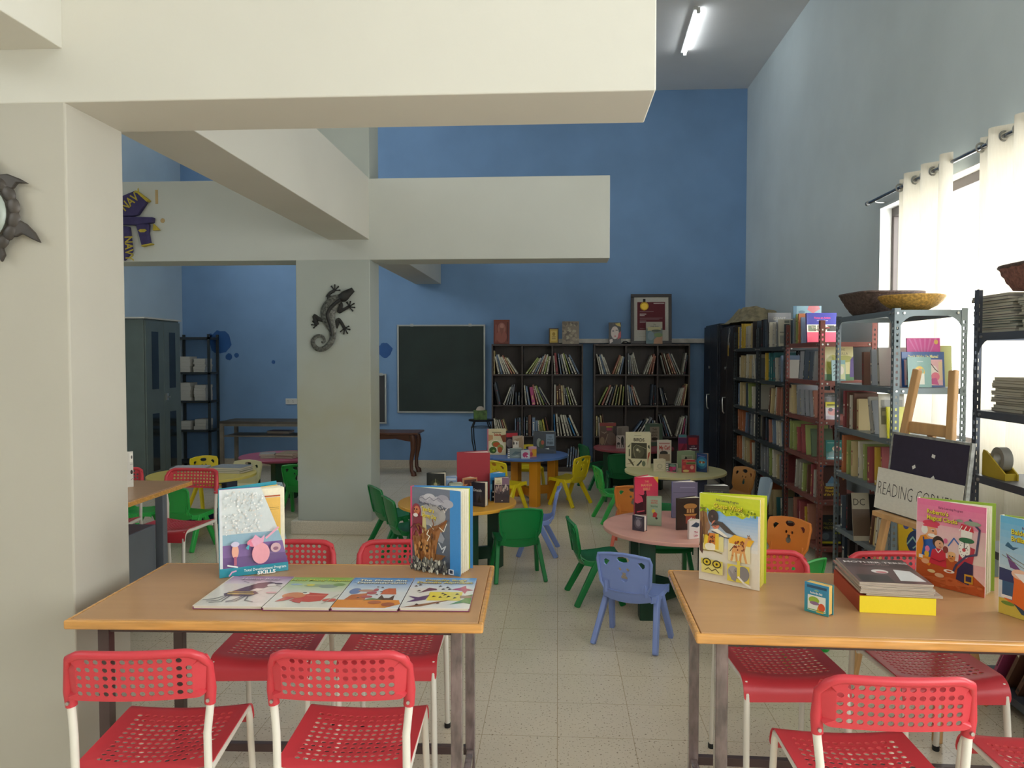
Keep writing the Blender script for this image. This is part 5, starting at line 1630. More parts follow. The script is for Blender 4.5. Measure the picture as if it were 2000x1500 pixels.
for i in range(6):
    th = 0.006
    m = thing('magazine', ('top magazine of the pile on the yellow box, dark cover with a veiled figure' if i == 5 else '%s magazine counting up in the pile lying on the yellow box' % ORD[i]), 'magazine', (P.x, P.y, zz), 0, 'magazines piled on the yellow box')
    m.rotation_euler = (-PI / 2, 0, ang + rng.uniform(-.02, .02))
    off = Vector((rng.uniform(-0.004, 0.006) + (0.02 if i == 0 else 0), rng.uniform(0.004, 0.010), 0))
    m.location = (P.x + off.x, P.y + off.y, zz + th)
    cover_parts(m, w * (0.97 if i else 1.0), dpt - 0.012, th, '#b9ab9a' if i % 2 else '#a89a8a', MT if i == 5 else [], '#8a7a70', '#b3a698', edge='#d6cdbf')
    zz += th + 0.0008

# ---- orange round table
Z5 = 0.5
JV = [('R', 0, 0, 1, 1, '#1c1d1a'), ('E', .5, .62, .3, .18, '#2f3122'), ('E', .5, .62, .16, .10, '#5a5c3c'), ('E', .5, .64, .07, .06, '#b9b78c'), ('L', [(.5, .45), (.5, .82)], .03, '#8f8e66'), ('L', [(.25, .6), (.75, .66)], .02, '#8f8e66'), ('T', .5, .22, .17, 'JAVA', '#b9b8a4', 'c', .0, 1.1)]
stand('black standing paperback with a pale star burst beside the storm book', 'book', (834, 984), (868, 986), Z5, 924, '#1c1d1a', JV, 0.02, 36, '#222222', name='paperback_book', group=GK, edge='#e4dac6')
stand('pale blue standing book behind the storm book, beside the red binder', 'book', (870, 980), (893, 980), Z5, 931, '#8aa6cc', [('E', .5, .55, .36, .26, '#5c6670'), ('R', .1, .85, .9, .93, '#c4d2e2')], 0.012, 30, '#9ab4d6', group=GK)
stand('small grey-green standing book in front of the red binder', 'book', (878, 992), (904, 992), Z5, 944, '#8f9a8a', [('R', .08, .8, .92, .94, '#b9c2b0'), ('E', .4, .5, .3, .18, '#6f7a68')], 0.012, 34, '#a5ad9c', group=GK)
stand('large plain red binder standing open on the orange round table', 'binder', (893, 975), (957, 975), Z5, 884, '#a12c38', [], 0.03, 26, '#a12c38', '#8c2530', 'L', name='ring_binder', group=GK, edge='#eee0d8', gloss=False)
stand('orange patterned paperback behind the dark vampire book', 'book', (905, 984), (932, 981), Z5, 935, '#b98055', speckle(31, 26, .05, .1, .95, .75, ['#8a4a30', '#d9a070', '#5c3a34', '#c96a4a'], .08, .16) + [('R', .06, .78, .94, .94, '#5c3a34')], 0.014, 30, '#cfa58a', name='paperback_book', group=GK)
stand('dark vampire paperback standing in front of the red binder', 'book', (921, 988), (947, 991), Z5, 941, '#2a2530', [('E', .55, .42, .2, .32, '#3d3840'), ('P', [(.4, .1), (.6, .5), (.72, .1)], '#16141a'), ('R', .08, .06, .9, .16, '#37323c'), ('T', .46, .62, .15, 'Dracula', '#d9d5d2', 'c', .02, .85)], 0.014, 34, '#6a5a62', name='paperback_book', group=GK, edge='#e8ddc8')
stand('blue and black paperback behind the dark thousand book', 'book', (958, 979), (987, 977), Z5, 925, '#2f7fb8', [('P', [(0, .4), (1, .62), (1, .8), (0, .6)], '#7ec0dc'), ('R', .05, 0, .9, .34, '#1c2026'), ('R', .12, .05, .24, .75, '#15181c'), ('R', .14, .3, .22, .36, '#e6e6e0'), ('R', .14, .12, .22, .18, '#e6e6e0')], 0.014, 34, '#8ab0cc', name='paperback_book', group=GK, edge='#ece4d4')
stand('dark purple-brown book with a cream title label at the edge of the orange table', 'book', (966, 982), (995, 982), Z5, 933, '#342a34', [('R', .0, .7, 1, 1, '#7a5a72'), ('R', .02, .72, .5, .99, '#dcd2ae'), ('T', .26, .82, .10, '1001', '#3a322c', 'c', .0, .9), ('R', .06, .76, .46, .79, '#6a5a4a')] + speckle(17, 18, .1, .42, .9, .64, ['#8a6a68', '#5c4a52', '#a08a84', '#b3a49c'], .05, .1, 1.6) + [('E', .5, .08, .04, .02, '#c9c4c0')], 0.014, 28, '#c2a08c', name='paperback_book', group=GK)

# ---- blue round table
stand('salad cookbook with a cream cover standing on the blue round table', 'book', (952, 888), (988, 889), Z5, 838, '#ddcfa6', [('R', .0, 0, .06, 1, '#cf7a8c'), ('P', [(.06, .52), (.3, .6), (.3, .76), (.06, .78)], '#c9986c'), ('P', [(.7, .76), (1, .8), (1, .5), (.85, .5)], '#8a4a30'), ('E', .52, .32, .42, .26, '#e6ddc4'), ('E', .45, .42, .22, .12, '#7d8c4a'), ('E', .5, .40, .2, .09, '#c05a32'), ('E', .7, .28, .17, .13, '#9aa05a'), ('E', .68, .2, .13, .12, '#b8562e'), ('E', .3, .18, .2, .13, '#3f5f2c'), ('E', .34, .16, .07, .04, '#8fae5a'), ('T', .55, .74, .14, 'Salads', '#b83a28', 'c', .03, .85), ('R', .25, .86, .75, .885, '#6a5a44')], 0.012, 34, '#cf7a8c', group=GK)
stand('dark book with a red band between the salad and puppy books', 'book', (989, 886), (1011, 885), Z5, 842, '#4a3c42', [('R', 0, .72, 1, .9, '#c93a44'), ('R', 0, .92, 1, 1, '#2c2a2c'), ('E', .3, .45, .3, .2, '#a09494'), ('P', [(.5, .1), (.8, .2), (.9, .6), (.6, .5)], '#6a5054')], 0.012, 20, '#3a3034', group=GK)
stand('small square book with a spotted white puppy on the blue round table', 'book', (1001, 889), (1023, 889), Z5, 852, '#b8a48e', [('E', .4, .45, .36, .4, '#e2d8c8'), ('E', .75, .55, .2, .4, '#a58a6c'), ('E', .12, .62, .06, .08, '#3a2c28'), ('E', .38, .62, .05, .07, '#3a2c28'), ('E', .28, .26, .09, .09, '#2c2220'), ('P', [(.1, .8), (.9, .98), (.5, .72)], '#a58a6c')], 0.014, 26, '#7a6a60', group=GK)
stand('silvery board book with a zebra striped spine on the blue round table', 'book', (992, 895), (1021, 895), Z5, 876, '#7f8c8c', [('R', 0, 0, .12, 1, '#e9e6e2')] + [('R', 0, .1 + .2 * i, .12, .19 + .2 * i, '#2e2a34') for i in range(5)] + [('P', [(.2, .3), (.5, .7), (.9, .6), (.6, .4)], '#5c6f74'), ('P', [(.2, .1), (.9, .2), (.6, .3)], '#a9b5b0')], 0.012, 28, '#d9d4d0', name='board_book', group=GK)
stand('little white board book with a pink bird on the blue table', 'book', (1018, 896), (1035, 896), Z5, 880, '#c3c8cc', [('E', .5, .45, .34, .34, '#b83a6c'), ('P', [(.6, .4), (.95, .2), (.8, .5)], '#e6e2e0'), ('P', [(.4, .1), (.5, .3), (.6, .1)], '#e0c0c8')], 0.012, 30, '#9aa0a4', name='board_book', group=GK)
stand('little pink and yellow board book beside the dark tree book', 'book', (1033, 894), (1048, 893), Z5, 873, '#d88a8c', [('R', .4, .1, 1, .75, '#dea63c'), ('E', .3, .3, .22, .2, '#c9505c'), ('R', 0, .8, 1, 1, '#c9a0b4')], 0.012, 30, '#c98a9a', name='board_book', group=GK)
stand('wide dark slate book with a pale title panel on the blue round table', 'book', (1042, 886), (1086, 886), Z5, 843, '#3d444c', [('R', .55, .35, .92, .88, '#7f8f9c'), ('T', .735, .72, .10, 'THE', '#3c4650', 'c', .01, .8), ('T', .735, .60, .10, 'WORLD OF', '#3c4650', 'c', .01, .5), ('T', .735, .43, .15, 'TREES', '#2f3842', 'c', .03, .7), ('E', .24, .5, .1, .2, '#8f968c'), ('E', .36, .42, .12, .2, '#4c5a3c'), ('E', .40, .5, .07, .1, '#a8503c'), ('P', [(.5, .22), (.7, .18), (.68, .26)], '#c9ccc8')], 0.02, 26, '#4a525a', group=GK)

# ---- maroon round table
stand('brown zoo book with a red title on the maroon round table', 'book', (1171, 870), (1203, 870), Z5, 826, '#5c4438', [('R', .0, .86, 1, 1, '#8a3430'), ('R', .4, .80, .8, .84, '#c9a83a'), ('R', .42, .66, .74, .78, '#a02c50'), ('R', .82, .3, 1, .86, '#3a2c28'), ('E', .7, .3, .3, .28, '#6a564a'), ('E', .16, .2, .14, .18, '#8a7458'), ('L', [(.12, .6), (.3, .54), (.42, .6)], .05, '#a08a74'), ('L', [(.5, .5), (.42, .3), (.3, .04)], .04, '#9a866c')], 0.016, 30, '#b3a08c', group=GK)
stand('pale grey book behind the black and white animal book', 'book', (1205, 866), (1228, 866), Z5, 833, '#8c8278', [('R', .1, .4, .4, .9, '#7c7268')], 0.014, 24, '#a09488', group=GK)
stand('small white book with black animal silhouettes on the maroon table', 'book', (1204, 876), (1220, 876), Z5, 851, '#b4a8a0', [('P', [(.05, .95), (.4, .8), (.45, .7), (.2, .82)], '#231f1e'), ('E', .72, .6, .17, .34, '#231f1e'), ('R', .6, .08, .68, .4, '#231f1e'), ('R', .8, .08, .88, .4, '#231f1e'), ('E', .25, .38, .2, .1, '#3a3432'), ('R', .1, .08, .16, .36, '#3a3432'), ('R', .34, .08, .4, .36, '#3a3432')], 0.012, 24, '#a09488', name='board_book', group=GK)
stand('grey-green hardback with a cream title panel behind the bird book', 'book', (1261, 872), (1294, 871), Z5, 828, '#5f7464', [('R', .24, .18, .8, .86, '#a59a88'), ('T', .52, .70, .13, 'THE', '#55463c', 'c', .01, .9), ('T', .52, .57, .12, "KING'S", '#55463c', 'c', .01, .75), ('T', .52, .44, .12, 'BOOK', '#55463c', 'c', .01, .85), ('E', .52, .32, .18, .07, '#4a443c')], 0.024, 28, '#6f8472', group=GK)

# ---- cream round table
stand('tall cream bird book standing on the cream round table', 'book', (1222, 912), (1271, 914), Z5, 844, '#d8ceac', [('R', .22, .25, .84, .70, '#3f3c2c'), ('E', .5, .44, .24, .18, '#575440'), ('E', .47, .5, .05, .04, '#cfc8aa'), ('E', .55, .46, .04, .04, '#8a8468'), ('L', [(.3, .56), (.42, .64), (.6, .6), (.8, .54)], .02, '#9a9474'), ('L', [(.3, .56), (.34, .4), (.38, .28)], .02, '#9a9474'), ('P', [(.06, .58), (.12, .62), (.2, .68), (.14, .56)], '#6a6850'), ('P', [(.12, .3), (.18, .32), (.17, .52), (.12, .52)], '#6a6850'), ('P', [(.08, .24), (.2, .22), (.34, .06), (.3, .03), (.2, .12)], '#5f5840'), ('L', [(.04, .08), (.26, .12), (.36, .16)], .016, '#6a4a38'),
      ('P', [(.42, .05), (.5, .04), (.66, .18), (.62, .22), (.54, .14)], '#3f443c'), ('E', .72, .11, .07, .08, '#6f7860'), ('P', [(.88, .62), (.94, .66), (.96, .54), (.9, .56)], '#3a382c'), ('P', [(.87, .05), (.88, .3), (.9, .42), (.96, .46), (.95, .34), (.9, .24)], '#a8402c'), ('T', .53, .745, .125, 'BIRDS', '#26221c', 'c', .022, .95), ('R', .34, .90, .62, .915, '#a0987c')], 0.014, 26, '#e2d9b8', group=GK)
stand('white pet care book with red lettering, about a cat', 'book', (1284, 905), (1311, 905), Z5, 860, '#dcd4c6', [('R', .1, .5, .92, .92, '#d9c0b8'), ('T', .52, .60, .24, 'My Cat!', '#b83a2c', 'c', .03, .62), ('R', .12, .84, .88, .88, '#b8726a'), ('E', .45, .44, .3, .1, '#3c3a38'), ('R', .1, .1, .9, .4, '#a9927c')], 0.012, 28, '#e2dccf', group=GK)
stand('small cream card book with a faint flower drawing on the cream table', 'book', (1277, 921), (1300, 921), Z5, 897, '#cfc4a6', [('E', .5, .42, .24, .22, '#b3ab90'), ('E', .5, .42, .14, .12, '#c6bc9e'), ('L', [(.15, .75), (.85, .78)], .03, '#a89f86'), ('L', [(.2, .16), (.8, .16)], .03, '#a89f86')], 0.012, 30, '#ddd4ba', group=GK, name='board_book')
stand('small board book with a striped spine and a pink butterfly', 'book', (1301, 922), (1321, 924), Z5, 905, '#3c4c48', [('R', 0, 0, .22, 1, '#e3d9cf')] + [('R', 0, .08 + .2 * i, .22, .17 + .2 * i, '#2c282c') for i in range(5)] + [('E', .5, .4, .2, .28, '#a82c5a'), ('E', .78, .56, .18, .3, '#b8447c'), ('R', .1, 0, 1, .1, '#d88a94'), ('E', .65, .8, .3, .14, '#6f8a7c')], 0.014, 30, '#d9d2c8', name='board_book', group=GK)
stand('sage green hardback with a small picture of a dark figure', 'book', (1323, 914), (1357, 914), Z5, 881, '#8a9c7c', [('R', .22, .1, .88, .76, '#a3aa8e'), ('P', [(.4, .5), (.46, .68), (.52, .66), (.6, .52)], '#24281f'), ('R', .55, .4, .84, .7, '#8f957c')], 0.014, 26, '#9aab8c', group=GK)
stand('small pink and red board book in front of the sage green hardback', 'book', (1332, 923), (1358, 923), Z5, 898, '#b83a44', [('R', .3, .62, 1, .84, '#8f8a5a'), ('R', .34, .68, 1, .74, '#3f5a24'), ('E', .75, .4, .14, .16, '#dba088'), ('E', .3, .12, .24, .1, '#d9bf7a'), ('R', .05, .3, .25, .55, '#d85a4c'), ('P', [(0, .8), (.3, .98), (.5, .8)], '#cf6a52')], 0.014, 30, '#a8566a', name='board_book', group=GK)
stand('blue book with two brown fish shapes at the edge of the cream table', 'book', (1360, 921), (1381, 923), Z5, 885, '#24406e', [('E', .5, .5, .5, .34, '#2f6f98'), ('E', .5, .5, .34, .2, '#4a9ab0'), ('E', .36, .53, .14, .06, '#9a5a34'), ('E', .66, .53, .14, .06, '#8a4a2c'), ('E', .5, .5, .05, .05, '#d9d2b4'), ('L', [(.15, .88), (.8, .84)], .05, '#7a6aa8')], 0.014, 30, '#a8845c', group=GK, edge='#c2a37a')
stand('red and purple story book about a carpet behind the sage green hardback', 'book', (1342, 898), (1365, 898), Z5, 851, '#53243c', [('R', .1, .62, .86, .92, '#a82a34'), ('T', .5, .44, .10, 'magic carpet', '#e9e2e2', 'c', .03, .58), ('T', .5, .54, .06, 'and the', '#c9b8c0', 'c', .02, .8), ('R', 0, 0, 1, .38, '#5a6a6c'), ('R', 0, 0, 1, .2, '#6f7a5c')], 0.016, 24, '#6a2c44', group=GK, edge='#c9b98a')
stand('crimson book with a teal top strip, next to the carpet story book', 'book', (1325, 898), (1341, 898), Z5, 849, '#a02c48', [('R', 0, .88, 1, 1, '#4f8c98'), ('P', [(.3, .2), (.9, .5), (.8, .7), (.3, .4)], '#7a2038'), ('R', .0, .64, 1, .86, '#5a3060')], 0.014, 14, '#6a2c58', group=GK)

# ---- pink round table
stand('red and pink comic paperback with a dark figure on the pink round table', 'book', (1240, 1006), (1285, 1004), Z5, 933, '#d8405c', [('G', 0, .3, 1, 1, '#d9546c', '#cf2c4c'), ('P', [(.78, 1), (1, .82), (1, 1)], '#e0b03a'), ('P', [(0, 0), (1, 0), (1, .22), (.6, .28), (.3, .34), (.1, .3), (0, .34)], '#3a1c26'), ('P', [(.36, .12), (.34, .4), (.28, .5), (.14, .54), (.36, .52), (.42, .58), (.5, .56), (.52, .3), (.54, .12)], '#4a2028'), ('E', .44, .60, .05, .04, '#3a1c26'), ('L', [(.1, .08), (.4, .1)], .05, '#c9485c'), ('T', .5, .86, .07, 'THE', '#e09a6c', 'c', .02, .9), ('T', .5, .755, .095, 'MANGA', '#e09a6c', 'c', .02, .9), ('T', .5, .65, .095, 'BIBLE', '#e09a6c', 'c', .02, .9)], 0.018, 34, '#b8324a', name='paperback_book', group=GK, edge='#e8d8cc')
stand('sage green classic book with a red jester figure on the pink table', 'book', (1263, 1026), (1292, 1028), Z5, 970, '#8c9c84', [('R', .04, .04, .96, .96, '#94a48c'), ('T', .5, .84, .075, 'GEORGE', '#b84038', 'c', .02, .8), ('T', .5, .76, .075, 'MARTIN', '#b84038', 'c', .02, .8), ('T', .5, .64, .11, 'Stories', '#3f6a50', 'c', .02, .8), ('E', .45, .5, .12, .07, '#c9b84a'), ('P', [(.4, .3), (.66, .28), (.72, .42), (.56, .48), (.44, .44)], '#a83438'), ('E', .66, .26, .08, .04, '#2f2a26')], 0.016, 20, '#b3ab8c', group=GK, edge='#a89f84')
stand('tiny dark thick board book at the front of the pink round table', 'book', (1235, 1035), (1258, 1039), Z5, 1006, '#3b3644', [('E', .5, .5, .34, .36, '#5c5660'), ('E', .5, .52, .2, .24, '#8a828c'), ('R', .3, .82, .8, .88, '#8a8494')], 0.034, 0, '#3b3644', name='board_book', group=GK, edge='#d9d0c4')
stand('large purple-grey hardback standing on the pink round table', 'book', (1313, 1012), (1362, 1012), Z5, 942, '#6a637c', [('R', .04, .70, .96, .72, '#59536a'), ('R', .3, .84, .9, .86, '#8a849c')], 0.026, 30, '#6f76a0', group=GK, edge='#ece2d8', gloss=False)
stand('dark brown book showing a round roofed tower', 'book', (1322, 1036), (1372, 1034), Z5, 974, '#33211c', [('E', .52, .74, .26, .09, '#a8743c'), ('R', .36, .52, .68, .68, '#7a4a2c'), ('R', .40, .54, .44, .66, '#c9a468'), ('R', .50, .54, .54, .66, '#c9a468'), ('R', .60, .54, .64, .66, '#c9a468'), ('P', [(.26, .5), (.78, .5), (.72, .44), (.32, .44)], '#a8743c'), ('R', .34, .2, .72, .44, '#8a3f30'), ('R', .46, .22, .6, .38, '#b8432f')], 0.014, 24, '#2a1c18', group=GK)
stand('black paperback with faint grey lettering behind the giraffe book', 'book', (1376, 1008), (1424, 1010), Z5, 948, '#1e1f20', [('T', .5, .74, .12, 'ETERNAL', '#6a6c64', 'c', .0, .9), ('R', .1, .86, .9, .88, '#3a3c3a')], 0.022, 34, '#26282a', name='paperback_book', group=GK, edge='#efece8')
stand('small white open board book in front of the brown tower book', 'book', (1346, 1054), (1372, 1051), Z5, 1018, '#e0d6d2', [('P', [(.1, .7), (.5, .9), (.9, .75), (.6, .6)], '#3c4658'), ('T', .5, .3, .18, 'The', '#b83a58', 'c', .02, .8), ('T', .5, .12, .16, 'Little', '#b83a58', 'c', .02, .8)], 0.014, 40, '#c9b8b0', name='board_book', group=GK)

# ---- books on the rounded tables behind the column
def pile(n, px, py, z, w, d, rot, cols, group, lab, rng, name='book', th=(0.012, 0.02), edge='#cfc6b4', cat='book'):
    p = onZ(px, py, z) if d < 1 else onY(px, py, d)
    d = min(d, 0.22) if d > 1 else d
    zz = z + 0.0006
    for i in range(n):
        t_ = rng.uniform(*th)
        mb = MB().color(cols[i % len(cols)], 0)
        k = 0.0018
        mb.box(-w / 2, -d / 2, 0, w / 2, d / 2, k).box(-w / 2, -d / 2, t_ - k, w / 2, d / 2, t_).box(-w / 2, -d / 2, k, -w / 2 + k, d / 2, t_ - k)
        mb.color(edge, 1).box(-w / 2 + k, -d / 2 + 0.003, k, w / 2 - 0.003, d / 2 - 0.003, t_ - k)
        o = mb.build(name, [MATTE, PAPER])
        o.location = (p.x + rng.uniform(-.008, .008), p.y + rng.uniform(-.008, .008), zz)
        o.rotation_euler = (0, 0, rot + rng.uniform(-.06, .06))
        tag(o, lab % ORD[i], cat, group)
        zz += t_ + 0.0006


rng = random.Random(21)
pile(3, 524, 893, Z5, 0.15, 0.20, 0.3, ['#8f8c86', '#b9b4aa'], 'pale books piled on the maroon-pink table', '%s pale book from the table top in the pile beside tan books', rng)
pile(3, 566, 893, Z5, 0.19, 0.24, -0.1, ['#8a7a5c', '#a3916c'], 'tan books piled on the maroon-pink table', '%s tan book from the table top in the pile beside the pillar', rng)
pile(2, 372, 918, Z5, 0.30, 0.22, 0.1, ['#8c8f92', '#a2a5a6'], 'grey books lying on the yellow round table', '%s grey book from the table top, pile behind the red chair back', rng)
pile(3, 452, 921, Z5, 0.30, 0.22, -0.15, ['#8f8f7c', '#a5a590', '#7f858a'], 'olive books lying on the yellow round table', '%s olive-grey book from the table top, pile on the open side', rng)
pile(2, 548, 850, 0.50, 0.30, 10.2, 0.0, ['#8a4a5c', '#6a4a54'], 'folders on the under-shelf', '%s dull pink folder on the under-shelf of the long dark table', rng, name='folder', cat='folder')
c = onZ(250, 952, TZ)
sg_ = stand('white animal flash card standing on the grey desk, half hidden by the column', 'card', (236, 954), (261, 951), TZ, 884, '#d9d6cc', [('R', .72, .7, .96, .95, '#efece2'), ('E', .86, .42, .1, .06, '#2a2624'), ('L', [(.76, .64), (.96, .64)], .03, '#4a4642'), ('L', [(.8, .2), (.94, .24)], .03, '#4a4642'), ('E', .88, .84, .06, .05, '#6a6662')], 0.006, 40, '#d9d6cc', name='flash_card')
# ---------------------------------------------------------------- face-out books on the racks
PB, PC = 5.86, 4.60
face('pink and blue course book leaning face-out on top of the red-brown rack', 'book', 1577, 612, 1636, 666, 6.19, '#f2607c', [('R', 0, .60, 1, 1, '#3c3f9c'), ('R', 0, .34, 1, .60, '#efe9dc'), ('R', .04, .37, .3, .57, '#7c8a72'), ('R', .34, .37, .62, .57, '#8a8270'), ('R', .66, .37, .97, .57, '#4a4a48'), ('T', .52, .80, .085, 'Focus on Action', '#e0487c', 'c', .03, .95), ('T', .52, .72, .05, 'A Beginning Course', '#e8e4f0', 'c', .01, .9)] + speckle(41, 24, .05, .38, .95, .56, ['#2f3a34', '#b3a894', '#a04a4a', '#c9c0ac'], .02, .05), 0.03, 8, '#3c3f9c', group=GS, z=1.641)
face('tall pale blue picture book standing behind the books on the red-brown rack', 'book', 1549, 598, 1604, 661, 6.60, '#7fa4b4', [('P', [(.5, .9), (.7, .8), (.95, .92), (.9, 1), (.55, 1)], '#c96a72'), ('E', .45, .62, .2, .1, '#b8c24a'), ('R', 0, 0, .12, 1, '#4f7a94'), ('E', .3, .84, .12, .04, '#5c7f94')], 0.012, 1, '#4f7a94', group=GS, z=1.641)
face('cream and green gorilla picture book face-out on the red-brown rack', 'book', 1610, 676, 1668, 744, PB + .02, '#e3ddaa', [('E', .3, .4, .26, .34, '#c6c46a'), ('E', .25, .5, .14, .2, '#a8a84e'), ('E', .7, .62, .3, .1, '#b9ba72'), ('R', 0, 0, 1, .18, '#6f9a74'), ('E', .4, .16, .1, .12, '#4c3a30'), ('P', [(.86, .1), (1, .1), (1, .7), (.9, .6)], '#6a5c9a'), ('T', .62, .86, .09, 'ONE', '#8a8468', 'c', .0, .9), ('T', .6, .74, .10, 'GORILLA', '#8a8468', 'c', .0, .9)], 0.012, 7, '#cfc89a', group=GS, z=1.351)
face('small teal book with dark slanting strokes in front of the gorilla book', 'book', 1625, 704, 1652, 744, PB - .035, '#86aeb4', [('P', [(.5, .1), (.96, .05), (.96, .8), (.6, .8)], '#c9cfa4'), ('E', .72, .5, .16, .2, '#e0d9d0')] + [('L', [(.12, .25 + .16 * i), (.4, .37 + .16 * i)], .05, '#26343c') for i in range(4)], 0.008, 7, '#7aa0a8', group=GS, z=1.351)
face('black comic book with yellow title bars and pink faces, on the red-brown rack', 'book', 1613, 786, 1641, 820, PB - .01, '#e2dce4', [('R', 0, .78, 1, 1, '#d9d23c'), ('R', .1, .80, .9, .86, '#4a4a2c'), ('R', 0, .68, 1, .78, '#cbd07a'), ('E', .55, .42, .4, .2, '#d9908c'), ('E', .35, .56, .16, .1, '#4a3058'), ('E', .8, .56, .16, .1, '#5c3f7a'), ('R', 0, .04, 1, .2, '#c4bcd0')], 0.01, 7, '#24242c', group=GS, z=1.061)
face('dark grey book with a black top band behind the yellow barred comic', 'book', 1606, 768, 1640, 820, PB + .04, '#55565e', [('R', 0, .84, 1, 1, '#201f22'), ('T', .55, .88, .07, 'ALDORA', '#8f8c84', 'c', .0, 1), ('R', .06, .2, .4, .8, '#2c2c30')], 0.02, 4, '#2a2a30', group=GS, z=1.061)
face('turquoise book with a glowing pink planet, on the red-brown rack', 'book', 1614, 861, 1648, 897, PB - .01, '#1f7f7c', [('G', 0, 0, 1, .4, '#4aa0b0', '#1c6a5c'), ('E', .62, .56, .26, .14, '#d9ccb0'), ('E', .7, .54, .14, .1, '#d85a8c'), ('R', .1, .84, .9, .88, '#9ac4c0'), ('R', .1, .06, .9, .12, '#b3d4d8')], 0.01, 10, '#1a2a3a', group=GS, z=.761)
face('book with a rock arch and yellow title on the red-brown rack', 'book', 1603, 903, 1654, 976, PB + .01, '#5b3a34', [('R', 0, .72, 1, 1, '#4f84b8'), ('P', [(0, .5), (.1, .82), (.3, .93), (.7, .93), (1, .8), (1, .3), (0, .3)], '#5b3a34'), ('P', [(.2, .36), (.44, .62), (.72, .38)], '#6f9cc4'), ('R', .2, .34, .72, .42, '#8ab0c8'), ('P', [(.86, .5), (1, .56), (1, .9), (.7, .84)], '#c08a4a'), ('P', [(0, .1), (.12, .4), (.1, .5), (0, .5)], '#c49a5c'), ('T', .16, .27, .10, 'Natural', '#e3c24a', 'l', .04, .85), ('T', .16, .18, .10, 'Wonders', '#e3c24a', 'l', .04, .85), ('T', .12, .09, .09, 'of the World', '#e3c24a', 'l', .03, .85)], 0.012, 5, '#3c2824', group=GS, z=.461)
face('black paperback lettered in gold about a falcon, on the red-brown rack', 'book', 1599, 1008, 1645, 1062, PB, '#1c1b1a', [('T', .5, .82, .06, 'THE', '#8a7a2c', 'c', .0, .9), ('T', .5, .68, .13, "FALCON'S", '#8f8236', 'c', .0, .72), ('T', .5, .54, .13, 'MALTESER', '#a3943c', 'c', .0, .72), ('R', .06, .14, .94, .46, '#3b424c'), ('E', .3, .3, .16, .12, '#596470'), ('R', .7, .38, .92, .5, '#a8b02c'), ('R', .06, .06, .94, .13, '#c9c22c')], 0.02, 5, '#26241f', name='paperback_book', group=GS, z=.111)
face('large black book lettered GIANT on the dark rack top', 'book', 1500, 611, 1545, 668, 7.28, '#25262a', [('T', .5, .78, .13, 'GIANT', '#a39c88', 'c', .01, .9), ('R', 0, .9, 1, 1, '#34363a')], 0.014, 2, '#1c1c20', group=GS, z=1.621)
face('pale printed magazine standing face-out on the dark rack beside the red-brown rack', 'book', 1521, 624, 1545, 672, 6.79, '#b9b5a4', [('R', .1, .1, .9, .4, '#8f9088'), ('R', .5, .86, .9, .96, '#6f7068'), ('R', .1, .5, .8, .54, '#7d7d74')], 0.006, 6, '#b9b5a4', name='magazine', group=GS, z=1.621)

face('pink book with a ring of letters on the grey rack, behind other books', 'book', 1773, 661, 1838, 752, PC + .06, '#d8489c', [('P', [(.52, .42), (q, .99), (q + .06, .99)], '#e06ab4') for q in (.04, .2, .36, .52, .68, .84)] + [('E', .52, .42, .36, .28, '#3a2a4a'), ('E', .52, .42, .27, .21, '#e6e0e4'), ('E', .88, .92, .06, .05, '#e3b45a'), ('E', .52, .42, .1, .08, '#c9b0bc')], 0.012, 5, '#a83a7c', group=GS, z=1.351)
face('olive green plain book standing face-out at the window side of the grey rack', 'book', 1822, 676, 1860, 752, PC + .09, '#a5a86c', [('R', .0, 0, .05, 1, '#94985c')], 0.012, 4, '#94985c', group=GS, z=1.351)
face('wide blue picture book about waking a mother, on the grey rack', 'book', 1763, 688, 1846, 753, PC + .02, '#2f5aa0', [('R', .05, .05, .95, .78, '#e8b4bc'), ('R', .08, .06, .26, .76, '#e9e4e4'), ('P', [(.1, .2), (.2, .3), (.24, .7), (.12, .6)], '#d84a5c'), ('R', .86, .2, .95, .72, '#e9c9a4'), ('E', .72, .42, .12, .2, '#eedfd8'), ('E', .78, .3, .1, .12, '#e3708c'), ('P', [(.62, .1), (.86, .06), (.8, .26), (.66, .24)], '#c94a8c'), ('L', [(.66, .7), (.78, .5), (.84, .44)], .02, '#5a3a4a'), ('T', .5, .83, .12, "Don't Wake Up Mama!", '#e6e0a8', 'c', .03, .74)], 0.01, 6, '#2a4c8c', group=GS, z=1.351)
face('small teal book with a yellow disc in front of the blue mother book', 'book', 1774, 698, 1820, 753, PC - .025, '#7fa8a4', [('E', .5, .5, .22, .2, '#e0b83a'), ('R', .3, .1, .7, .46, '#dcdcd0'), ('R', .46, .44, .56, .62, '#d87a5c'), ('E', .62, .54, .07, .08, '#8fae8c'), ('R', .4, .84, .66, .86, '#d4e2e0')], 0.008, 6, '#6f9894', group=GS, z=1.351)
face('bright yellow book leaning at the near end of the grey rack', 'book', 1734, 796, 1778, 848, PC, '#e3e01c', [('E', .3, .78, .1, .07, '#c9c8b0'), ('R', .5, .1, .9, .2, '#a89aa4')], 0.012, 8, '#c9c61c', group=GS, z=1.051)
face('pale magazine with a grey landscape photo behind the bright yellow book', 'book', 1718, 770, 1768, 850, PC + .05, '#d0cab8', [('R', .08, .3, .94, .86, '#7c7868'), ('R', .12, .5, .9, .6, '#a39c84'), ('R', .12, .66, .9, .72, '#5c584c')], 0.006, 6, '#b3ad9c', name='magazine', group=GS, z=1.051)
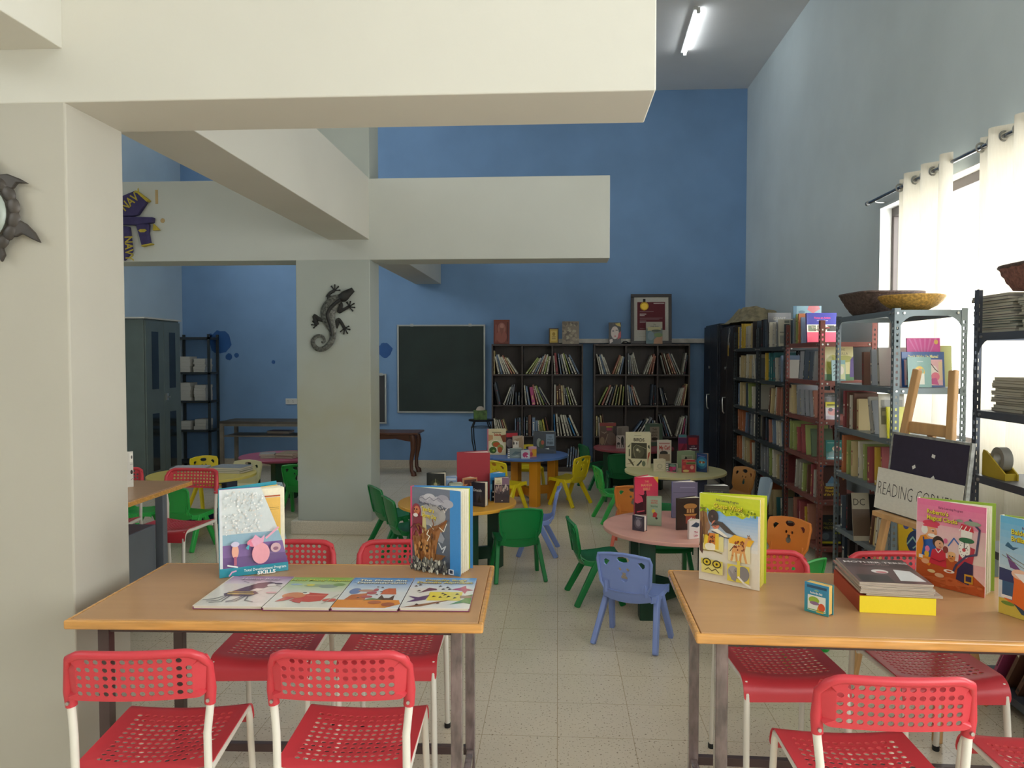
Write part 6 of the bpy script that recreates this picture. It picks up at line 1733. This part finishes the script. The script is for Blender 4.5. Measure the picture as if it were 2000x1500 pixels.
face('yellow book with a blue monster drawing low on the grey rack', 'book', 1756, 1006, 1812, 1078, PC, '#d2a81c', [('G', 0, .6, 1, 1, '#d2a81c', '#c9b02c'), ('E', .62, .34, .34, .28, '#27385c'), ('E', .6, .7, .12, .1, '#35558c'), ('E', .28, .72, .1, .08, '#4a4a84'), ('L', [(.3, .3), (.5, .46), (.6, .34)], .05, '#8fb0a0'), ('L', [(.5, .2), (.66, .28)], .05, '#8fb0a0'), ('E', .72, .3, .06, .05, '#d9822c'), ('R', .06, .84, .14, 1, '#3f4a2c')], 0.012, 6, '#b8941c', group=GS, z=.356)
face('pale worn comic with two large letters leaning on the lower grey rack shelf', 'book', 1668, 966, 1702, 1022, 4.98, '#b3ab98', [('R', .0, .1, 1, .66, '#6a5748'), ('T', .42, .74, .2, 'DC', '#4a443c', 'c', .0, .9)], 0.006, 10, '#8f8878', name='magazine', group=GS, z=.356)

# ---------------------------------------------------------------- magazine stacks on the slate rack
MCOLS = ['#8f8a7c', '#a39c8c', '#7f8488', '#b3ad9c', '#6f6a64', '#9a8f78', '#c4bfb0', '#8a7f74']


def stack(where, cx, cy, z, total, w, d, rng, cols=MCOLS, th=(0.007, 0.016)):
    zz, i = z + 0.0008, 0
    while zz - z < total and i < 14:
        t_ = rng.uniform(*th)
        mb = MB().color(cols[rng.randrange(len(cols))], 0)
        k = 0.0012
        mb.box(-w / 2, -d / 2, t_ - k, w / 2, d / 2, t_).box(-w / 2, -d / 2, 0, w / 2, d / 2, k)
        mb.color('#b9b4a4', 0).box(-w / 2 + 0.001, -d / 2 + 0.001, k, w / 2 - 0.002, d / 2 - 0.001, t_ - k)
        o = mb.build('magazine', [PAPER])
        o.location = (cx + rng.uniform(-.006, .006), cy + rng.uniform(-.02, .02), zz)
        o.rotation_euler = (0, 0, rng.uniform(-.03, .03))
        tag(o, '%s magazine up, stack %s' % (ORD[i], where), 'magazine', 'magazine stacks on the slate rack')
        zz += t_ + 0.0008
        i += 1
    return zz


rng = random.Random(77)
za = stack('on the slate rack top, rack end by the easel', 2.13, 3.65, 1.64, .185, .29, .32, rng, ['#6f8480', '#8a8f8c', '#8a6a64', '#7c7a80', '#a39c8c', '#6a4a5c'])
zb = stack('on the slate rack top, under the woven basket', 2.13, 3.30, 1.64, .175, .30, .26, rng, ['#9aa39c', '#a8a498', '#8f8a7c', '#7c7a70'])
stack('on the slate rack second shelf, rack end by the easel', 2.13, 3.52, 1.284, .15, .28, .24, rng)
stack('on the slate rack second shelf, taller and nearer the window view', 2.13, 3.23, 1.284, .21, .30, .26, rng)
stack('on the slate rack third shelf beside the yellow holder', 2.14, 3.14, .985, .19, .31, .32, rng, ['#a8a290', '#b5afa0', '#8f8a7c', '#a8655c', '#c4bfb0'])
stack('on the slate rack fourth shelf', 2.14, 3.35, .67, .14, .31, .3, rng)
stack('of pale papers on the fifth slate rack shelf', 2.14, 3.40, .37, .08, .31, .3, rng, ['#c9c5b8', '#b9b4a8'])
fill([(7, .12, .7, 30, 34, .27, ['#2f77ae', '#b8507c', '#c9a93c', '#6d4a3a', '#d2ccbb', '#4a545f'], .022)], (RX0 + 0.02, 3.655, .08), .88, .28, -PI / 2, 'bottom shelf, slate rack', 'books on the steel racks', 'easel end', .22, 99)
td_ = thing('tape_dispenser', 'yellow tape dispenser with a grey roll on the slate rack third shelf', 'tape dispenser', (1.958, 3.66, .9856), 0)
m_y = mat('yellow_plastic_body', '#b9a02c', 0.45, var=0.12)
for x in (0.0, 0.052):
    y0 = MB()
    y0.M = Matrix(((0, 1, 0, x), (1, 0, 0, 0), (0, 0, 1, 0), (0, 0, 0, 1)))
    y0.prism([(0, 0), (-.185, 0), (-.185, .028), (-.10, .075), (-.03, .115), (-.008, .118), (0, .10)], 0, 0.006).build('side_wall', m_y, td_)
MB().box(0.0062, -.18, 0, 0.0518, -.002, 0.008).box(0.0062, -.008, 0.008, 0.0518, -.002, 0.10).box(0.0062, -.18, 0.008, 0.0518, -.172, 0.03).build('base', m_y, td_)
rl = MB()
rl.M = Matrix(((0, 0, 1, 0), (1, 0, 0, 0), (0, 1, 0, 0), (0, 0, 0, 1)))
n = 24
v, f = [], []
for z in (0.009, 0.049):
    for r in (0.03, 0.055):
        v += [(-.105 + r * math.cos(2 * PI * j / n), .085 + r * math.sin(2 * PI * j / n), z) for j in range(n)]
for a, b in ((0, 1), (1, 3), (3, 2), (2, 0)):
    f += [(a * n + j, a * n + (j + 1) % n, b * n + (j + 1) % n, b * n + j) for j in range(n)]
rl.add(v, f)
rl.build('tape_roll', mat('grey_tape', '#8a8880', 0.5), td_, smooth=True)

# ---------------------------------------------------------------- baskets
M_WICK = mat('dark_woven_cane', '#5b4a44', 0.6, var=0.5, scale=60, bump=1.0, bscale=110)
M_STRAW = mat('yellow_straw', '#c49a4c', 0.6, var=0.45, scale=70, bump=1.0, bscale=120)
M_REDWICK = mat('red_brown_cane', '#8c5f54', 0.6, var=0.45, scale=60, bump=1.0, bscale=100)


def basket(label, c, bw, bd, tw, td, h, m, rotz, rim):
    t = thing('woven_basket', label, 'basket', c, rotz, 'woven baskets on the racks')
    n, rings = 40, 7

    def loop(w, d, z):
        out = []
        for i in range(n):
            a = 2 * PI * i / n
            x, y = math.cos(a), math.sin(a)
            k = (abs(x) ** 5 + abs(y) ** 5) ** (-1 / 5.0)
            out.append(Vector((x * k * w / 2, y * k * d / 2, z)))
        return out
    mb = MB()
    rows = [loop(bw + (tw - bw) * (j / (rings - 1.0)) ** 0.8, bd + (td - bd) * (j / (rings - 1.0)) ** 0.8, 0.002 + h * j / (rings - 1.0)) for j in range(rings)]
    # alternate strands in and out for the weave
    for j, r in enumerate(rows):
        for i, p in enumerate(r):
            s = 0.0035 * (1 if (i + j) % 2 else -1)
            q = Vector((p.x, p.y, 0)).normalized()
            p += q * s
    v = [p for r in rows for p in r]
    f = [(j * n + i, j * n + (i + 1) % n, (j + 1) * n + (i + 1) % n, (j + 1) * n + i) for j in range(rings - 1) for i in range(n)]
    f.append(tuple(range(n - 1, -1, -1)))
    mb.add(v, f)
    mb.build('basket_wall', m, t, smooth=True, solid=-0.006)
    MB().tube(loop(tw, td, h), 0.009, 8, closed=True).build('rim', rim, t, smooth=True)
    return t


basket('dark brown woven basket with flared sides on the grey rack top', (2.10, 5.16, 1.8075), .28, .26, .42, .42, .13, M_WICK, 0.1, M_WICK)
sb = thing('straw_basket', 'shallow yellow straw bowl basket on the grey rack top', 'basket', (2.11, 4.745, 1.8075), 0, 'woven baskets on the racks')
mb = MB()
n = 48
prof = [(0.06, 0.002), (0.09, 0.008), (0.13, 0.03), (0.16, 0.055), (0.178, 0.082)]
v = []
for j, (r, z) in enumerate(prof):
    for i in range(n):
        q = r + (0.003 if (i + j) % 2 else -0.003)
        v.append((q * math.cos(2 * PI * i / n), q * math.sin(2 * PI * i / n), z))
f = [(j * n + i, j * n + (i + 1) % n, (j + 1) * n + (i + 1) % n, (j + 1) * n + i) for j in range(len(prof) - 1) for i in range(n)]
f.append(tuple(range(n - 1, -1, -1)))
mb.add(v, f)
mb.build('bowl', M_STRAW, sb, smooth=True, solid=-0.005)
MB().tube([(0.178 * math.cos(2 * PI * i / n), 0.178 * math.sin(2 * PI * i / n), 0.083) for i in range(n)], 0.006, 6, closed=True).build('rim', M_STRAW, sb, smooth=True)
basket('red-brown woven basket resting on the magazine stack of the slate rack', (2.13, 3.36, max(za, zb) + 0.008), .30, .34, .38, .48, .10, M_REDWICK, 0.0, M_WICK)

# ---------------------------------------------------------------- easel, board and sign
ang = math.atan2(-.545, .122)
EO = Vector((1.447, 3.352, 0))
M_PINE = mat('pine_wood', '#c79a66', 0.45, var=0.12, scale=4, stretch=(8, 8, 1))
es = thing('easel', 'pale wooden easel holding the dark board in front of the metal racks', 'easel', EO, ang)
for sx in (-1, 1):
    MB().bar((-.30 if sx < 0 else .265, 0.0, 0), (-.10 if sx < 0 else .12, 0.16, 1.475), .042, .022, (0, 1, 0)).build('leg', M_PINE, es, bev=0.005)
MB().bar((0, 0.155, 1.20), (0, 0.44, 0), .036, .02, (0, 1, 0)).build('leg', M_PINE, es, bev=0.004)
MB().bar((-.14, 0.142, 1.22), (.155, 0.142, 1.22), .02, .05).build('cross_bar', M_PINE, es, bev=0.003)
MB().bar((-.24, 0.035, .42), (.215, 0.035, .42), .02, .045).build('cross_bar', M_PINE, es, bev=0.003)
MB().box(-.19, 0.012, .815, .30, 0.078, .838).build('ledge', M_PINE, es, bev=0.003)
R = Matrix.Rotation(ang, 4, 'Z')


def easel_obj(o, x, y, z):
    o.location = EO + (R @ Vector((x, y, z)))
    o.rotation_euler = Euler((math.radians(-6.2), 0, ang), 'XYZ')


bd = thing('felt_board', 'dark purple board with small white paper scraps, standing on the easel', 'board')
easel_obj(bd, -.16, 0.052, .8405)
MB().box(0, 0, 0, .47, 0.012, .355).build('panel', mat('dark_purple_felt', '#2d2638', 0.9, var=0.1, scale=30), bd)
ed = MB()
ed.box(0, -0.002, .347, .47, 0.014, .357).box(-.004, -0.002, 0, .006, 0.014, .357).box(.464, -0.002, 0, .474, 0.014, .357)
ed.build('taped_border', mat('silver_tape', '#8c8c86', 0.4, var=0.4, scale=40), bd)
for x, z, a in ((.16, .22, .5), (.27, .28, -.2), (.28, .19, .7)):
    q = Matrix.Rotation(a, 2)
    pts = [q @ Vector(p) for p in ((-.010, -.007), (.010, -.007), (.010, .007), (-.010, .007))]
    MB().add([(x + p.x, -0.0006, z + p.y) for p in pts], [(0, 1, 2, 3)]).build('paper_scrap', mat('white_paper', '#dcdad4', 0.8), bd)
sg = thing('paper_sign', 'white paper sign hand lettered READING CORNER on the easel', 'sign')
easel_obj(sg, -.225, 0.045, .845)
mb = MB().color('#d8d3c6', 0)
mb.box(0, 0, 0, .53, 0.0015, .185)
art(mb, .53, .185, [('T', .03, .36, .46, 'READING CORNER', '#3a3632', 'l', -.018, .66)], mi=0)
mb.build('sheet', [PAPER], sg)

# ---------------------------------------------------------------- things on top of the dark bookcases
BT = 1.7005
PY_ = BCY + 0.10
face('book with a rust red portrait of a sage on the bookcase beside the chalkboard', 'book', 964, 625, 995, 671, PY_, '#7c4238', [('E', .5, .62, .26, .26, '#a0685c'), ('E', .5, .30, .34, .26, '#9a5c50'), ('E', .52, .74, .12, .1, '#b88074'), ('P', [(.36, .66), (.5, .30), (.66, .66)], '#8a5448'), ('R', .1, .1, .2, .8, '#94584c'), ('R', .84, .1, .92, .9, '#5a2c28')], 0.03, 6, '#d8d2c4', group=GB, z=BT)
pq = face('small gold plaque in a dark frame on the bookcase beside the chalkboard', 'plaque', 1072, 641, 1091, 667, PY_, '#3a2c24', [('R', .1, .08, .9, .92, '#c9a648'), ('R', .2, .2, .8, .8, '#dcc06a'), ('R', .3, .3, .7, .34, '#8a6c2c'), ('R', .3, .42, .7, .46, '#8a6c2c'), ('E', .5, .62, .16, .12, '#a8862f')], 0.012, 8, '#3a2c24', name='plaque', group=GB, z=BT)
face('mottled tan book standing on the bookcase beside the chalkboard', 'book', 1098, 628, 1131, 671, PY_, '#8f8170', speckle(9, 40, .05, .05, .95, .95, ['#a89880', '#7c6e60', '#b3a68c', '#6f6258'], .06, .14), 0.02, 5, '#a8a294', group=GB, z=BT)
face('comic book with a pale face and black hair on the bookcase under the certificate', 'book', 1189, 630, 1213, 669, PY_, '#2a2830', [('E', .5, .52, .32, .30, '#dcc9c0'), ('P', [(.1, .4), (.3, .9), (.8, .86), (.9, .5), (1, 1), (0, 1), (0, .2)], '#1c1a22'), ('P', [(.5, .94), (.9, .98), (1, .8), (.7, .84)], '#c9b45a'), ('R', .28, .58, .44, .62, '#2c2430'), ('R', .56, .62, .74, .66, '#2c2430'), ('E', .52, .36, .08, .03, '#a82c3c'), ('P', [(.7, .2), (1, .3), (1, .6), (.8, .5)], '#b83a48'), ('P', [(.1, .02), (.34, .1), (.3, .24), (.06, .2)], '#dcc9c0')], 0.012, 5, '#2a2830', group=GB, z=BT)
P, Q, U = onY(1232, 670, PY_ + .06), onY(1312, 670, PY_ + .06), onY(1232, 574, PY_ + .06)
w, h = Q.x - P.x, U.z - BT
cf = thing('framed_certificate', 'framed maroon certificate with a gold medal leaning on the blue wall', 'picture', (P.x, PY_ + .06, BT + .002), 0)
cf.rotation_euler = (math.radians(-4), 0, 0)
fr = MB()
b_ = 0.042
fr.box(0, -0.012, 0, w, 0.02, b_).box(0, -0.012, h - b_, w, 0.02, h).box(0, -0.012, b_, b_, 0.02, h - b_).box(w - b_, -0.012, b_, w, 0.02, h - b_)
fr.build('frame', mat('black_brown_frame', '#2a2224', 0.35), cf, bev=0.004)
mb = MB().color('#c9c4ba', 0)
mb.box(b_, 0, b_, w - b_, 0.01, h - b_)
art(mb, w, h, [('R', .16, .28, .84, .84, '#6a2c34'), ('R', .56, .805, .82, .82, '#cbbcb8'), ('R', .22, .645, .56, .655, '#a88a8a'), ('R', .22, .59, .38, .605, '#dcd0cc'), ('R', .22, .56, .34, .575, '#dcd0cc'), ('R', .22, .515, .78, .522, '#a88a8a'), ('R', .22, .49, .7, .497, '#a88a8a'), ('R', .22, .455, .38, .465, '#c4b4b2'), ('R', .22, .43, .36, .44, '#c4b4b2'), ('R', .22, .305, .34, .312, '#a88a8a'), ('R', .2, .2, .4, .205, '#a39c94'), ('R', .2, .15, .44, .155, '#a39c94')])
mb.build('certificate', [PAPER], cf)
md = MB()
md.M = Matrix.Translation((w * .33, -0.004, h * .755)) @ Matrix.Rotation(PI / 2, 4, 'X')
md.lathe([(0.055, 0), (0.058, 0.003), (0.055, 0.007), (0.045, 0.006), (0.043, 0.004), (0.03, 0.004), (0.0285, 0.006), (0.01, 0.006)], 28)
me_ = md.build('medal', mat('gold_medal', '#c9a43a', 0.35, metal=0.7), cf, smooth=True)
MB().box(w * .30, -0.006, h * .80, w * .36, -0.003, h * .90).build('ribbon', M_BLACK, cf)
face('children\'s jungle story book standing in front of the framed certificate', 'book', 1262, 629, 1294, 672, PY_ - .02, '#5c6a62', [('R', 0, .7, 1, 1, '#a39c88'), ('R', .1, .58, .9, .76, '#b3a878'), ('P', [(.0, 0), (.45, 0), (.42, .4), (.3, .6), (0, .58)], '#4a6a74'), ('E', .3, .36, .2, .2, '#6a8088'), ('P', [(.45, 0), (1, 0), (1, .34), (.7, .34), (.5, .2)], '#a8744a'), ('E', .75, .4, .26, .1, '#5f7a3c'), ('E', .62, .6, .3, .05, '#2f3a24'), ('T', .52, .86, .07, 'The', '#3c3a34', 'c', .01, 1), ('T', .52, .77, .08, 'Jungle Book', '#3c3a34', 'c', .01, .95)], 0.02, 6, '#4a5a5c', group=GB, z=BT)
p = onY(1223, 668, PY_ + .04)
o = MB().tube([(-.05, 0, .012), (-.04, -.01, .03), (0, .0, .035), (.03, .01, .02), (.05, 0, .014), (.04, -.02, .01), (-.02, -.02, .012), (-.06, -.01, .01)], 0.008, 8).build('cable_coil', M_BLACK, smooth=True)
o.location = (p.x, p.y, BT)
tag(o, 'small tangle of black cable beside the framed certificate', 'cable')

# ---------------------------------------------------------------- curtains on a steel rod
RODX, RODZ = 2.43, 2.735
ya, yb = onX(1697, 395, RODX).y, 1.9
cr = thing('curtain_rod', 'steel curtain rod fixed above the window on brackets', 'curtain rod', (RODX, ya, RODZ))
MB().tube([(0, 0, 0), (0, yb - ya, 0)], 0.0125, 12).build('rod', mat('brushed_steel', '#8f9297', 0.25, metal=0.9), cr, smooth=True)
MB().tube([(0, 0.03, 0), (0, 0.028, 0), (0, 0, 0)], [0.008, 0.02, 0.02], 12).build('finial', M_STEEL, cr, smooth=True)
for y in (-0.12, -2.0, -3.9):
    MB().tube([(WX1 - RODX - 0.002, y, -0.02), (0.02, y, -0.018), (0, y, -0.0125)], 0.006, 8).build('bracket', M_STEEL, cr, smooth=True)
M_CURT = bpy.data.materials.new('cream_curtain_cloth')
M_CURT.use_nodes = True
cn = M_CURT.node_tree
cn.nodes.clear()
c_out, c_d, c_t, c_m, c_n, c_r = (cn.nodes.new('ShaderNode' + t) for t in ('OutputMaterial', 'BsdfDiffuse', 'BsdfTranslucent', 'MixShader', 'TexNoise', 'ValToRGB'))
c_n.inputs['Scale'].default_value = 30
c_r.color_ramp.elements[0].color = (0.78, 0.72, 0.60, 1)
c_r.color_ramp.elements[1].color = (0.88, 0.83, 0.72, 1)
cn.links.new(c_n.outputs['Fac'], c_r.inputs['Fac'])
cn.links.new(c_r.outputs['Color'], c_d.inputs['Color'])
cn.links.new(c_r.outputs['Color'], c_t.inputs['Color'])
c_m.inputs[0].default_value = 0.24
cn.links.new(c_d.outputs[0], c_m.inputs[1])
cn.links.new(c_t.outputs[0], c_m.inputs[2])
cn.links.new(c_m.outputs[0], c_out.inputs[0])
for px0, px1, pb0, pb1, lab in ((1757, 1862, 1745, 1870, 'cream curtain panel on the rod, above the grey rack with baskets'), (1913, 2075, 1905, 2085, 'cream curtain panel on the rod, above the slate rack')):
    y0, y1 = onX(px0, 340, RODX).y, onX(px1, 300, RODX).y
    t = thing('curtain', lab, 'curtain', (RODX, y0, RODZ), 0, 'cream eyelet curtains at the window')
    L = y1 - y0
    nf = max(3, round(abs(L) / 0.23))
    rows = []
    NZ, NY = 14, nf * 12
    for i in range(NZ + 1):
        z = 0.06 - 2.36 * i / NZ
        f = i / NZ
        row = []
        for j in range(NY + 1):
            u = j / NY
            amp = 0.050 + 0.010 * math.sin(u * 9) * f
            sway = -0.05 * math.sin(f * 2.2) * math.sin(u * PI)
            row.append((amp * math.sin(u * nf * PI * 2 + f * 0.5 * math.sin(u * 7)) + sway * 0.3, L * (u + 0.05 * math.sin(u * PI * 2) * f), z))
        rows.append(row)
    MB().sheet(rows).build('cloth', M_CURT, t, smooth=True)
    for k in range(nf * 2):
        y = L * (k + 0.5 * 0) / (nf * 2) if k else L * 0.012
        MB().tube([(0.026 * math.cos(a * PI / 10), y, 0.026 * math.sin(a * PI / 10)) for a in range(20)], 0.006, 6, closed=True).build('eyelet', M_STEEL, t, smooth=True)

# ---------------------------------------------------------------- metal lizard on the pillar
LY = 6.5
M_BRONZE = mat('dark_bronze', '#5c5c55', 0.42, metal=0.3, var=0.75, scale=60, bump=0.8, bscale=120)
M_BRONZE2 = mat('blackened_bronze', '#2c2b29', 0.45, metal=0.35, var=0.25, scale=20)


def wallpx(u, v, ox, oy, sc, plane, off):
    p = onY(ox + u / sc, oy + v / sc, plane)
    return Vector((p.x, plane - off, p.z))


LP = lambda u, v, o=0.03: wallpx(u, v, 600, 540, 9.375, LY, o)
k1 = (LP(100, 0) - LP(0, 0)).length / 100.0
c0 = LP(480, 800, 0)
lz = thing('lizard_sculpture', 'dark metal lizard sculpture with a curled tail on the square pillar', 'wall sculpture', (c0.x, LY, c0.z))
off = Vector((c0.x, LY, c0.z))


def ltube(path, rad, n=10, flat=0.45, o=0.03):
    pts = []
    rs = []
    # smooth the path
    for i in range(len(path) - 1):
        p0, p1, p2, p3 = path[max(0, i - 1)], path[i], path[i + 1], path[min(len(path) - 1, i + 2)]
        for s in range(4):
            t = s / 4.0
            q = [0.5 * (2 * p1[k] + (p2[k] - p0[k]) * t + (2 * p0[k] - 5 * p1[k] + 4 * p2[k] - p3[k]) * t * t + (3 * p1[k] - p0[k] - 3 * p2[k] + p3[k]) * t ** 3) for k in (0, 1)]
            pts.append(LP(q[0], q[1], o) - off)
            rs.append((rad[i] + (rad[i + 1] - rad[i]) * t) * k1)
    pts.append(LP(*path[-1], o) - off)
    rs.append(rad[-1] * k1)
    mb = MB().tube(pts, rs, n)
    for v in mb.v:
        v.y = -o + (v.y + o) * flat
    return mb


body = [(690, 385), (600, 410), (490, 480), (405, 620), (405, 760), (445, 880), (485, 1000), (482, 1130), (430, 1240), (330, 1320), (220, 1330), (140, 1260), (130, 1170), (190, 1100), (270, 1090), (325, 1130), (335, 1190), (300, 1212), (282, 1190)]
brad = [75, 80, 115, 138, 128, 95, 66, 56, 52, 48, 45, 42, 38, 34, 30, 27, 23, 18, 10]
ltube(body, brad, 14, 0.36).build('body', M_BRONZE, lz, smooth=True)
ltube([(640, 430), (480, 560), (400, 700), (440, 860), (480, 1010), (478, 1100)], [30, 34, 30, 26, 22, 14], 8, 0.5, 0.052).build('back_ridge', M_BRONZE2, lz, smooth=True)
ltube([(600, 400), (680, 380), (730, 340), (800, 290), (862, 246)], [60, 92, 84, 60, 44], 12, 0.45, 0.034).build('head', M_BRONZE2, lz, smooth=True)
for path, rad, palm, toes in (
        ([(520, 420), (400, 388), (385, 380), (430, 310), (510, 262)], [46, 40, 34, 28, 30], (515, 262), [(455, 185), (515, 160), (580, 190), (605, 255)]),
        ([(580, 470), (635, 530), (592, 645), (660, 620), (770, 560)], [40, 38, 34, 28, 28], (780, 555), [(740, 472), (800, 465), (865, 500), (876, 570), (840, 628)]),
        ([(330, 810), (230, 780), (145, 722), (160, 800), (195, 890)], [34, 36, 34, 38, 40], (190, 890), [(115, 826), (94, 885), (130, 940)]),
        ([(540, 950), (560, 850), (585, 785), (640, 850), (690, 945)], [30, 44, 28, 28, 30], (695, 950), [(770, 915), (787, 972), (745, 1040), (680, 1050), (622, 1010)])):
    mb = ltube(path, rad, 8, 0.6, 0.02)
    for q in toes:
        s = ltube([palm, ((palm[0] + q[0]) / 2, (palm[1] + q[1]) / 2), q], [16, 10, 14], 6, 0.8, 0.015)
        mb.add(s.v, s.f)
        mb.ball(LP(q[0], q[1], 0.015) - off, 16 * k1, 8)
    mb.build('leg', M_BRONZE2, lz, smooth=True)

# ---------------------------------------------------------------- metal turtle on the thick column
TYP = 2.44
TP = lambda x, y, o=0.02: Vector((onY(x, y, TYP).x, TYP - o, onY(x, y, TYP).z))
c0 = TP(-20, 420, 0)
tt = thing('turtle_sculpture', 'dark metal turtle sculpture with amber stones on the thick column', 'wall sculpture', c0)
kp = (TP(80, 420, 0) - TP(-20, 420, 0)).length / 100.0
M_TUR = mat('gunmetal', '#453f3a', 0.45, metal=0.2, var=0.35, scale=12)
M_SHELL = mat('pale_glazed_shell', '#9aa39a', 0.3, var=0.18, scale=8)
M_AMBER = mat('amber_glass_stone', '#b87a3c', 0.12, var=0.2, scale=12, coat=0.8)
MB().ball((0, -0.035, 0), 1.0, 24, (47 * kp, 0.022, 52 * kp)).build('shell', M_SHELL, tt, smooth=True)
for i in range(16):
    a = 2 * PI * (i + .5) / 16
    ca, sa = math.cos(a), math.sin(a)
    mb = MB()
    mb.M = Matrix.Translation((59 * kp * ca, -0.026, 64 * kp * sa)) @ Matrix.Rotation(-a, 4, 'Y')
    mb.ball((0, 0, 0), 1.0, 10, (13 * kp, 0.010, 17 * kp))
    mb.build('rim_scale', M_TUR, tt, smooth=True)
for s in (-1, 1):
    for pts in ([(20, 372), (4, 345), (25, 343), (48, 352), (66, 362), (44, 361), (36, 372)], [(30, 452), (46, 431), (62, 440), (78, 456), (90, 477), (74, 470), (54, 459), (40, 466)], [(2, 486), (16, 484), (21, 500), (14, 514), (8, 502)]):
        q = [TP(-20 + s * (x + 20), y, 0) - c0 for x, y in pts]
        MB().prism([(p.x, p.z) for p in q], -0.030, -0.016).build('flipper', M_TUR, tt, bev=0.004)
MB().ball((0, -0.03, 84 * kp), 1.0, 14, (22 * kp, 0.02, 26 * kp)).build('head', M_TUR, tt, smooth=True)
MB().prism([(-6 * kp, -70 * kp), (6 * kp, -70 * kp), (0, -92 * kp)], -0.03, -0.016).build('tail', M_TUR, tt)
for x, y, r in ((-2, 389, 6), (8, 419, 8), (0, 435, 7), (-3, 454, 8), (-20, 405, 9), (-38, 419, 7), (-20, 438, 7), (-42, 398, 6), (-36, 452, 7)):
    p = TP(x, y, 0) - c0
    e = max(0.0, 1 - (p.x / (47 * kp)) ** 2 - (p.z / (52 * kp)) ** 2)
    yy = -0.035 - 0.022 * math.sqrt(e)
    st = MB().ball((p.x, yy, p.z), 1.0, 12, (r * kp, 0.006, r * kp)).build('stone', M_AMBER, tt, smooth=True)
    MB().tube([(p.x + r * 1.05 * kp * math.cos(a * PI / 9), yy, p.z + r * 1.05 * kp * math.sin(a * PI / 9)) for a in range(18)], 0.0016, 5, closed=True).build('setting_ring', M_TUR, st, smooth=True)

# ---------------------------------------------------------------- purple and yellow cloth hanging on the rear beam
NY = 6.497
NP = lambda u, v, o=0.0: Vector((onY(u / 3.75, 200 + v / 3.75, NY).x, NY - o, onY(u / 3.75, 200 + v / 3.75, NY).z))
c0 = NP(920, 850)
nv = thing('cloth_wall_hanging', 'purple and yellow padded cloth hanging lettered NAVY on the rear beam', 'wall hanging', c0)
M_PUR = mat('purple_cloth', '#3d3660', 0.85, var=0.15, scale=18, bump=0.3)
M_YEL = mat('yellow_cloth', '#b5a13a', 0.85, var=0.12, scale=18)
P2 = lambda pts: [((NP(u, v) - c0).x, (NP(u, v) - c0).z) for u, v in pts]
MB().prism(P2([(800, 760), (920, 690), (1005, 655), (1100, 727), (1030, 830), (1000, 838), (820, 842)]), -0.05, -0.004).build('upper_sleeve', M_PUR, nv, bev=0.01)
MB().prism(P2([(1003, 652), (1022, 654), (1114, 725), (1096, 738)]), -0.052, -0.004).build('yellow_cuff', M_YEL, nv, bev=0.006)
MB().prism(P2([(780, 838), (1145, 848), (1140, 888), (1020, 905), (780, 900)]), -0.06, -0.004).build('body_band', M_PUR, nv, bev=0.01)
MB().prism(P2([(1135, 892), (1182, 938), (1130, 942)]), -0.03, -0.004).build('star_tip', M_YEL, nv, bev=0.003)
MB().prism(P2([(1010, 892), (1110, 895), (1105, 965), (1120, 1046), (1056, 1056), (1034, 970)]), -0.05, -0.004).build('lower_sleeve', M_PUR, nv, bev=0.01)
MB().prism(P2([(1056, 1050), (1132, 1036), (1136, 1044), (1058, 1062)]), -0.052, -0.004).build('yellow_cuff', M_YEL, nv, bev=0.004)
MB().prism(P2([(1036, 944), (1050, 936), (1085, 935), (1098, 944), (1080, 958), (1050, 958)]), -0.053, -0.05).build('yellow_badge', M_YEL, nv)
MB().prism(P2([(820, 898), (965, 915), (986, 1095), (925, 1165), (870, 1120), (830, 1000)]), -0.045, -0.004).build('hanging_leg', M_PUR, nv, bev=0.01)


def cloth_text(txt, u, v, size, rot, y):
    vs, fs, (a, b) = text_mesh(txt, 0.02)
    p = NP(u, v) - c0
    cr, sr = math.cos(rot), math.sin(rot)
    return MB().add([(p.x + size * (x * .8 * cr - z * sr), y, p.z + size * (x * .8 * sr + z * cr)) for x, z in vs], fs).build('lettering', M_YEL, nv)


cloth_text('NAVY', 938, 808, 0.105, math.radians(40), -0.0515)
cloth_text('NAVY', 935, 985, 0.10, math.radians(-88), -0.0465)
for u, v, r, nm in ((1148, 692, 1, 'strip'), (1192, 866, 0, 'dot')):
    p = NP(u, v)
    mb = MB()
    if r:
        mb.box(-.012, -0.002, -.06, .012, -0.0005, .06)
    else:
        mb.M = Matrix.Rotation(PI / 2, 4, 'X')
        mb.lathe([(0.02, 0.0005), (0.02, 0.002)], 14)
    o = mb.build('tape_scrap', mat('old_tape', '#b59a6a', 0.7))
    o.location = (p.x, NY, p.z)
    tag(o, 'old brown tape %s stuck on the rear beam beside the purple cloth' % nm, 'tape')
